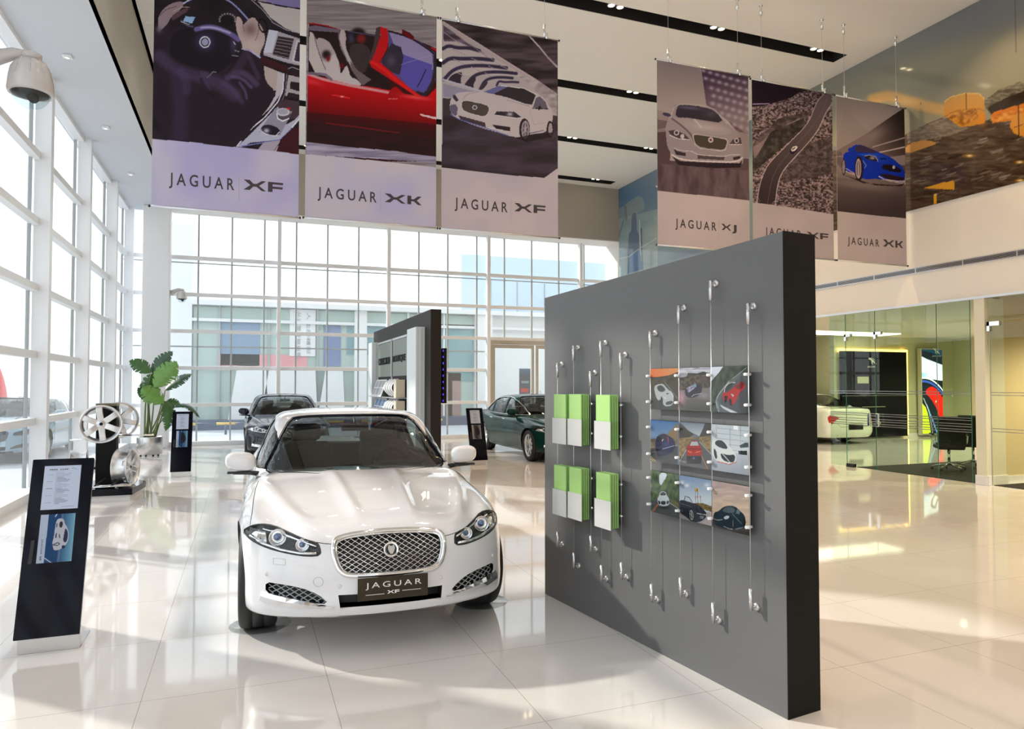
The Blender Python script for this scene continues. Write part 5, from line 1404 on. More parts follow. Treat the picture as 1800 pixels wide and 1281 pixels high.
def make_car(name, label, loc, rz, paint, shape=None, detail='front', group=None, glassm=None, spokes=5, style='double', rimm=None, plate=True, step=0.03, chrome_win=False, tails=False):
    S = shape or Shape()
    car = thing(name, label, 'car', loc, rz, group)
    V, Q = radial_mesh(S.f, (-0.95, -0.02, 0.17), (0.95, S.L + 0.02, 1.06), (-0.45, 1.15, 0.52), (0.45, S.L - 1.05, 0.52), step)
    body0 = mesh_np('car_body', V, Q)
    for _m in (paint, M_['black']): body0.materials.append(_m)
    bv = bvh_of(body0)
    gV, gQ = radial_mesh(lambda P: S.G(P), (-0.86, 1.0, 0.84), (0.86, 4.7 + S.long, 1.5), (-0.4, 2.35, 1.0), (0.4, 3.2 + S.long, 1.0), step * 1.1)
    gh0 = mesh_np('greenhouse', gV, gQ)
    for _m in (paint, M_['black']): gh0.materials.append(_m)
    bg = bvh_of(gh0)
    iV, iQ = radial_mesh(lambda P: S.G(P, 0.035), (-0.86, 1.0, 0.80), (0.86, 4.7 + S.long, 1.5), (-0.4, 2.35, 1.0), (0.4, 3.2 + S.long, 1.0), step * 1.7)
    inner = closed_cut(iV, iQ, 1)
    # outlines -----------------------------------------------------------
    lo = S.long
    grille = S.grille if hasattr(S, 'grille') else smooth_poly([(-.30, .728), (-.12, .745), (.12, .745), (.30, .728), (.352, .700), (.350, .62), (.315, .525), (.24, .500), (-.24, .500), (-.315, .525), (-.350, .62), (-.352, .700)], 2)
    lower = [(-.325, .395), (.325, .395), (.315, .322), (-.315, .322)]
    fog = smooth_poly([(-.375, .345), (-.44, .402), (-.54, .440), (-.66, .452), (-.745, .452), (-.745, .388), (-.66, .378), (-.50, .352)], 1)
    lamp = smooth_poly([(-.425, .630), (-.430, .675), (-.445, .697), (-.52, .714), (-.61, .744), (-.70, .768), (-.78, .768), (-.84, .748), (-.895, .702), (-.84, .676), (-.77, .660), (-.70, .648), (-.60, .634), (-.50, .624)], 1)
    cuts = [front_cut(bv, grille, 0.05, 1), front_cut(bv, lower, 0.10, 1)]
    for q in (fog, mirror(fog)): cuts.append(front_cut(bv, q, 0.07, 1))
    for q in (lamp, mirror(lamp)): cuts.append(front_cut(bv, q, 0.075, 1))
    for ay in (S.axF, S.axR):
        for sx in (-1, 1):
            cuts.append(flat_cut(circle(ay, S.tyre + 0.005, S.tyre + 0.037, 48), 'x', sx * 0.55, sx * 1.3, 1))
    # cabin well
    cab = [(-.60, 1.75), (.60, 1.75), (.70, 2.1), (.72, 3.2 + lo), (.60, 3.75 + lo), (-.60, 3.75 + lo), (-.72, 3.2 + lo), (-.70, 2.1)]
    cuts.append(flat_cut(cab, 'z', 0.62, 1.6, 1))
    bm_ = boolean(body0, cuts, None)
    cut_mat(bm_, S.f)
    body = link('body', bm_, [paint, M_['black']], car)
    # greenhouse ----------------------------------------------------------
    ws = smooth_poly([(-.765, .985), (-.70, 1.10), (-.62, 1.255), (-.545, 1.375), (-.45, 1.395), (-.2, 1.405), (.2, 1.405), (.45, 1.395), (.545, 1.375), (.62, 1.255), (.70, 1.10), (.765, .985), (.70, .945), (.4, .905), (-.4, .905), (-.70, .945)], 1)
    rw = smooth_poly([(-.66, 1.09), (-.58, 1.22), (-.50, 1.35), (-.3, 1.37), (.3, 1.37), (.50, 1.35), (.58, 1.22), (.66, 1.09), (.3, 1.04), (-.3, 1.04)], 1)
    w1 = smooth_poly([(1.62, .985), (1.86, 1.13), (2.12, 1.27), (2.36, 1.345), (2.60, 1.372), (2.60, .985)], 0)
    w2 = [(2.68, .985), (2.68, 1.374), (3.0 + lo * .5, 1.368), (3.28 + lo, 1.335), (3.42 + lo, 1.295), (3.38 + lo, .995)]
    w3 = [(3.44 + lo, .998), (3.47 + lo, 1.278), (3.66 + lo, 1.20), (3.90 + lo, 1.07), (3.86 + lo, 1.015)]
    gc = [inner, flat_cut(dense(ws, .1), 'y', 0.9, 2.4, 1), flat_cut(dense(rw, .1), 'y', 3.3 + lo, 5.2 + lo, 1)]
    for q in (w1, w2, w3):
        gc.append(flat_cut(q, 'x', -1.0, -0.45, 1)); gc.append(flat_cut(q, 'x', 0.45, 1.0, 1))
    gc.append(flat_cut([(-2, 1.0), (2, 1.0), (2, 6.0), (-2, 6.0)], 'z', 0.5, 0.93, 1))
    gh = boolean(gh0, gc, None)
    cut_mat(gh, S.G)
    roof = link('roof', gh, [paint, M_['black']], car)
    gm = glassm or M_['car_glass']
    wsg = patch(bg, ws, 'y', -0.006, .05, .004).build('windscreen', gm, car, fixn=False)
    patch(bg, rw, 'ry', -0.006, .06, .004).build('rear_window', gm, car, fixn=False)
    for q in (w1, w2, w3):
        for a in ('x', 'rx'):
            patch(bg, q, a, -0.006, .08, .004).build('side_window', gm, car, fixn=False)
    # black seal round the windscreen
    sm_ = MB(); strip(bg, ws, 'y', .022, -0.003, sm_, .03, True)
    sm_.build('windscreen_seal', M_['black_gloss'], car, fixn=False)
    if chrome_win:
        for a in ('x', 'rx'):
            ol = [(1.60, .978), (1.86, 1.143), (2.12, 1.285), (2.36, 1.36), (2.64, 1.388), (3.0 + lo * .5, 1.38), (3.30 + lo, 1.345), (3.5 + lo, 1.285), (3.7 + lo, 1.20), (3.93 + lo, 1.065), (3.88 + lo, 1.0), (3.40 + lo, .985), (2.64, .975)]
            t = MB(); rail(bg, ol, a, .008, .003, t, .04, True); t.build('window_trim', M_['chrome'], car)
    # interior -------------------------------------------------------------
    t = MB(); t.rbox(-.68, .68, 1.72, 2.02, .80, .965, .04); t.rbox(.18, .56, 1.74, 2.06, .95, 1.0, .02)
    t.build('dashboard', M_['cabin'], car)
    t = MB(); t.lathe([(.172, -.012), (.186, 0), (.172, .012), (.158, 0)], 32, frame((.36, 2.16, .93), (1, 0, 0), (0, .42, .9), (0, -.9, .42)), close=True)
    t.tube([(.20, 2.16, .93), (.52, 2.16, .93)], .014); t.tube([(.36, 2.02, .86), (.36, 2.17, .93)], .03)
    t.build('steering_wheel', M_['black'], car)
    for sx in (-.37, .37):
        t = MB(); t.rbox(sx - .24, sx + .24, 2.62, 2.80, .55, 1.13, .06); t.rbox(sx - .13, sx + .13, 2.70, 2.80, 1.14, 1.30, .04)
        t.tube([(sx - .05, 2.75, 1.1), (sx - .05, 2.75, 1.2)], .008); t.tube([(sx + .05, 2.75, 1.1), (sx + .05, 2.75, 1.2)], .008)
        t.build('front_seat', M_['cabin_seat'], car)
    t = MB(); t.rbox(-.66, .66, 3.42 + lo, 3.58 + lo, .55, 1.06, .05)
    for sx in (-.36, .36): t.rbox(sx - .13, sx + .13, 3.47 + lo, 3.56 + lo, 1.05, 1.18, .03)
    t.build('rear_seat', M_['cabin_seat'], car)
    t = MB(); t.rbox(-.12, .12, 1.98, 2.01, 1.27, 1.33, .01); t.tube([(0, 2.0, 1.32), (0, 2.05, 1.38)], .01)
    t.build('rear_view_mirror', M_['black'], car)
    # wheels ---------------------------------------------------------------
    rimm = rimm or M_['alu']
    for ay in (S.axF, S.axR):
        add_wheel(car, -0.79, ay, -1, S.tyre, rimm, spokes, style)
        add_wheel(car, 0.79, ay, 1, S.tyre, rimm, spokes, style)
    # mirrors --------------------------------------------------------------
    for sx in (-1, 1):
        t = MB()
        bm = bmesh.new(); bmesh.ops.create_icosphere(bm, subdivisions=4, radius=1)
        for v in bm.verts:
            c = v.co
            e = 0.62
            f = lambda u: math.copysign(abs(u) ** e, u)
            X = f(c.x) * 0.118; Y = c.y * 0.075 if c.y < 0 else c.y * 0.03; Z = f(c.z) * 0.077
            X *= 1 - 0.10 * (c.z > 0) * abs(c.z) ** 2 * (1 if c.x * sx > 0 else .3)
            Z += 0.012 * c.x * sx
            Z *= 1 - .18 * max(0, c.x * sx) ** 2
            v.co = Vector((sx * 0.945 + X, 1.79 + Y, 1.052 + Z))
        t.bm(bm, 0, True)
        mm = t.build('wing_mirror', paint, car)
        t = MB(); t.tube([(sx * .80, 1.80, .945), (sx * .88, 1.795, .958), (sx * 1.0, 1.79, .958)], [.022, .018, .012], 10)
        t.rbox(sx * .945 - .10, sx * .945 + .10, 1.755, 1.815, .955, .972, .006)
        t.build('mirror_bracket', M_['black'], mm)
    # shut lines ------------------------------------------------------------
    t = MB()
    hood_l = [(-.40, .70), (-.475, .735)]
    strip(bv, [(-.35, .688), (-.40, .692), (-.45, .700)], 'y', .005, .001, t)
    strip(bv, [(.35, .688), (.40, .692), (.45, .700)], 'y', .005, .001, t)
    for s in (-1, 1):
        strip(bv, [(s * .845, .55), (s * .835, .75), (s * .83, 1.05), (s * .82, 1.30), (s * .80, 1.45)], 'z', .005, .001, t, .03)
    for a in ('x', 'rx'):
        strip(bv, [(1.50, .93), (1.46, .80), (1.44, .60), (1.48, .34), (1.52, .26)], a, .005, .001, t)
        strip(bv, [(2.64, .96), (2.66, .6), (2.64, .30)], a, .005, .001, t)
        strip(bv, [(3.42 + lo, .96), (3.40 + lo, .78), (3.36 + lo, .66), (3.3 + lo, .5), (3.2 + lo, .30)], a, .005, .001, t)
        strip(bv, [(1.52, .262), (3.2 + lo, .262)], a, .005, .001, t)
    t.build('shut_line', M_['black'], car, fixn=False)
    for a in ('x', 'rx'):
        for yy in (2.46, 3.22 + lo * .8):
            t = MB(); rail(bv, [(yy - .09, .855), (yy + .11, .865)], a, .011, .012, t); t.build('door_handle', paint if not chrome_win else M_['chrome'], car)
    if detail in ('front', 'full'):
        # grille
        g = MB()
        prof = []
        rail(bv, grille, 'y', .016, .003, g, .02, True, 10)
        gr = g.build('grille_surround', M_['chrome'], car)
        rail_in = MB(); rail(bv, [(p[0] * .955, (p[1] - .62) * .93 + .62) for p in grille], 'y', .009, -0.004, rail_in, .02, True, 8)
        rail_in.build('grille_surround', M_['chrome'], car)
        mz = MB()
        xs = [p[0] for p in grille]; zs = [p[1] for p in grille]
        ins = [(p[0] * .95, (p[1] - .62) * .92 + .62) for p in grille]
        s_ = 0.030
        for sg in (-1, 1):
            c = -1.4
            while c < 1.4:
                # line z = sg*0.62*x + c, clipped by the outline
                seg = [(x, sg * 0.62 * x + c + .62) for x in np.arange(-.40, .401, .006)]
                okk = inpoly([p[0] for p in seg], [p[1] for p in seg], ins)
                run = []
                for p, k in zip(seg, okk):
                    if k: run.append(p)
                    if (not k or p is seg[-1]) and run:
                        if len(run) > 3:
                            P = [hit(bv, 'y', a, b, -0.012 - (0.003 if sg > 0 else 0)) for a, b in run[::3] + [run[-1]]]
                            mz.tube(P, .0024, 5, cap=False)
                        run = []
                c += s_
        mz.build('grille_mesh', M_['chrome'], car, fixn=False)
        p = hit(bv, 'y', 0.0, .64, 0.0)
        Mb = frame((0, p.y - 0.004, .645), (1, 0, 0), (0, .25, .97), (0, -.97, .25))
        b = MB(); shield(b, Mb, .048)
        bd = b.build('badge', M_['chrome'], car)
        b = MB()
        face = [(-.020, .022), (-.012, .028), (-.006, .021), (.006, .021), (.012, .028), (.020, .022), (.022, .004), (.015, -.014), (.007, -.028), (-.007, -.028), (-.015, -.014), (-.022, .004)]
        b.prism(face, .006, .011, Mb)
        b.build('badge_emblem', M_['steel'], bd)
        b = MB(); b.lathe([(.034, .0045), (0, .0045)], 30, Mb); b.build('badge_field', M_['black'], bd)
        # headlamps
        for s, q in ((1, lamp), (-1, mirror(lamp))):
            hp = thing_part('headlamp', patch(bv, q, 'y', .0015, .025, .006), M_['lens'], car)
            t = MB(); rail(bv, q, 'y', .005, .0, t, .02, True, 6); t.build('lamp_gasket', M_['black'], hp)
            for (cx, cz, r) in ((-.675 * s, .712, .052), (-.530 * s, .680, .040)):
                c0 = hit(bv, 'y', cx, cz)
                Ml = frame((cx, c0.y + .035, cz), (1, 0, 0), (0, 0, 1), (0, -1, 0))
                t = MB()
                t.lathe([(r, .006), (r * 1.04, .016), (r * .96, .018), (r * .88, .004), (r * .60, -.012), (r * .52, .002), (r * .46, -.01), (0, -.02)], 32, Ml)
                t.build('lamp_reflector', M_['chrome'], hp)
                t = MB(); t.lathe([(r * .5, -.008), (r * .44, .008), (r * .3, .02), (0, .026)], 24, Ml); t.build('lamp_projector', M_['lens_blue'], hp)
            # chrome floor of the lamp
            t = MB()
            P = [hit(bv, 'y', a * s, b, -.012) for a, b in [(-.45, .640), (-.55, .638), (-.66, .650), (-.78, .672), (-.85, .695)]]
            t.tube(P, .012, 6)
            P = [hit(bv, 'y', a * s, b, -.02) for a, b in [(-.45, .685), (-.54, .712), (-.65, .745), (-.77, .755)]]
            t.tube(P, .010, 6)
            t.build('lamp_bezel', M_['chrome'], hp)
            q_ = [(-.755 * s, .68), (-.755 * s, .75), (-.83 * s, .742), (-.87 * s, .705), (-.82 * s, .685)]
            t = patch(bv, q_ if s > 0 else q_[::-1], 'y', -.02, .03, .0)
            t.build('lamp_bezel', M_['chrome'], hp, fixn=False)
        # fog intakes
        for s in (1, -1):
            t = MB()
            a = [(-.345, .329), (-.42, .343), (-.55, .366), (-.66, .380), (-.765, .392)]
            b = [(-.345, .325), (-.42, .322), (-.55, .322), (-.66, .325), (-.77, .336)]
            Pa = [hit(bv, 'y', s * p[0], p[1], .006) for p in dense(a, .03, False)]
            Pb = [hit(bv, 'y', s * p[0], p[1], .014) for p in dense(b, .03, False)]
            n = min(len(Pa), len(Pb)); Pa = Pa[:n]; Pb = Pb[:n]
            Vv = []
            for i in range(n):
                mid = (Pa[i] + Pb[i]) / 2 + Vector((0, -.012, .004))
                Vv += [Pa[i], mid, Pb[i], Pb[i] + Vector((0, .03, 0)), Pa[i] + Vector((0, .03, 0))]
            Fv = [(i * 5 + j, i * 5 + (j + 1) % 5, (i + 1) * 5 + (j + 1) % 5, (i + 1) * 5 + j) for i in range(n - 1) for j in range(5)]
            Fv += [(0, 1, 2, 3, 4), tuple(5 * (n - 1) + j for j in range(5))]
            t.add(Vv, Fv, 0, False)
            t.build('fog_lamp_blade', M_['chrome'], car)
            t = MB()
            qq = fog if s == 1 else mirror(fog)
            for sg in (-1, 1):
                c = -1.0
                while c < 1.0:
                    seg = [(x, sg * .6 * x + c) for x in np.arange(-.8, .8, .01)]
                    okk = inpoly([p_[0] for p_ in seg], [p_[1] for p_ in seg], qq)
                    run = [p_ for p_, k in zip(seg, okk) if k]
                    if len(run) > 2:
                        t.tube([hit(bv, 'y', a_, b_, -.02) for a_, b_ in (run[0], run[len(run)//2], run[-1])], .0035, 4, cap=False)
                    c += .032
            t.build('fog_intake_mesh', M_['frame_dark'], car, fixn=False)
        # lower intake lip, sensors
        t = MB(); t.add([hit(bv, 'y', x_, z_, 0.0) + Vector((0, dy, 0)) for (x_, z_, dy) in ((-.315, .322, -.012), (.315, .322, -.012), (.315, .322, .1), (-.315, .322, .1), (-.315, .31, -.002), (.315, .31, -.002), (.315, .31, .1), (-.315, .31, .1))],
              [(0, 1, 2, 3), (4, 7, 6, 5), (0, 4, 5, 1), (1, 5, 6, 2), (2, 6, 7, 3), (3, 7, 4, 0)], 0)
        t.build('bumper_lip', paint, car)
        for s in (-1, 1):
            for (x_, z_) in ((.315, .445), (.735, .50)):
                c0 = hit(bv, 'y', s * x_, z_, .0)
                t = MB(); t.lathe([(.011, .0), (.011, .002), (.009, .003), (0, .003)], 16, frame(c0, (1, 0, 0), (0, 0, 1), (0, -1, 0))); t.build('parking_sensor', paint, car)
                t = MB(); t.lathe([(.0105, .0), (.0125, .0012), (.0135, 0)], 16, frame(c0, (1, 0, 0), (0, 0, 1), (0, -1, 0))); t.build('sensor_ring', M_['steel'], car)
        # tow cover ring and washer flap
        t = MB(); strip(bv, circle(-.44, .475, .028, 24), 'y', .003, .001, t, .01, True)
        strip(bv, [(-.70, .60), (-.63, .60), (-.63, .565), (-.70, .565)], 'y', .002, .001, t, .01, True); t.build('shut_line', M_['sill_grey'], car, fixn=False)
        # wipers
        t = MB()
        for (a0, a1) in (((-.64, .965), (-.02, .935)), ((-.10, .93), (.62, .962))):
            rail(bg, [a0, ((a0[0] + a1[0]) / 2, (a0[1] + a1[1]) / 2 + .002), a1], 'y', .008, .014, t, .04)
        t.build('wiper', M_['black'], car)
    if plate:
        p = hit(bv, 'y', 0.0, .40, 0.0)
        pl = MB(); pl.rbox(-.217, .217, p.y - .045, p.y - .037, .362, .500, .003)
        plo = pl.build('number_plate', M_['plate'], car)
        t = MB()
        Mp = frame((-.170, p.y - .0452, .428), (1, 0, 0), (0, 0, 1), (0, -1, 0))
        fit_text(t, 'JAGUAR', Mp, .345, .044, 1.4, .0015)
        model_letters(t, 'XF', frame((-.038, p.y - .0452, .396), (1, 0, 0), (0, 0, 1), (0, -1, 0)), .076, .02, .0015)
        t.box(-.170, -.055, p.y - .0465, p.y - .0452, .396, .399); t.box(.055, .172, p.y - .0465, p.y - .0452, .406, .409)
        t.build('plate_lettering', M_['white'], plo)
        t = MB(); t.box(-.08, .08, p.y - .037, p.y + .03, .38, .46); t.build('plate_bracket', M_['black'], plo)
    if tails:
        for s in (-1, 1):
            q = [(s * .50, .76), (s * .62, .80), (s * .80, .83), (s * .80, .60), (s * .72, .57), (s * .66, .66)]
            if s < 0: q = q[::-1]
            patch(bv, smooth_poly(q, 1), 'ry', .004, .04, .006).build('tail_lamp', M_['tail'], car, fixn=False)
        t = MB(); rail(bv, [(-.25, .60), (.25, .60)], 'ry', .012, .01, t); t.build('boot_trim', M_['chrome'], car)
        p = hit(bv, 'ry', 0, .5)
        t = MB(); t.rbox(-.26, .26, p.y + .004, p.y + .014, .42, .56, .003); t.build('number_plate', M_['near_black'], car)
        t = MB(); strip(bv, [(-.62, .60), (-.5, .50), (.5, .50), (.62, .60)], 'ry', .008, .001, t); strip(bv, [(-.72, .93), (-.66, .68), (-.62, .60)], 'ry', .006, .001, t); strip(bv, [(.72, .93), (.66, .68), (.62, .60)], 'ry', .006, .001, t); t.build('shut_line', M_['black'], car, fixn=False)
        for s in (-1, 1):
            t = MB(); t.lathe([(.03, 0), (.045, 0), (.045, -.12), (.03, -.12)], 20, frame((s * .55, S.L - .10, .27), (1, 0, 0), (0, 0, 1), (0, 1, 0)), close=True); t.build('tail_pipe', M_['chrome'], car)
    return car

def thing_part(name, mb, m, parent):
    return mb.build(name, m, parent, fixn=False)

M_['car_glass'] = glass('car_glass', (0.42, 0.46, 0.455), 1.5, 1.5)
M_['cabin'] = mat('cabin_trim', (0.035, 0.033, 0.032), 0.6)
M_['cabin_seat'] = mat('cabin_leather', (0.10, 0.085, 0.07), 0.5)
M_['lens'] = glass('lamp_lens', (0.96, 0.97, 0.98), 1.0, 1.5)
M_['lens_blue'] = mat('projector_glass', (0.15, 0.22, 0.38), 0.05, metal=0.6)
M_['plate'] = mat('smoked_gold_plate', (0.045, 0.036, 0.022), 0.12, metal=0.5)
M_['sill_grey'] = mat('seam_grey', (0.45, 0.45, 0.46), 0.5)
M_['tail'] = mat('tail_lamp_red', (0.45, 0.02, 0.015), 0.1, coat=1.0)
M_['car_white'] = paint_mat('white_car_paint', (0.80, 0.80, 0.825), 0.25)
M_['car_dark'] = paint_mat('dark_blue_car_paint', (0.006, 0.007, 0.018), 0.12, coat=.35, spec=.35)
M_['car_green'] = paint_mat('dark_green_car_paint', (0.006, 0.040, 0.034), 0.14, coat=.05, spec=.2)
M_['car_pearl'] = paint_mat('pearl_car_paint', (0.70, 0.72, 0.64), 0.25)

white_car = make_car('car', 'white saloon facing the camera with chrome mesh grille', (0.872, 4.40, 0), math.radians(-1.5), M_['car_white'])
class LongShape(Shape):
    L = 5.12; axR = 3.90; long = 0.14
make_car('car', 'dark blue saloon parked behind the white car near the back windows', (0.93, 16.20, 0), 0, M_['car_dark'], detail='front', group=None, plate=False, step=.045)
make_car('car', 'dark green saloon seen from its side beyond the grey display wall', (6.76, 13.60, 0), 0, M_['car_green'], LongShape(), detail='front', plate=False, step=.04, chrome_win=True, spokes=9, style='single')
make_car('car', 'pearl white saloon seen from behind inside the glazed showroom', (16.05, 20.25, 0), math.pi, M_['car_pearl'], LongShape(), detail='', plate=False, step=.045, tails=True)
make_car('car', 'blue saloon parked outside beyond the left windows', (-5.1, 18.0, -.05), 0, mat('blue_car_paint', (.16, .27, .36), .2, coat=1.0), LongShape(), detail='', plate=False, step=.06)
make_car('car', 'silver car parked farther out beyond the left windows', (-9.5, 24.0, -.05), math.radians(-60), mat('silver_car_paint', (.5, .52, .55), .25, coat=1.0), detail='', plate=False, step=.06)
# ------------------------------------------------------------------ grey display wall with cable systems
WA = Vector((2.278, 5.263, 0)); WB = Vector((2.565, 2.865, 0))
WT = (WB - WA).normalized(); WL = (WB - WA).length
WN = Vector((WT.y, -WT.x, 0)); WN = WN if WN.x < 0 else -WN          # out of the wall, towards the car
wall_rz = math.atan2(WT.y, WT.x)
Rz = Matrix.Rotation(-wall_rz, 4, 'Z')
def loc(v):                                                            # world direction -> wall frame
    return Rz @ v
# local frame of the wall: x = along the wall (from far end to near end), -y or +y = out of the wall, z up
SGN = 1 if loc(WN).y > 0 else -1
dw = thing('display_partition', 'tall grey freestanding display wall with a black end face', 'display partition', WA, wall_rz)
th = 0.236
t = MB()
y0, y1 = (0, -SGN * th)
v = [(0, y0, 0), (WL, y0, 0), (WL, y1, 0), (0, y1, 0), (0, y0, 2.385), (WL, y0, 2.465), (WL, y1, 2.465), (0, y1, 2.385)]
t.add(v, [(0, 1, 2, 3), (4, 5, 6, 7), (0, 1, 5, 4), (2, 3, 7, 6), (3, 0, 4, 7), (1, 2, 6, 5)])
t.build('wall_core', M_['dark_grey'], dw)
t = MB(); t.box(WL, WL + .004, min(y0, y1), max(y0, y1), 0, 2.467); t.build('end_panel', M_['near_black'], dw)
def onwall(s, off, z): return WA + WT * s + WN * off + Vector((0, 0, z))
WF = lambda s, off, z: frame(onwall(s, off, z), WT, (0, 0, 1), WT.cross(Vector((0, 0, 1))) if WT.cross(Vector((0, 0, 1))).dot(WN) > 0 else -WT.cross(Vector((0, 0, 1))))
OFF = 0.045
cab = [(0.274, 1.839, 0.449, 'short cable on the grey wall left of the green leaflets'), (0.504, 1.960, 0.337, 'cable behind the middle of the left pair of leaflet holders'),
       (0.729, 1.766, 0.505, 'lowest-topped cable at the right edge of the paired leaflet holders'), (0.859, 1.975, 0.327, 'cable behind the single right column of leaflet holders'),
       (1.091, 1.883, 0.394, 'cable at the right edge of the single leaflet column'), (1.405, 2.008, 0.330, 'cable at the left edge of the nine car photos'),
       (1.674, 2.144, 0.435, 'cable between the first and second column of car photos'), (1.944, 2.257, 0.361, 'longest and tallest cable between the second and third column of car photos'),
       (2.222, 2.100, 0.509, 'cable at the right edge of the nine car photos beside the black wall end')]
for (s, zt, zb, lab) in cab:
    c = thing('display_cable', lab, 'cable', onwall(s, 0, 0), wall_rz, 'display cables on the grey wall')
    o_ = SGN * OFF
    t = MB(); t.tube([(0, o_, zb), (0, o_, zt)], .0022, 6); t.build('wire', M_['alu'], c)
    for z, d in ((zt, -1), (zb, 1)):
        t = MB(); t.tube([(0, o_, z + .012 * -d), (0, o_, z + .10 * d)], .0105, 12); t.tube([(0, o_, z + .03 * d), (0, o_, z + .034 * d)], .0115, 12)
        t.tube([(0, 0, z + .035 * -d + .0), (0, o_, z + .0)], .006, 8) if False else t.tube([(0, SGN * .012, z), (0, o_, z)], .006, 8)
        f = t.build('tension_fitting', M_['alu'], c)
        t = MB(); t.lathe([(0, .014), (.017, .014), (.020, .010), (.022, 0)], 24, frame((0, 0, z), (1, 0, 0), (0, 0, 1), (0, SGN, 0))); t.build('wall_rosette', M_['steel'], f)
# leaflet holders
leaf_g = mat('green_leaflet', (0.37, 0.62, 0.19), 0.45)
leaf_b = mat('green_leaflet_shade', (0.16, 0.42, 0.05), 0.5)
frost = glass('frosted_acrylic', (0.55, 0.55, 0.54), .6, 1.4, .3, .90, (0.62, 0.62, 0.60))
hl = [('upper left of the six green leaflet holders', .345, .54, 1.240), ('green leaflet holder, middle one of the upper row', .56, .745, 1.243), ('upper right green leaflet holder standing apart', .905, 1.095, 1.243),
      ('lower left of the six green leaflet holders', .345, .54, .708), ('green leaflet holder, middle one of the lower row', .56, .745, .714), ('lower right green leaflet holder standing apart', .905, 1.095, .714)]
for lab, s0, s1, zb in hl:
    w = s1 - s0
    h = thing('leaflet_holder', lab, 'leaflet holder', onwall(s0, OFF, zb), wall_rz, 'leaflet holders on the grey wall')
    H_ = .378
    def ob(t, x0, x1, a, b, z0, z1): t.box(x0, x1, min(SGN * a, SGN * b), max(SGN * a, SGN * b), z0, z1)
    t = MB(); ob(t, 0, w, -.004, 0, 0, H_); t.build('back_plate', M_['acrylic'], h)
    t = MB(); ob(t, 0, w - .0, .086, .090, 0, .19); t.build('pocket_front', frost, h)
    t = MB(); ob(t, 0, w, 0, .088, 0, .004); ob(t, 0, .003, 0, .088, 0, .19); ob(t, w - .003, w, 0, .088, 0, .19); t.build('pocket_side', M_['acrylic'], h)
    for x in (.0, w):
        for z in (.09, .30):
            t = MB(); t.tube([(x, SGN * -.012, z), (x, SGN * .012, z)], .009, 12); t.tube([(x - .012, 0, z), (x + .012, 0, z)], .006, 8); t.build('cable_grip', M_['chrome'], h)
    for i, a in enumerate((.010, .029, .048, .067)):
        l = MB(); ob(l, .008, w - .020, a, a + .0125, .006, .368)
        lo_ = l.build('leaflet', leaf_g, None)
        lo_.location = onwall(s0, OFF, zb); lo_.rotation_euler = (0, 0, wall_rz)
        pos = ('front-most', 'second from the front', 'third from the front', 'rear-most')[3 - i]
        tag(lo_, 'plain green leaflet, %s in the %s' % (pos, lab.split(' green')[0].split(' of the six')[0] + ' holder' if 'green' in lab and not lab.startswith('green') else ('middle upper holder' if 'upper' in lab else 'middle lower holder')), 'leaflet', 'green leaflets')

# nine photographs
def car_pic(P, body, glass_, x, y, w, h, lamp=(230, 230, 230), dark=(24, 24, 28), face=0):
    """small saloon/coupe seen from the front quarter inside a box centred x,y"""
    q = lambda pts: [(x + a * w, y + b * h) for a, b in pts]
    P.blob(x, y + .55 * h, .6 * w, .16 * h, (16, 16, 18), .8)
    P.poly(q([(-.5, .05), (-.45, -.18), (-.28, -.28), (-.2, -.5), (.12, -.52), (.28, -.3), (.42, -.12), (.5, .1), (.5, .38), (.38, .5), (-.36, .5), (-.5, .36)]), body, 1, 1)
    P.poly(q([(-.24, -.24), (-.16, -.44), (.10, -.46), (.24, -.24)]), glass_, 1, 1)
    P.poly(q([(-.22, .18), (.22, .18), (.18, .42), (-.18, .42)]), dark, 1, 1)
    P.poly(q([(-.44, .02), (-.26, .12), (-.30, .18), (-.44, .12)]), lamp); P.poly(q([(.44, .02), (.26, .12), (.30, .18), (.44, .12)]), lamp)
    P.poly(q([(-.46, .32), (-.28, .30), (-.28, .46), (-.4, .48)]), dark); P.poly(q([(.46, .32), (.28, .30), (.28, .46), (.4, .48)]), dark)
A = lambda pts: [(1130 + a / 8.005, 620 + b / 8.005) for a, b in pts]
D = lambda pts: [(1130 + a / 7.535, 780 + b / 7.535) for a, b in pts]
BIG = [(1000, 500), (1500, 500), (1500, 1100), (1000, 1100)]
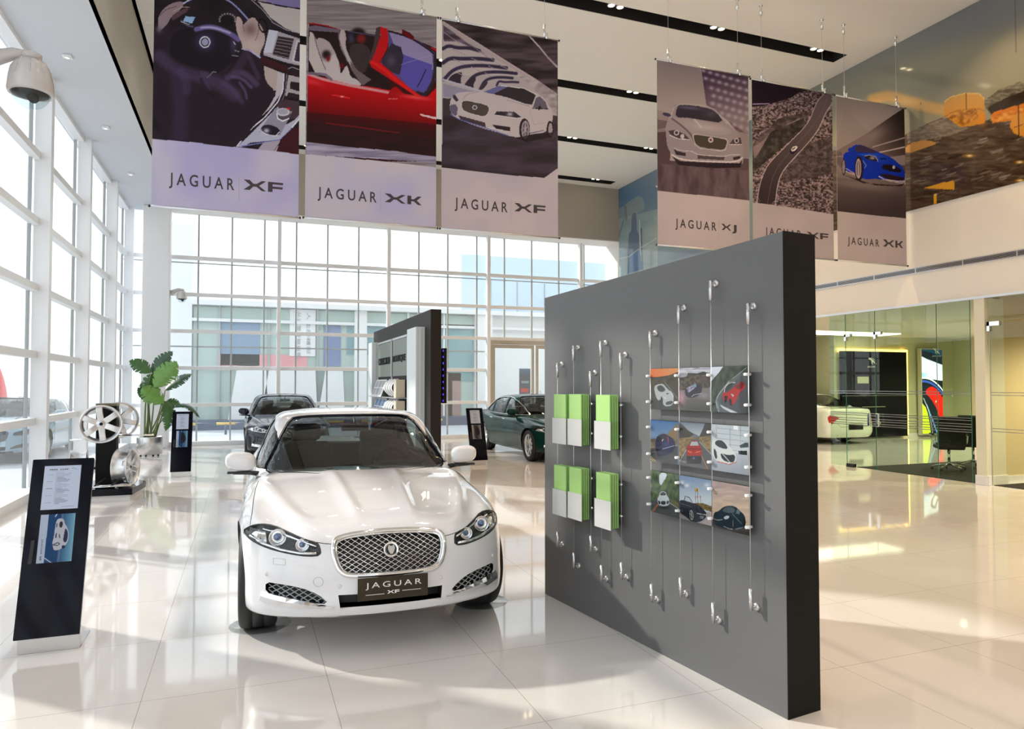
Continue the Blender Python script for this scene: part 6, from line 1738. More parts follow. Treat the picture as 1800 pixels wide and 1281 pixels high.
def ph1(P):
    P.grad(BIG, (0 + 1160, 652), (226, 130, 74), (1165, 664), (240, 120, 66))
    P.grad(BIG, (1185, 640), (214, 168, 110), (1150, 666), (236, 116, 62), .7)
    P.poly(A([(100, 340), (190, 340), (210, 365), (330, 340), (400, 305), (500, 270), (500, 420), (100, 400)]), (74, 58, 46))
    P.polyn(A([(100, 355), (500, 300), (500, 520), (100, 480)]), (62, 56, 44), (96, 88, 66), 4, 3, 3); P.grad(A([(100, 470), (500, 420), (500, 900), (100, 900)]), (1150, 670), (84, 80, 66), (1150, 724), (72, 72, 72))
    P.line(A([(310, 410), (500, 650)]), 1, (140, 136, 128))
    P.poly(A([(160, 480), (200, 445), (290, 432), (350, 510), (420, 560), (440, 620), (430, 740), (300, 760), (270, 640), (220, 680), (180, 600)]), (188, 190, 192), 1, 1); P.poly(A([(195, 470), (270, 450), (330, 520), (280, 555), (220, 540)]), (74, 76, 74), 1, 1)
    P.poly(A([(320, 690), (430, 670), (420, 720), (330, 740)]), (84, 84, 86), 1, 1); P.poly(A([(260, 600), (290, 650), (280, 720), (250, 680)]), (70, 66, 60), 1, 1); P.poly(A([(335, 565), (370, 568), (360, 585), (335, 580)]), (50, 50, 54)); P.poly(A([(300, 620), (330, 635), (320, 655)]), (240, 240, 240)); P.line(A([(390, 540), (430, 620)]), 1.2, (226, 228, 230))
def ph2(P):
    P.grad(BIG, (0 + 1200, 644), (176, 170, 188), (1200, 664), (200, 196, 206)); P.polyn(A([(510, 200), (950, 190), (950, 330), (510, 330)]), (150, 146, 162), (214, 210, 220), 12, 3, 5)
    P.polyn(A([(510, 350), (620, 330), (640, 280), (760, 290), (860, 260), (950, 290), (950, 520), (510, 560)]), (66, 60, 50), (110, 98, 86), 3, 3, 6); P.poly(A([(640, 285), (760, 290), (860, 262), (950, 285), (950, 310), (640, 310)]), (58, 54, 48), .8)
    P.grad(A([(510, 530), (950, 490), (950, 900), (510, 900)]), (1200, 690), (130, 118, 120), (1205, 724), (84, 84, 78)); P.blob(1199, 700, 6, 12, (208, 150, 164), .8); P.blob(1238, 695, 9, 6, (150, 146, 148), .8)
    P.poly(A([(600, 500), (640, 465), (700, 445), (735, 418), (770, 450), (830, 470), (840, 540), (790, 600), (700, 640), (620, 620), (590, 560)]), (62, 56, 70), 1, 1); P.polyn(A([(610, 500), (690, 455), (740, 425), (760, 460), (740, 490), (650, 560)]), (90, 80, 110), (206, 190, 214), 1.5, 1.2, 8); P.poly(A([(710, 455), (750, 440), (755, 480), (730, 490)]), (110, 160, 170)); P.line(A([(690, 620), (720, 590), (830, 570)]), .8, (190, 190, 196))
def ph3(P):
    P.polyn(BIG, (54, 62, 54), (92, 100, 84), 4, 10, 9); P.poly(A([(950, 180), (1140, 180), (1080, 270), (965, 400)]), (224, 228, 240), 1, 0)
    P.poly(A([(1460, 200), (1230, 390), (1120, 490), (1040, 620), (1030, 760), (1060, 840), (1470, 850)]), (96, 104, 106), 1, 1); P.poly(A([(1200, 500), (1460, 260), (1480, 850), (1350, 850), (1090, 720), (1100, 620)]), (86, 88, 94), 1, 1)
    P.line(A([(1460, 210), (1260, 370)]), 1, (150, 160, 150)); P.line(A([(1220, 400), (1040, 620), (1030, 720), (1080, 840)]), 1.4, (170, 180, 176), 1, 2); P.poly(A([(1090, 730), (1340, 845), (1260, 850), (1130, 780)]), (206, 214, 220)); P.line(A([(1040, 650), (1070, 800)]), 3, (120, 136, 146))
    P.poly(A([(1120, 600), (1140, 550), (1190, 560), (1300, 470), (1380, 400), (1440, 420), (1440, 500), (1360, 560), (1310, 700), (1240, 750), (1210, 650), (1150, 700)]), (184, 52, 50), 1, 1)
    P.poly(A([(1150, 520), (1190, 450), (1250, 410), (1290, 420), (1240, 500), (1180, 560)]), (62, 70, 72), 1, 1); P.line(A([(1150, 550), (1160, 480), (1230, 415), (1300, 420)]), 1.2, (214, 200, 196), 1, 1); P.poly(A([(1300, 480), (1400, 400), (1440, 430), (1400, 500), (1340, 510)]), (120, 40, 44)); P.poly(A([(1240, 570), (1290, 600), (1270, 620)]), (190, 200, 200)); P.poly(A([(1150, 600), (1200, 610), (1180, 700), (1150, 690)]), (50, 30, 30)); P.poly(A([(1210, 640), (1250, 650), (1260, 740), (1230, 740)]), (50, 46, 48))
def ph4(P):
    P.grad(BIG, (1150, 742), (70, 114, 168), (1150, 775), (126, 150, 180)); P.poly(A([(330, 1160), (500, 980), (500, 1300), (360, 1300)]), (134, 110, 80)); P.poly(A([(100, 1210), (180, 1200), (180, 1290), (100, 1290)]), (96, 82, 74))
    P.polyn(D([(100, -20), (470, -60), (470, 120), (100, 60)]), (112, 98, 78), (140, 124, 98), 5, 3, 12); P.poly(D([(100, 60), (470, 30), (470, 300), (100, 250)]), (70, 70, 74)); P.line(D([(105, 160), (190, 250)]), .9, (206, 176, 90)); P.line(D([(105, 185), (160, 250)]), .9, (206, 176, 90))
    P.poly([(1153, 790), (1152, 775), (1156, 765), (1168, 761), (1176, 766), (1186, 772), (1188, 785), (1184, 794), (1170, 800), (1160, 803)], (36, 38, 74), 1, 1); P.poly([(1156, 775), (1160, 764), (1172, 763), (1176, 770)], (44, 40, 46)); P.line([(1165, 789), (1186, 783)], .8, (176, 190, 220)); P.line([(1164, 775), (1166, 772)], 1, (230, 210, 220)); P.line([(1174, 768), (1176, 778)], .8, (210, 60, 70)); P.poly([(1153, 790), (1158, 788), (1160, 803), (1156, 800)], (26, 26, 36)); P.blob(1172, 780, 6, 3, (60, 66, 130), .8)
def ph5(P):
    P.grad(BIG, (1220, 742), (120, 130, 146), (1220, 770), (196, 202, 206)); P.poly(A([(510, 980), (560, 1010), (640, 1090), (760, 1160), (800, 1170), (840, 1090), (880, 990), (960, 990), (960, 1300), (510, 1300)]), (70, 66, 60)); P.polyn([(1193, 770), (1215, 768), (1232, 768), (1250, 765), (1250, 800), (1193, 815)], (110, 92, 64), (160, 134, 92), 4, 2.5, 15); P.poly([(1213, 768), (1232, 768), (1222, 762)], (110, 116, 124))
    P.poly([(1216, 771), (1228, 771), (1252, 800), (1252, 830), (1193, 830), (1193, 812)], (96, 96, 98)); P.line([(1194, 812), (1210, 785)], .8, (206, 206, 206)); P.line([(1233, 800), (1245, 825)], .8, (226, 150, 70)); P.line([(1230, 776), (1252, 800)], .7, (206, 206, 206))
    P.poly([(1207, 791), (1208, 784), (1214, 779), (1216, 774), (1226, 774), (1228, 779), (1233, 784), (1234, 800), (1230, 812), (1210, 812), (1207, 800)], (168, 44, 44), 1, 1); P.poly([(1213, 783), (1216, 776), (1226, 776), (1229, 783)], (176, 184, 188)); P.poly([(1207, 801), (1234, 801), (1233, 815), (1208, 815)], (58, 52, 54)); P.line([(1210, 793), (1216, 795)], 1.6, (250, 120, 60)); P.line([(1224, 795), (1231, 793)], 1.6, (250, 120, 60)); P.blob(1220, 805, 2.2, 1.8, (90, 130, 190), 1); P.line([(1207, 789), (1234, 789)], 1, (60, 26, 30))
def ph6(P):
    P.grad(BIG, (1280, 742), (196, 204, 212), (1280, 800), (214, 218, 224))
    for k in range(5): P.line([(1262, 752 + k * 9), (1316, 758 + k * 9)], .8, (150, 158, 168))
    for x in (1260, 1284, 1302): P.line([(x, 742), (x, 800)], 1, (160, 168, 178))
    P.poly([(1290, 747), (1298, 748), (1298, 756), (1290, 755)], (250, 252, 255)); P.grad([(1251, 800), (1318, 795), (1318, 836), (1251, 836)], (1280, 800), (190, 194, 204), (1280, 832), (160, 166, 178))
    P.poly([(1250, 792), (1252, 778), (1256, 772), (1270, 772), (1280, 780), (1290, 793), (1295, 802), (1294, 812), (1284, 816), (1266, 813), (1256, 806)], (226, 228, 228), 1, 1); P.poly([(1256, 780), (1260, 773), (1272, 774), (1282, 790), (1266, 787)], (56, 62, 70), 1, 1); P.poly([(1266, 795), (1280, 800), (1293, 798), (1292, 812), (1282, 813), (1270, 808)], (40, 46, 52), 1, 1); P.line([(1270, 797), (1280, 808), (1284, 813)], 1.2, (220, 224, 226)); P.line([(1262, 811), (1282, 816), (1295, 812)], 1.3, (206, 70, 56)); P.poly([(1254, 788), (1259, 790), (1262, 806), (1257, 806)], (60, 66, 70), 1, 1)
    P.poly([(1296, 790), (1304, 782), (1316, 780), (1316, 800), (1298, 798)], (214, 218, 220), 1, 1); P.poly([(1300, 783), (1310, 778), (1316, 778), (1316, 786), (1302, 787)], (70, 84, 90)); P.poly([(1298, 792), (1314, 792), (1314, 800), (1299, 798)], (46, 54, 60))
def ph7(P):
    P.polyn(BIG, (44, 62, 40), (96, 122, 78), 3, 6, 21); P.poly(D([(220, 380), (330, 390), (300, 470), (250, 560), (220, 520)]), (222, 230, 240), 1, 1); P.polyn(D([(240, 560), (290, 470), (320, 560), (250, 640)]), (80, 108, 66), (110, 140, 90), 2, 3, 22); P.poly(D([(100, 780), (230, 680), (340, 700), (480, 860), (480, 1000), (100, 1000)]), (88, 90, 90)); P.poly(D([(350, 720), (480, 780), (480, 860), (400, 800)]), (110, 104, 70)); P.line(D([(360, 780), (480, 860)]), .9, (206, 206, 200)); P.line(D([(110, 915), (195, 800)]), .8, (232, 130, 70)); P.line(D([(125, 920), (205, 808)]), .8, (232, 130, 70))
    P.poly(D([(196, 740), (200, 710), (220, 690), (230, 640), (270, 625), (310, 640), (325, 690), (345, 710), (355, 760), (350, 810), (280, 830), (210, 810)]), (214, 222, 226), 1, 1); P.poly(D([(228, 685), (240, 645), (270, 635), (300, 645), (318, 680)]), (70, 80, 84), 1, 1); P.poly(D([(240, 755), (310, 755), (305, 805), (245, 805)]), (44, 50, 54), 1, 1); P.poly(D([(203, 750), (235, 758), (235, 800), (212, 795)]), (56, 64, 68)); P.poly(D([(350, 750), (318, 758), (318, 800), (345, 790)]), (56, 64, 68)); P.blob(1168, 892, 12, 2, (50, 52, 52), .9)
def ph8(P):
    P.grad(BIG, (1220, 838), (110, 134, 168), (1220, 880), (206, 214, 222)); P.blob(1199, 848, 4, 3, (232, 226, 232), .9); P.blob(1208, 853, 4, 3, (232, 226, 232), .9); P.blob(1243, 852, 5, 4, (214, 222, 232), .7)
    for x, y0 in ((1222, 859), (1226, 859), (1231, 870)): P.line([(x + .5, y0), (x + 1.5, 884)], .6, (110, 80, 60))
    P.poly([(1223, 857), (1228, 858), (1228, 865), (1223, 864)], (206, 150, 60)); P.poly([(1225, 859), (1227, 859), (1227, 863), (1225, 863)], (60, 44, 20))
    for x in (1223, 1226.5, 1231.5): P.poly([(x - 1.2, 873), (x, 870.5), (x + 1.2, 873), (x, 876)], (176, 110, 70))
    P.polyn([(1222, 884), (1236, 884), (1252, 890), (1252, 900), (1222, 890)], (90, 80, 50), (150, 120, 60), 2, 2, 31); P.grad([(1193, 900), (1252, 900), (1252, 928), (1193, 920)], (1210, 905), (150, 140, 140), (1240, 925), (196, 180, 180))
    P.poly([(1194, 880), (1200, 878), (1212, 882), (1228, 886), (1240, 898), (1243, 903), (1240, 912), (1228, 918), (1216, 917), (1206, 908), (1194, 900)], (42, 46, 58), 1, 1); P.line([(1203, 880), (1205, 872), (1212, 874), (1217, 882)], 1.2, (34, 36, 44)); P.poly([(1206, 875), (1212, 876), (1215, 881), (1206, 880)], (190, 200, 214)); P.ell(1216, 905, 5, 11.5, (26, 26, 30), rot=-.1); P.ell(1216, 905, 3.6, 9, (150, 152, 156), rot=-.1); P.ell(1216, 905, 2.6, 7, (60, 62, 66), rot=-.1); P.line([(1216, 897), (1216, 913)], .9, (200, 202, 206)); P.line([(1213, 902), (1219, 909)], .8, (200, 202, 206)); P.line([(1226, 902), (1242, 905)], 1.2, (206, 208, 212)); P.poly([(1230, 906), (1238, 907), (1237, 912), (1231, 911)], (120, 124, 130)); P.line([(1196, 884), (1214, 890)], 1, (90, 100, 140))
def ph9(P):
    P.grad(BIG, (1280, 850), (176, 152, 148), (1280, 892), (226, 196, 164)); P.polyn(BIG, (150, 140, 146), (220, 190, 180), 16, 4, 33, .35); P.grad([(1250, 912), (1318, 925), (1318, 945), (1250, 935)], (1280, 915), (110, 100, 96), (1280, 940), (60, 56, 58))
    P.poly([(1254, 908), (1256, 900), (1264, 898), (1270, 892), (1278, 888.5), (1292, 889), (1302, 898), (1310, 906), (1312, 922), (1306, 930), (1298, 926), (1290, 932), (1264, 926), (1255, 920)], (34, 50, 62), 1, 1); P.poly([(1268, 898), (1276, 890), (1290, 891), (1294, 900), (1282, 902)], (84, 96, 104), 1, 1); P.poly([(1296, 894), (1302, 899), (1300, 904), (1294, 902)], (110, 120, 124)); P.poly([(1272, 908), (1282, 905), (1282, 911), (1274, 913)], (196, 206, 212), 1, 1); P.line([(1288, 903), (1296, 912), (1304, 920)], 1, (96, 130, 140), 1, 1); P.line([(1256, 912), (1262, 914), (1270, 913)], 1, (190, 196, 200)); P.ell(1289, 920, 2.6, 9, (30, 32, 36)); P.ell(1289, 920, 1.4, 7, (96, 100, 104)); P.ell(1309, 918, 2, 8, (30, 32, 36)); P.line([(1273, 925), (1282, 929), (1288, 930)], 1, (176, 180, 184)); P.line([(1294, 930), (1306, 927)], 1, (150, 156, 160)); P.ell(1256, 918, 1.6, 5, (60, 66, 70))
cols = [(1.403, 1.668), (1.671, 1.941), (1.944, 2.219)]
rows = [(1.528, 1.780), (1.201, 1.459), (.886, 1.142)]
plab = [['photo of a pale grey sports car under an orange sunset', 'photo of a dark camouflaged coupe among grey hills', 'photo of a red sports car leaning round a bend'],
        ['photo of a dark blue roadster under a blue sky', 'photo of a red car from behind on a mountain road', 'photo of a white racing coupe in a pale workshop'],
        ['photo of a white car on a tree-lined forest road', 'photo of a black open car beside yellow road signs', 'photo of a dark teal coupe under a pinkish sky']]
arts = [[ph1, ph2, ph3], [ph4, ph5, ph6], [ph7, ph8, ph9]]
WNv = WT.cross(Vector((0, 0, 1)))
for r in range(3):
    for c in range(3):
        s0, s1 = cols[c]; z0, z1 = rows[r]
        w, h_ = s1 - s0, z1 - z0
        p = thing('photo_panel', plab[r][c], 'photo panel', onwall(s0, OFF, z0), wall_rz, 'photo panels on the grey wall')
        cs = [pix_of(onwall(a, OFF, b)) for a, b in ((s0, z0), (s1, z0), (s1, z1), (s0, z1))]
        if SGN < 0: Ml = frame((0, 0, 0), (1, 0, 0), (0, 0, 1), (0, -1, 0))
        else: Ml = frame((0, 0, 0), (1, 0, 0), (0, 0, 1), (0, 1, 0))
        me = print_mesh('photo_print', Ml, w, h_, 110, 110, cs, arts[r][c], .002)
        link('photo_print', me, M_['print_photo'], p)
        t = MB(); ob(t, -.003, w + .003, .0025, .0045, -.003, h_ + .003); t.build('acrylic_cover', M_['acrylic'], p)
        t = MB(); ob(t, -.002, w + .002, -.006, -.001, -.002, h_ + .002); t.build('backing', M_['near_black'], p)
        for x in ((-.001,) if c < 2 else (-.001, w + .003)):
            for z in (.045, h_ - .045):
                t = MB(); t.tube([(x, SGN * -.012, z), (x, SGN * .03, z)], .008, 12); t.tube([(x - .012, SGN * .02, z), (x + .016, SGN * .02, z)], .007, 10); t.build('cable_grip', M_['white'], p)

# ------------------------------------------------------------------ information stands
def paper_art(P):
    B_ = [(-1, -1), (2, -1), (2, 2), (-1, 2)]
    P.poly(B_, (196, 208, 232))
    for k, y in enumerate(np.arange(.12, .84, .032)):
        l = .12 + .25 * abs(math.sin(k * 2.3)); P.poly([(.36, y), (.36 + l, y), (.36 + l, y + .012), (.36, y + .012)], (120, 130, 150), .8)
        if k % 5 == 1: P.poly([(.10, y), (.26, y), (.26, y + .010), (.10, y + .010)], (110, 120, 140), .8)
    P.poly([(.33, .14), (.355, .14), (.355, .86), (.33, .86)], (150, 160, 182), .5)
    for k in range(9):
        if k != 4: P.poly([(.14 + k * .058, .90), (.14 + k * .058 + .04, .90), (.14 + k * .058 + .04, .925), (.14 + k * .058, .925)], (44, 48, 62), .9)
    P.poly([(.2, .875), (.55, .875), (.55, .883), (.2, .883)], (120, 130, 150), .7); P.poly([(.55, .05), (.9, .05), (.9, .058), (.55, .058)], (90, 100, 120), .8)
    P.line([(.74, .93), (.82, .92), (.9, .90)], .012, (140, 150, 168)); P.line([(.76, .955), (.84, .935)], .008, (140, 150, 168)); P.line([(.68, .72), (.68, .82), (.74, .82)], .008, (120, 130, 150))
def screen_art(tint=True, white=True):
    def f(P):
        B_ = [(-1, -1), (2, -1), (2, 2), (-1, 2)]
        a, b = ((36, 78, 128), (150, 206, 232)) if tint else ((70, 70, 76), (190, 190, 192))
        P.poly(B_, a); P.grad([(.55, -1), (2, -1), (2, 2), (.62, 2)], (.55, 0), a, (1.05, 0), b)
        P.poly([(-1, -1), (.20, -1), (.24, 2), (-1, 2)], (196, 212, 238) if tint else (180, 180, 182))
        P.poly([(.58, -1), (.66, -1), (.66, 2), (.60, 2)], (130, 140, 170) if tint else (120, 120, 124), .6)
        P.line([(.22, .10), (.46, -.02)], .02, (210, 220, 235)); P.line([(.42, .95), (.46, 1.0)], .03, (200, 214, 236))
        w = (206, 210, 224) if white else (52, 40, 44)
        P.poly([(.46, .88), (.44, .70), (.43, .50), (.40, .40), (.44, .30), (.48, .24), (.62, .25), (.74, .30), (.84, .38), (.87, .55), (.80, .70), (.70, .80), (.68, .88), (.56, .91)], w, 1, 2)
        P.poly([(.55, .82), (.56, .72), (.64, .70), (.66, .80), (.62, .85)], (50, 54, 62), 1, 1); P.poly([(.47, .80), (.47, .72), (.50, .72), (.50, .80)], (40, 44, 60)); P.poly([(.48, .60), (.47, .50), (.51, .50), (.51, .60)], (40, 44, 60)); P.poly([(.58, .60), (.62, .50), (.60, .48), (.57, .54)], (40, 44, 60))
        P.poly([(.70, .42), (.80, .38), (.84, .50), (.82, .62), (.74, .70), (.72, .60)], (56, 54, 96), 1, 1); P.poly([(.68, .34), (.80, .33), (.76, .26), (.68, .28)], (44, 60, 76), 1, 1); P.line([(.43, .36), (.56, .40), (.62, .37), (.56, .34), (.42, .36)], .02, (70, 74, 90))
    return f
def info_stand(lab, x0, y0, rz=0, w=.345, art=None, papercol=None, logo='XF'):
    s = thing('info_stand', lab, 'information stand', (x0, y0, 0), rz, 'black information stands')
    ln = .375
    L_ = math.hypot(1.075, ln)
    up = Vector((0, ln / L_, 1.075 / L_)); nrm = Vector((0, -1.075 / L_, ln / L_))
    Mp = frame((0, -.06, .105), (1, 0, 0), up, nrm)
    t = MB()
    for a, b, c0, c1 in ((0, 1, 0, 0),):
        bm = bmesh.new(); bmesh.ops.create_cube(bm, size=1)
        for v in bm.verts: v.co = Vector((w / 2 + v.co.x * w, L_ / 2 + v.co.y * L_, -.014 + v.co.z * .028))
        bmesh.ops.bevel(bm, geom=list(bm.edges), offset=.003, segments=2, affect='EDGES')
        for v in bm.verts: v.co = Mp @ v.co
        t.bm(bm)
    pn = t.build('panel', M_['black_gloss'], s)
    t = MB(); t.rbox(.012, w - .008, -.01, .06, 0, .125, .002); t.build('base', M_['steel'], s)
    t = MB(); t.rbox(.012, w - .008, .0, .33, 0, .008, .002); t.build('base_plate', M_['alu'], s)
    q = lambda u, v: (u * w, v * L_)
    (a, b), (c, d) = q(.205, .700), q(.80, .957)
    me = print_mesh('paper', frame(Mp @ Vector((a, b, .001)), (1, 0, 0), up, nrm), c - a, d - b, 90, 130, [(0, 0), (1, 0), (1, 1), (0, 1)], paper_art, .001)
    link('paper', me, M_['print_matt'], s)
    (a, b), (c, d) = q(.225, .400), q(.775, .672)
    me = print_mesh('picture', frame(Mp @ Vector((a, b, .001)), (1, 0, 0), up, nrm), c - a, d - b, 110, 150, [(0, 0), (1, 0), (1, 1), (0, 1)], art or screen_art(), .001)
    pc = link('picture', me, M_['print_photo'], s)
    t = MB()
    Mt = frame(Mp @ Vector((a + (c - a) * .075, b + (d - b) * .49, .0024)), -up, (1, 0, 0), nrm)
    fit_text(t, 'JAGUAR', Mt, (d - b) * .31, .0125, 1.1, .0006)
    Mt = frame(Mp @ Vector((a + (c - a) * .075, b + (d - b) * .145, .0024)), -up, (1, 0, 0), nrm)
    model_letters(t, logo, Mt, (d - b) * .09, .0125, .0006)
    t.build('lettering', M_['ink'], pc)
    t = MB(); Mz = Mp
    t.prism([q(.10, .40), q(.155, .40), q(.17, .53), q(.115, .53)], .001, .0025, Mp); t.build('card_pocket', M_['black'], s)
    return s
info_stand('large black information stand in the left foreground', -1.318, 5.245, 0, .357)
info_stand('small upright black information stand beside the potted plant', -1.245, 14.20, 0, .345, screen_art(True, False))
info_stand('small black information stand next to the green car', 4.42, 14.12, 0, .365, screen_art(False, False))

# ------------------------------------------------------------------ alloy wheel display
ws = thing('wheel_display_stand', 'black pillar stand with chrome rails on a low black plinth', 'display stand', (-1.93, 12.15, 0))
t = MB()
hexp = [(-.42, -.58), (.42, -.58), (.50, .25), (.30, .62), (-.30, .62), (-.50, .25)]
t.prism([(a * .92, b * .92) for a, b in hexp], 0, .085); t.build('plinth', M_['white'], ws)
t = MB(); t.prism(hexp, .085, .175); t.build('base', M_['black_gloss'], ws)
t = MB(); t.rbox(-.135, .135, -.12, .12, .175, 1.39, .015); t.build('pillar', M_['near_black'], ws)
t = MB(); t.rbox(-.14, .14, -.125, .125, 1.36, 1.40, .004); t.build('pillar_cap', mat('bronze_cap', (.16, .13, .08), .25, metal=.8), ws)
for yy in (-.50, -.36):
    t = MB(); t.tube([(-.38, yy, .205), (.40, yy, .205)], .014, 10); t.tube([(-.2, yy, .17), (-.2, yy, .205)], .01, 8); t.tube([(.2, yy, .17), (.2, yy, .205)], .01, 8); t.build('floor_rail', M_['chrome'], ws)
for (a, b) in (((-.44, -.25, .875), (-.13, -.25, .885)), ((.13, .12, .905), (.62, .12, .90))):
    t = MB(); t.tube([a, b], .012, 10); t.build('cross_bar', M_['chrome'], ws)
t = MB(); t.tube([(-.02, -.12, 1.10), (-.02, -.42, 1.10)], .02, 10); t.build('wheel_arm', M_['chrome'], ws)
t = MB(); t.tube([(-.13, 0, .43), (-.42, 0, .43)], .02, 10); t.build('wheel_arm', M_['chrome'], ws)
t = MB(); t.tube([(.13, 0, .43), (.40, 0, .43)], .02, 10); t.build('wheel_arm', M_['chrome'], ws)
for (x, y) in ((-.1, -.45), (.12, -.5)):
    t = MB(); t.tube([(x, y, .20), (x + .12, y + .2, .30)], .012, 8); t.build('stop_lever', M_['black'], ws)
white_alloy = mat('white_silver_alloy', (0.88, 0.88, 0.89), 0.25, metal=.05, coat=.6)
rim_me = rim_mesh(.272, .22, 6, 'single').mesh('alloy')
def alloy(lab, loc, zdir, m, roll=0.0):
    o = thing('alloy_wheel', lab, 'alloy wheel', loc, 0, 'alloy wheels on the stand')
    zdir = Vector(zdir).normalized()
    o.rotation_mode = 'XYZ'
    o.rotation_euler = zdir.to_track_quat('Z', 'Y').to_euler()
    b = link('rim', rim_me, m, o); b.rotation_euler = (0, 0, roll)
    t = MB(); t.lathe([(0, .078), (.022, .078), (.026, .070), (.028, .06)], 20); t.build('centre_cap', M_['black_gloss'], o)
    return o
alloy('white six-spoke alloy wheel facing the camera high on the stand', (-1.955, 11.80, 1.108), (.12, -1, 0), white_alloy, .12)
alloy('silver alloy wheel half hidden behind the white six-spoke one', (-1.83, 12.42, 1.135), (.35, -.95, 0), M_['alu'], .3)
alloy('alloy wheel seen from its side low on the right of the stand', (-1.66, 12.0, .445), (.97, -.22, 0), M_['alu'], .2)
alloy('alloy wheel seen from its side low on the left of the stand', (-2.27, 12.0, .445), (-.97, -.1, 0), M_['alu'], .5)

# ------------------------------------------------------------------ potted plant
pp = thing('potted_plant', 'tall broad-leaved plant in a round steel pot by the column', 'plant', (-2.09, 18.72, 0))
t = MB(); t.lathe([(.262, .04), (.275, .045), (.278, .44), (.272, .452), (.262, .452), (.26, .42), (0, .42)], 48)
t.lathe([(0, .04), (.262, .04)], 48); t.build('pot', M_['steel'], pp)
t = MB(); t.lathe([(0, .418), (.26, .425)], 32); t.build('soil', mat('soil', (.05, .035, .02), .9, bump=.8, bscale=60), pp)
for k in range(4):
    a = k * math.pi / 2 + .5
    t = MB(); t.lathe([(0, 0), (.02, 0), (.02, .04), (0, .04)], 10, Matrix.Translation((.2 * math.cos(a), .2 * math.sin(a), 0))); t.build('caster', M_['black'], pp)
leafA = mat('leaf_green', (0.055, 0.17, 0.035), 0.35, coat=.3, noise=.5, nscale=9)
leafB = mat('leaf_bright_green', (0.15, 0.34, 0.05), 0.35, coat=.3, noise=.4, nscale=9)
leafC = mat('leaf_deep_green', (0.035, 0.11, 0.04), 0.35, coat=.3, noise=.5, nscale=9)
stemM = mat('leaf_stalk', (0.16, 0.22, 0.06), 0.5, noise=.6, nscale=20)
def bez(p, n):
    out = []
    for i in range(n):
        t_ = i / (n - 1); q = [Vector(v) for v in p]
        while len(q) > 1: q = [q[j].lerp(q[j + 1], t_) for j in range(len(q) - 1)]
        out.append(q[0])
    return out
def leaf(base, mid, tip, width, face, m, seed, notch=.5):
    rnd = random.Random(seed)
    n = 46
    P_ = bez([base, mid, tip], n)
    f = Vector(face).normalized()
    V = []; F = []
    cuts = [rnd.randint(6, n - 5) for _ in range(9)]
    for i, p in enumerate(P_):
        t_ = i / (n - 1)
        tg = (P_[min(i + 1, n - 1)] - P_[max(i - 1, 0)]).normalized()
        s = tg.cross(f).normalized(); nn = s.cross(tg).normalized()
        w = width * .5 * (math.sin(math.pi * min(1, t_ * 1.02) ** .75) ** .75) * (1 if t_ < .9 else (1 - t_) / .1 * .8 + .2)
        wl = w * (1 - notch * (1 if i in cuts[:5] else .0)) * (1 + .06 * math.sin(i * 1.3 + seed))
        wr = w * (1 - notch * (1 if i in cuts[4:] else .0)) * (1 + .06 * math.sin(i * 1.7 + seed * 2))
        bw = .04 * math.sin(i * .9 + seed)
        V += [p - s * wl - nn * (wl * .28) + tg * wl * .35 + nn * bw * wl, p - s * wl * .5 - nn * (wl * .05) + tg * wl * .15, p + nn * -.004, p + s * wr * .5 - nn * (wr * .05) + tg * wr * .15, p + s * wr - nn * (wr * .28) + tg * wr * .35 - nn * bw * wr]
    for i in range(n - 1):
        for j in range(4):
            F.append((i * 5 + j, i * 5 + j + 1, (i + 1) * 5 + j + 1, (i + 1) * 5 + j))
    t = MB(); t.add(V, F, 0, True)
    # underside, so the blade has thickness
    off = f * -.003
    t.add([v + off for v in V], [q[::-1] for q in F], 0, True)
    o = t.build('leaf_blade', m, None, fixn=False)
    return o
def L3(px, py, dy=0.0):
    p = px_on_y(px, py, 18.72 + dy); return Vector((p.x + 2.09, 18.72 + dy - 18.72, p.z))
LV = [(266, 655, 248, 640, 226, 634, .36, (.1, -1, .35), leafA, 0.05, 255, 690), (268, 657, 280, 632, 305, 617, .34, (-.2, -1, .2), leafC, .15, 262, 690), (272, 681, 288, 655, 312, 634, .52, (-.1, -1, .3), leafB, -.10, 270, 720),
      (290, 686, 312, 662, 338, 657, .40, (-.1, -.6, .9), leafC, .05, 285, 725), (288, 708, 268, 694, 249, 679, .46, (.2, -1, .2), leafB, -.18, 280, 730), (258, 692, 262, 672, 270, 656, .34, (.3, -1, .1), leafA, .12, 262, 725),
      (284, 706, 306, 716, 290, 760, .34, (.4, -1, .3), leafA, -.06, 278, 740), (306, 716, 330, 700, 352, 736, .22, (0, -.5, 1), leafC, .04, 288, 735), (262, 704, 252, 690, 248, 672, .28, (.6, -1, 0), leafC, .2, 262, 735),
      (292, 708, 302, 704, 318, 712, .26, (.1, -.9, .5), leafA, .1, 284, 735)]
for k, (bx, by, mx_, my_, tx, ty, w, fc, m, dy, sx_, sy_) in enumerate(LV):
    o = leaf(L3(bx, by, dy), L3(mx_, my_, dy), L3(tx, ty, dy), w, fc, m, k + 3)
    o.name = 'leaf_blade'; o.parent = pp
    t = MB()
    a = Vector(((k % 5 - 2) * .05, ((k * 3) % 4 - 1.5) * .05, .40))
    P_ = bez([a, a.lerp(L3(sx_, sy_, dy), .6) + Vector((0, 0, .1)), L3(sx_, sy_, dy), L3(bx, by, dy)], 14)
    t.tube(P_, [.022 - .012 * i / 13 for i in range(14)], 8); t.build('leaf_stalk', stemM, pp)

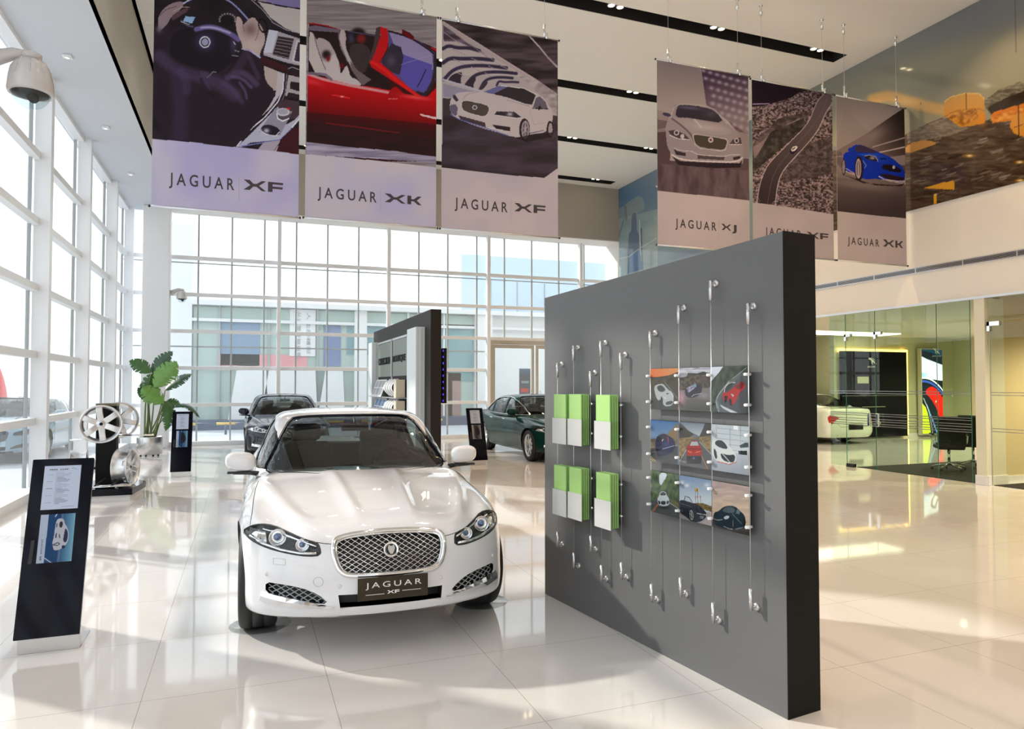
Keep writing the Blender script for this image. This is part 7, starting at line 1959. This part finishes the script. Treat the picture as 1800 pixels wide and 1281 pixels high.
# ------------------------------------------------------------------ security cameras
def dome_camera(lab, wallx, x, y, z, sc, small):
    c = thing('security_camera', lab, 'security camera', (x, y, z), 0, 'security cameras')
    shell = mat('camera_shell', (0.60, 0.58, 0.58), .25, coat=.5)
    t = MB(); t.lathe([(.03 * sc, .20 * sc), (.075 * sc, .19 * sc), (.105 * sc, .15 * sc), (.128 * sc, .06 * sc), (.134 * sc, -.01 * sc), (.128 * sc, -.03 * sc), (.112 * sc, -.03 * sc), (.112 * sc, .0)], 40); t.build('housing', shell, c)
    for k in range(9):
        a = 2 * math.pi * k / 9
        t = MB(); t.tube([(.075 * sc * math.cos(a), .075 * sc * math.sin(a), .188 * sc), (.112 * sc * math.cos(a), .112 * sc * math.sin(a), .13 * sc), (.126 * sc * math.cos(a), .126 * sc * math.sin(a), .07 * sc)], [.006 * sc, .005 * sc, .001 * sc], 6); t.build('housing_rib', shell, c)
    t = MB(); t.lathe([(.110 * sc * math.cos(a), -.02 * sc - .105 * sc * math.sin(a)) for a in [i * math.pi / 2 / 12 for i in range(13)]], 32); t.build('clear_dome', glass('dome_glass', (.82, .88, .9), 1.0, 1.45), c)
    t = MB(); t.lathe([(.0, -.0), (.106 * sc, -.0), (.100 * sc, -.035 * sc), (.06 * sc, -.05 * sc), (0, -.05 * sc)], 24); t.tube([(0, 0, -.04 * sc), (.03 * sc, -.05 * sc, -.075 * sc)], .03 * sc, 12); t.build('lens_unit', M_['black'], c)
    t = MB(); dx = wallx - x
    t.lathe([(.045 * sc, .195 * sc), (.06 * sc, .20 * sc), (.06 * sc, .235 * sc), (.045 * sc, .245 * sc), (0, .245 * sc)], 24)
    t.tube([(0, 0, .22 * sc), (dx * .3, 0, .225 * sc), (dx * .7, 0, .17 * sc), (dx * .98, 0, .10 * sc)], [.035 * sc, .04 * sc, .055 * sc, .075 * sc], 14); t.build('bracket_arm', shell, c)
    t = MB(); t.rbox(min(dx, dx * .96), max(dx, dx * .96), -.07 * sc, .07 * sc, .0, .2 * sc, .006); t.build('wall_plate', shell, c)
    return c
p0 = px_on_y(54, 158, 6.18)
dome_camera('large dome camera on a curved arm at the upper left edge', -1.90, p0.x, 6.18, p0.z, 1.14, False)
dome_camera('small white dome camera on the column above the plant', -1.90, -1.62, 21.0, 4.03, 1.0, True)

# ------------------------------------------------------------------ ceiling lights
dl_face = mat('downlight_lens', (.9, .88, .85), .3, emit=(1.0, .93, .82), es=3.0)
first = None
for y in (2.7, 5.7, 8.7, 11.72, 14.75, 17.82):
    if first is None:
        d = thing('downlight', 'small square white downlight in the low ceiling by the glass', 'ceiling light', (-2.45, y, ZS), 0, 'downlights in the low ceiling')
        t = MB(); t.rbox(-.06, .06, -.06, .06, -.035, -.001, .005); t.build('light_body', M_['white'], d)
        t = MB(); t.lathe([(.028, -.036), (.034, -.045), (.040, -.036)], 20); t.build('light_ring', M_['alu'], d)
        t = MB(); t.lathe([(0, -.038), (.028, -.038)], 20); t.build('light_lens', dl_face, d)
        first = d
    else:
        d = copy_tree(first); d.location = (-2.45, y, ZS)
lens = mat('halogen_lens', (1, .9, .7), .3, emit=(1.0, .82, .5), es=18.0)
first = None
for y in SLOT_Y[3:]:
    for x in SPOT_X:
        if first is None:
            d = thing('ceiling_spotlight', 'pair of round warm spotlights sunk in a black ceiling slot', 'ceiling light', (x, y, 8.2), 0, 'twin spotlights in the ceiling slots')
            for sx in (-.085, .085):
                t = MB(); t.lathe([(.055, .10), (.065, .10), (.068, .03), (.060, .025), (.052, .04)], 24, Matrix.Translation((sx, -.08, 0))); lb = t.build('lamp_housing', M_['alu'], d)
                t = MB(); t.lathe([(0, .036), (.052, .036)], 20, Matrix.Translation((sx, -.08, 0))); t.build('lamp_lens', lens, lb)
            t = MB(); t.box(-.16, .16, -.10, -.06, .10, .255); t.build('mounting_plate', M_['black'], d)
            first = d
        else:
            d = copy_tree(first); d.location = (x, y, 8.2)

# ------------------------------------------------------------------ brown-black divider with accessories
dv = thing('accessory_partition', 'dark brown freestanding wall displaying accessories behind the white car', 'display partition', (3.03, 12.0, 0))
brown = mat('dark_brown_laminate', (0.022, 0.018, 0.015), .5, spec=.15)
t = MB(); t.rbox(0, .19, 0, 5.83, 0, 3.0, .004); t.build('wall_core', brown, dv)
lite = mat('white_lightbox', (.72, .78, .80), .4)
for (a, b, z1) in ((.42, 1.15, 2.72), (5.10, 5.60, 2.70)):
    t = MB(); t.rbox(-.17, -.001, a, b, .05, z1, .006); f = t.build('white_fin', lite, dv)
    t = MB()
    for x in (-.13, -.07, -.05): t.box(x, x + .006, a - .003, a + .001, .08, z1 - .02)
    t.build('fin_groove', M_['sill_grey'], f)
sage = mat('sage_panel', (.20, .24, .20), .4)
for (a, b) in ((1.80 - .03, 3.22), (3.36, 4.98)):
    t = MB(); t.rbox(-.03, -.001, a, b, 1.86, 2.63, .003); pn = t.build('sign_panel', sage, dv)
    t = MB(); t.rbox(-.04, -.001, a - .05, a - .005, .6, 2.68, .003); t.rbox(-.04, -.001, a - .05, b + .03, 2.635, 2.68, .003); t.build('panel_frame', M_['alu'], dv)
    t = MB(); fit_text(t, 'BOUTIQUE' if a < 3 else 'COLLECTION', frame((-.032, b - .06, 2.14), (0, -1, 0), (0, 0, 1), (-1, 0, 0)), (b - a) * .86, .16, 1.0, .01, 0, .02); t.build('sign_lettering', M_['near_black'], pn)
    for z in (1.40, .98):
        t = MB(); t.rbox(-.26, -.001, a, b, z, z + .02, .003); t.build('shelf', M_['alu'], dv)
wst = mat('white_cloth', (.74, .74, .76), .7); gry = mat('grey_stripe', (.35, .36, .38), .6); crm = mat('cream_board', (.72, .62, .46), .6); blu = mat('blue_stripe', (.12, .25, .45), .6)
for z, nm in ((1.42, 'upper'), (1.0, 'lower')):
    s = thing('sample_board', 'tilted white sample board on the %s shelf of the brown wall' % nm, 'sample board', (3.03, 15.5, z), 0, 'sample boards')
    t = MB(); Mq = frame((-.24, 0, .0), (0, 1, 0), (.35, 0, .94), (-.94, 0, .35))
    t.prism([(0, 0), (1.25, 0), (1.25, .40), (0, .40)], -.012, 0, Mq); t.build('board', wst, s)
    for k in range(3):
        x0_ = .08 + k * .40
        t = MB(); t.prism([(x0_, .04), (x0_ + .30, .04), (x0_ + .30, .19), (x0_, .19)], .0, .004, Mq); t.prism([(x0_, .22), (x0_ + .30, .22), (x0_ + .30, .37), (x0_, .37)], .0, .004, Mq)
        t.build('sample', gry if nm == 'upper' else blu, s)
    s = thing('fabric_roll', 'striped cloth draped over the %s shelf of the brown wall' % nm, 'fabric', (3.03, 14.15, z), 0, 'draped fabrics')
    t = MB(); n_ = 12
    pr = [(-.13 - .13 * math.sin(math.pi * i / n_), .02 + .36 * (1 - i / n_)) for i in range(n_ + 1)]
    for k in range(7):
        ya, yb = k * .13, k * .13 + .13
        V = [(x_, yy, zz_) for (x_, zz_) in pr for yy in (ya, yb)] + [(-.12, yy, zz_) for (x_, zz_) in pr for yy in (ya, yb)]
        m_ = len(pr) * 2
        F = [(2 * i, 2 * i + 1, 2 * i + 3, 2 * i + 2) for i in range(n_)] + [(0, 2 * n_, m_ + 2 * n_, m_), (1, 2 * n_ + 1, m_ + 2 * n_ + 1, m_ + 1)]
        t.add(V, F, k % 2, True)
    t.build('cloth', [wst, gry], s)
    for k in range(3):
        bk = MB(); bk.rbox(3.03 - .24, 3.03 - .06, 13.82 + k * .09, 13.88 + k * .09, z + .001, z + .36, .004)
        o = bk.build('catalogue', crm if k != 1 else wst)
        tag(o, '%s catalogue standing %s on the %s shelf of the brown wall' % ('white' if k == 1 else 'cream', ('nearest the white fin', 'between two cream ones', 'nearest the striped cloth')[k], nm), 'catalogue', 'catalogues')
sc_ = thing('led_screen', 'thin black screen edged with blue lights on the brown wall end', 'screen', (3.22, 12.9, 0))
t = MB(); t.rbox(.275, .35, 0, 1.6, 1.33, 2.37, .004); t.rbox(.0, .27, .5, .9, 1.6, 2.0, .004); t.build('screen_body', M_['near_black'], sc_)
led = mat('blue_led', (.02, .01, .4), .3, emit=(.06, .03, 1.0), es=2.5)
for k in range(9):
    t = MB(); t.rbox(.272, .286, -.004, .0, 1.36 + k * .118, 1.395 + k * .118, .001); t.build('blue_light', led, sc_)

# ------------------------------------------------------------------ clear discs under the tyres
for (x, y, lab) in ((.12, 5.30, "clear floor disc under the white car's front tyre nearer the left windows"), (1.73, 5.25, "clear floor disc under the white car's front tyre nearer the grey display wall")):
    t = MB(); t.lathe([(0, .0005), (.205, .0005), (.207, .002), (.203, .0035), (0, .0035)], 48); o = t.build('floor_disc', glass('disc_acrylic', (.90, .92, .92), 1.2, 1.5), None, (x, y, 0)); tag(o, lab, 'floor disc', 'floor discs')

# ------------------------------------------------------------------ inner showroom on the right
dp = thing('backlit_panel_wall', 'black glossy wall panel with golden light glowing behind its edges', 'wall panel', (17.1, 16.62, 0))
t = MB(); t.rbox(0, 2.70, 0, .10, .05, 2.72, .004); t.build('panel', M_['black_gloss'], dp)
gold = mat('golden_backlight', (1, .7, .3), .4, emit=(1.0, .56, .14), es=3.2)
t = MB(); t.box(-.02, 2.76, .12, .15, 2.70, 2.80); t.box(2.68, 2.89, .12, .15, .08, 2.80); t.build('back_light', gold, dp)
t = MB(); t.box(.0, 2.70, -.004, .0, 1.335, 1.345); t.box(.8, 1.75, -.006, 0, .98, 1.0); t.build('panel_joint', M_['steel'], dp)
t = MB(); t.box(.62, 1.08, -.006, 0, 1.72, 1.93); t.build('notice', mat('notice_paper', (.55, .58, .42), .5), dp)
def leaper(mb, M, w):
    P1 = [(0, .52), (.10, .60), (.20, .58), (.36, .50), (.52, .40), (.70, .26), (.86, .10), (1.0, .02), (.86, .02), (.66, .12), (.5, .22), (.44, .12), (.52, .0), (.42, .02), (.34, .16), (.36, .28), (.22, .40), (.1, .42), (.02, .46)]
    P2 = [(.30, .62), (.5, .56), (.7, .44), (.9, .24), (.72, .38), (.5, .50), (.32, .58)]
    for P in (P1, P2): mb.prism([(a * w, b * w) for a, b in P], 0, .006, M)
t = MB(); leaper(t, frame((1.08, -.002, 2.32), (1, 0, 0), (0, 0, 1), (0, -1, 0)), .34); fit_text(t, 'JAGUAR', frame((1.04, -.002, 2.20), (1, 0, 0), (0, 0, 1), (0, -1, 0)), .34, .07, 1.1, .006); t.build('logo', M_['white'], dp)
lb = thing('light_box', 'tall lit poster showing red and yellow curved car reflections', 'light box', (20.40, 16.60, 0))
t = MB(); t.rbox(0, .98, 0, .14, .06, 2.86, .004); t.build('box_frame', M_['alu'], lb)
def art_lb(P):
    P.poly([(-1, -1), (2, -1), (2, 2), (-1, 2)], (20, 30, 40)); P.grad([(-1, .70), (1.2, .62), (1.2, .80), (-1, 1.0)], (0, .95), (120, 190, 230), (.4, .7), (240, 252, 255))
    P.poly([(-.1, .99), (.35, .97), (1.2, .90), (1.2, 1.2), (-.1, 1.2)], (24, 60, 80)); P.poly([(0, .66), (1.1, .62), (1.1, .52), (0, .60)], (16, 24, 30)); P.poly([(-.1, .93), (1.1, .78), (1.1, .72), (-.1, .72)], (232, 246, 252))
    P.line([(-.1, .66), (.3, .66), (.6, .62), (.9, .55), (1.1, .47)], .02, (230, 240, 250), 1, 2); P.line([(-.1, .62), (.3, .62), (.7, .56), (1.1, .44)], .025, (60, 90, 190), 1, 2)
    P.poly([(.12, .49), (.3, .55), (.55, .56), (.8, .50), (1.1, .38), (1.1, -.1), (.98, -.1), (.9, .1), (.7, .30), (.4, .42)], (226, 30, 20), 1, 1)
    P.poly([(0, .36), (.2, .30), (.36, .10), (.40, -.1), (-.1, -.1), (-.1, .4)], (196, 206, 40), 1, 1); P.poly([(.0, .46), (.12, .47), (.5, .34), (.8, .12), (.95, -.1), (.42, -.1), (.36, .12), (.2, .32), (0, .38)], (18, 28, 36), 1, 1)
    for k in range(6): P.line([(.22 + k * .09, .34 - k * .06), (.30 + k * .09, .28 - k * .065)], .018, (110, 170, 226))
    P.blob(.66, .38, .03, .012, (255, 230, 230), 1); P.line([(.06, .42), (.3, .28), (.45, .08), (.5, -.1)], .014, (210, 220, 226), .9, 2)
me = print_mesh('lit_picture', frame((.03, -.001, .10), (1, 0, 0), (0, 0, 1), (0, -1, 0)), .92, 2.72, 90, 240, [(0, 0), (1, 0), (1, 1), (0, 1)], art_lb, .002)
link('lit_picture', me, M_['print_lit'], lb)
t = MB(); leaper(t, frame((.52, -.005, 2.68), (1, 0, 0), (0, 0, 1), (0, -1, 0)), .34); fit_text(t, 'JAGUAR', frame((.50, -.005, 2.58), (1, 0, 0), (0, 0, 1), (0, -1, 0)), .40, .055, 1.1, .004); t.build('logo', M_['white'], lb)
# office chairs and table
def office_chair(lab, x, y, rz):
    c = thing('office_chair', lab, 'chair', (x, y, .008), rz, 'black office chairs')
    blk = mat('black_mesh_fabric', (.012, .012, .013), .7)
    t = MB(); t.rbox(-.24, .24, -.24, .24, .43, .50, .03, seg=3); t.build('seat', blk, c)
    t = MB(); bm = bmesh.new(); bmesh.ops.create_grid(bm, x_segments=10, y_segments=12, size=.5)
    top = [v.co.copy() for v in bm.verts]; fs = [[v.index for v in f.verts] for f in bm.faces]; bm.free()
    def bp(u, v, o): 
        w_ = .235 * (1 - .10 * max(0, v * 2 - .3)); r_ = 1 - .12 * max(0, abs(v * 2) - .8) * 3
        return Vector((u * 2 * w_ * r_, -.25 - .06 * v - .03 * math.cos(u * math.pi) + o, .74 + v * .64))
    t.add([bp(p.x, p.y, 0) for p in top], fs, 0, True); t.add([bp(p.x, p.y, -.035) for p in top], fs, 0, True)
    n_ = len(top)
    rim_ = [i for i, p in enumerate(top) if abs(abs(p.x) - .5) < 1e-4 or abs(abs(p.y) - .5) < 1e-4]
    rim_.sort(key=lambda i: math.atan2(top[i].y, top[i].x))
    m0 = len(t.v) - 2 * n_
    for a, b in zip(rim_, rim_[1:] + rim_[:1]):
        t.f.append((m0 + a, m0 + b, m0 + n_ + b, m0 + n_ + a)); t.m.append(0); t.s.append(True)
    t.build('backrest', blk, c)
    for sx in (-1, 1):
        t = MB(); t.tube([(sx * .25, -.26, .52), (sx * .28, -.20, .68), (sx * .29, .12, .69), (sx * .27, .18, .60), (sx * .22, .05, .43)], .013, 8); a_ = t.build('armrest', M_['chrome'], c)
        t = MB(); t.rbox(sx * .29 - .025, sx * .29 + .025, -.15, .12, .695, .72, .008); t.build('arm_pad', blk, a_)
    t = MB(); t.tube([(0, 0, .10), (0, 0, .43)], .025, 14); t.tube([(0, 0, .30), (0, -.12, .42)], .012, 8); t.build('column', M_['chrome'], c)
    for k in range(5):
        a = 2 * math.pi * k / 5 + .3
        t = MB(); t.tube([(0, 0, .13), (.16 * math.cos(a), .16 * math.sin(a), .10), (.29 * math.cos(a), .29 * math.sin(a), .065)], [.022, .016, .012], 8); l_ = t.build('leg', M_['chrome'], c)
        t = MB(); t.lathe([(0, -.012), (.026, -.012), (.028, 0), (.026, .012), (0, .012)], 14, frame((.29 * math.cos(a), .29 * math.sin(a), .028), (math.cos(a), math.sin(a), 0), (0, 0, 1), (-math.sin(a), math.cos(a), 0))); t.build('caster', M_['black'], l_)
    return c
office_chair('black office chair with chrome star base, left of the two behind the glass', 12.90, 9.92, math.radians(-42))
office_chair('black office chair half hidden behind the cream post', 13.85, 10.12, math.radians(-62))
tb = thing('desk', 'small dark desk beside the two black office chairs', 'desk', (14.9, 9.75, .008))
t = MB(); t.rbox(-.7, .7, -.35, .35, .72, .75, .004); t.build('desk_top', mat('grey_green_top', (.16, .18, .14), .3), tb)
for x in (-.64, .64):
    for y in (-.3, .3):
        t = MB(); t.tube([(x, y, 0), (x, y, .72)], .018, 8); t.build('leg', M_['chrome'], tb)
# light switch
t = MB(); t.rbox(21.98, 22.06, 16.77, 16.785, 1.28, 1.36, .003); o = t.build('light_switch', M_['white']); tag(o, 'small white light switch on the olive wall right of the lit poster', 'light switch')
# smoke detector style ceiling fittings
# ------------------------------------------------------------------ outdoors
t = MB(); t.box(-60, 60, YB + .12, 90, -.22, -.05); t.box(-60, XL - .1, -30, YB + .12, -.22, -.05); t.box(XL - .1, 60, -40, YF - .3, -.22, -.05)
struct('pavement', t, mat('pale_paving', (.50, .52, .55), .7))
bd = thing('building', 'low glass-fronted building across the yard behind the back windows', 'building', (0, 30, -.05))
wh = mat('white_cladding', (.78, .80, .80), .5); teal = mat('teal_glass', (.17, .34, .38), .12, coat=.5); teal2 = mat('pale_teal_interior', (.42, .54, .50), .4); navy = mat('navy_kerb', (.04, .07, .14), .5)
t = MB(); t.box(-3.6, -1.94, 0, 6, 0, 8.0); t.box(-1.94, 26, .3, 6, 0, 4.9); t.box(-1.94, 26, -.2, 6, 4.85, 5.05) ; t.build('shell', wh, bd)
t = MB(); t.box(-1.9, 9.6, .2, .28, .35, 4.80); t.build('glazing', teal2, bd)
for a, b, z0, z1, m in ((-1.9, 9.6, 4.3, 4.8, teal2), (4.0, 7.6, 3.0, 4.3, teal), (-.9, .55, 2.5, 4.3, mat('poster_blue', (.20, .30, .44), .4)), (3.05, 3.75, 2.5, 4.2, mat('poster_navy', (.16, .22, .40), .4)), (7.6, 9.6, 1.9, 4.4, teal),
                         (-1.0, 2.4, 2.45, 2.95, mat('red_band', (.72, .32, .34), .5)), (-.25, .5, 2.48, 2.72, mat('amber_picture', (.56, .42, .20), .5)), (1.7, 2.72, 2.9, 4.82, wh), (8.0, 9.0, .35, 2.25, mat('curtain_brown', (.34, .22, .20), .7)), (8.3, 8.6, .35, 2.2, mat('curtain_red', (.46, .20, .18), .7))):
    t = MB(); t.box(a, b, .12 if m is wh else .16, .2, z0, z1); t.build('facade_panel', m, bd)
t = MB(); fit_text(t, '人生的精彩', frame((2.36, .115, 4.7), (0, 0, -1), (1, 0, 0), (0, -1, 0)), 1.7, .16, 1.1, .01); fit_text(t, '从这里开始启程', frame((1.98, .115, 4.72), (0, 0, -1), (1, 0, 0), (0, -1, 0)), 1.9, .16, 1.1, .01); t.build('facade_lettering', M_['frame_dark'], bd)
for x in (-.95, .9, 2.8, 4.8, 6.6, 8.2):
    t = MB(); t.box(x - .035, x + .035, .08, .16, .3, 4.85); t.build('facade_mullion', M_['frame_dark'] if x < 3 else wh, bd)
t = MB(); t.box(-1.94, 26, .02, .14, 4.22, 4.34); t.box(-1.94, 9.6, .02, .12, 2.38, 2.46); t.build('facade_beam', wh, bd)
t = MB(); t.box(4.3, 4.8, .0, .3, 0, 4.9); t.box(9.6, 10.4, -.1, .3, 0, 4.9); t.build('facade_pier', wh, bd)
t = MB(); t.box(-1.94, 26, -.9, .28, 0, .36); t.build('plinth', navy, bd)
for (a, b) in ((-.4, .9), (.8, 2.8), (3.0, 3.9)):
    t = MB(); Mw = frame((0, 0, 0), (1, 0, 0), (0, 0, 1), (0, -1, 0)); t.prism([(a - .2, .36), (b, .36), (b - .1, 2.3), (a + .1, 2.3)], .1, .2, Mw); t.build('white_board', wh, bd)
b2 = thing('building', 'tall pale blue block beyond the glass door', 'building', (11.2, 37.5, -.05))
t = MB(); t.box(0, 9, 0, 5, 0, 9.0); t.build('shell', mat('pale_blue_panel', (.50, .62, .74), .5), b2)
t = MB(); t.box(.5, 3.4, -.05, 0, 4.3, 5.4); t.build('window', mat('blue_grey_window', (.16, .24, .30), .2), b2)
t = MB()
for x in (1.7, 3.3, 5.0): t.box(x, x + .05, -.04, 0, .4, 7.6)
t.box(0, 9, -.06, 0, 3.9, 4.05); t.build('panel_seam', M_['frame_dark'], b2)
# barrier in the yard
br = thing('barrier_rail', 'low yellow and navy striped barrier rail outside the back windows', 'barrier', (0, 26.5, -.05))
yl = mat('barrier_yellow', (.75, .50, .10), .5)
for k in range(18):
    t = MB(); t.tube([(-4 + k * .62, 0, .38), (-4 + k * .62 + .61, 0, .38)], .045, 10); t.build('rail_section', yl if k % 2 else navy, br)
for x in (-3.8, -.6, 2.6, 5.8):
    t = MB(); t.tube([(x, 0, 0), (x, 0, .38)], .04, 8); t.build('post', navy, br)
# dark banner stand outside the glass door
bs = thing('banner_stand', 'dark upright banner with a red picture standing outside the glass door', 'banner stand', (9.37, 24.0, -.05))
def art_bs(P):
    P.poly([(-1, -1), (2, -1), (2, 2), (-1, 2)], (30, 56, 80)); P.grad([(-1, .8), (2, .8), (2, 2), (-1, 2)], (0, 1), (70, 110, 150), (0, .8), (30, 56, 80)); P.poly([(.2, .62), (.85, .62), (.85, .68), (.2, .68)], (160, 190, 200), .7); P.poly([(.15, .38), (.8, .40), (.88, .48), (.15, .5)], (190, 40, 44)); P.line([(.2, .14), (.5, .22), (.8, .26)], .03, (210, 220, 226)); P.poly([(.2, .05), (.85, .05), (.85, .10), (.2, .10)], (210, 220, 226), .9)
me = print_mesh('banner_sheet', frame((0, 0, .9), (1, 0, 0), (0, 0, 1), (0, -1, 0)), .44, 1.42, 40, 100, [(0, 0), (1, 0), (1, 1), (0, 1)], art_bs, .01)
link('banner_sheet', me, M_['print_matt'], bs)
t = MB(); t.tube([(.22, .03, .03), (.22, .03, .9)], .02, 8); t.rbox(-.05, .5, -.12, .18, 0, .04, .005); t.build('stand_foot', M_['alu'], bs)
# street side on the left
ar = thing('inflatable_arch', 'red inflatable arch far outside the left windows', 'arch', (-15.0, 44.5, -.05), math.radians(35))
t = MB(); t.tube([(2.3 * math.cos(a) * 1.15, 0, 4.1 * math.sin(a) ** .8) for a in [math.pi * i / 24 for i in range(25)]], .7, 14); t.build('arch_tube', mat('arch_red', (.72, .10, .10), .5), ar)
gb = thing('utility_cabinet', 'green metal cabinet standing outside the left windows', 'cabinet', (-6.7, 16.2, -.05))
t = MB(); t.rbox(-.45, .45, -.3, .3, 0, 1.25, .02); t.rbox(-.2, .25, -.25, .25, 1.25, 1.75, .02); t.build('cabinet_body', mat('cabinet_green', (.10, .20, .13), .5), gb)
t = MB(); t.rbox(-.36, .36, -.31, -.30, .2, 1.1, .005); t.build('cabinet_door', mat('cabinet_green_door', (.14, .26, .18), .5), gb)
pb = thing('parking_barrier', 'yellow tipped parking barrier outside the left windows', 'barrier', (-4.6, 12.2, -.05), math.radians(25))
t = MB(); t.tube([(-1.2, 0, .35), (1.2, 0, .35)], .05, 10); t.build('barrier_bar', yl, pb)
for x in (-.9, .9):
    t = MB(); t.tube([(x, 0, 0), (x, 0, .35)], .04, 8); t.build('post', navy, pb)
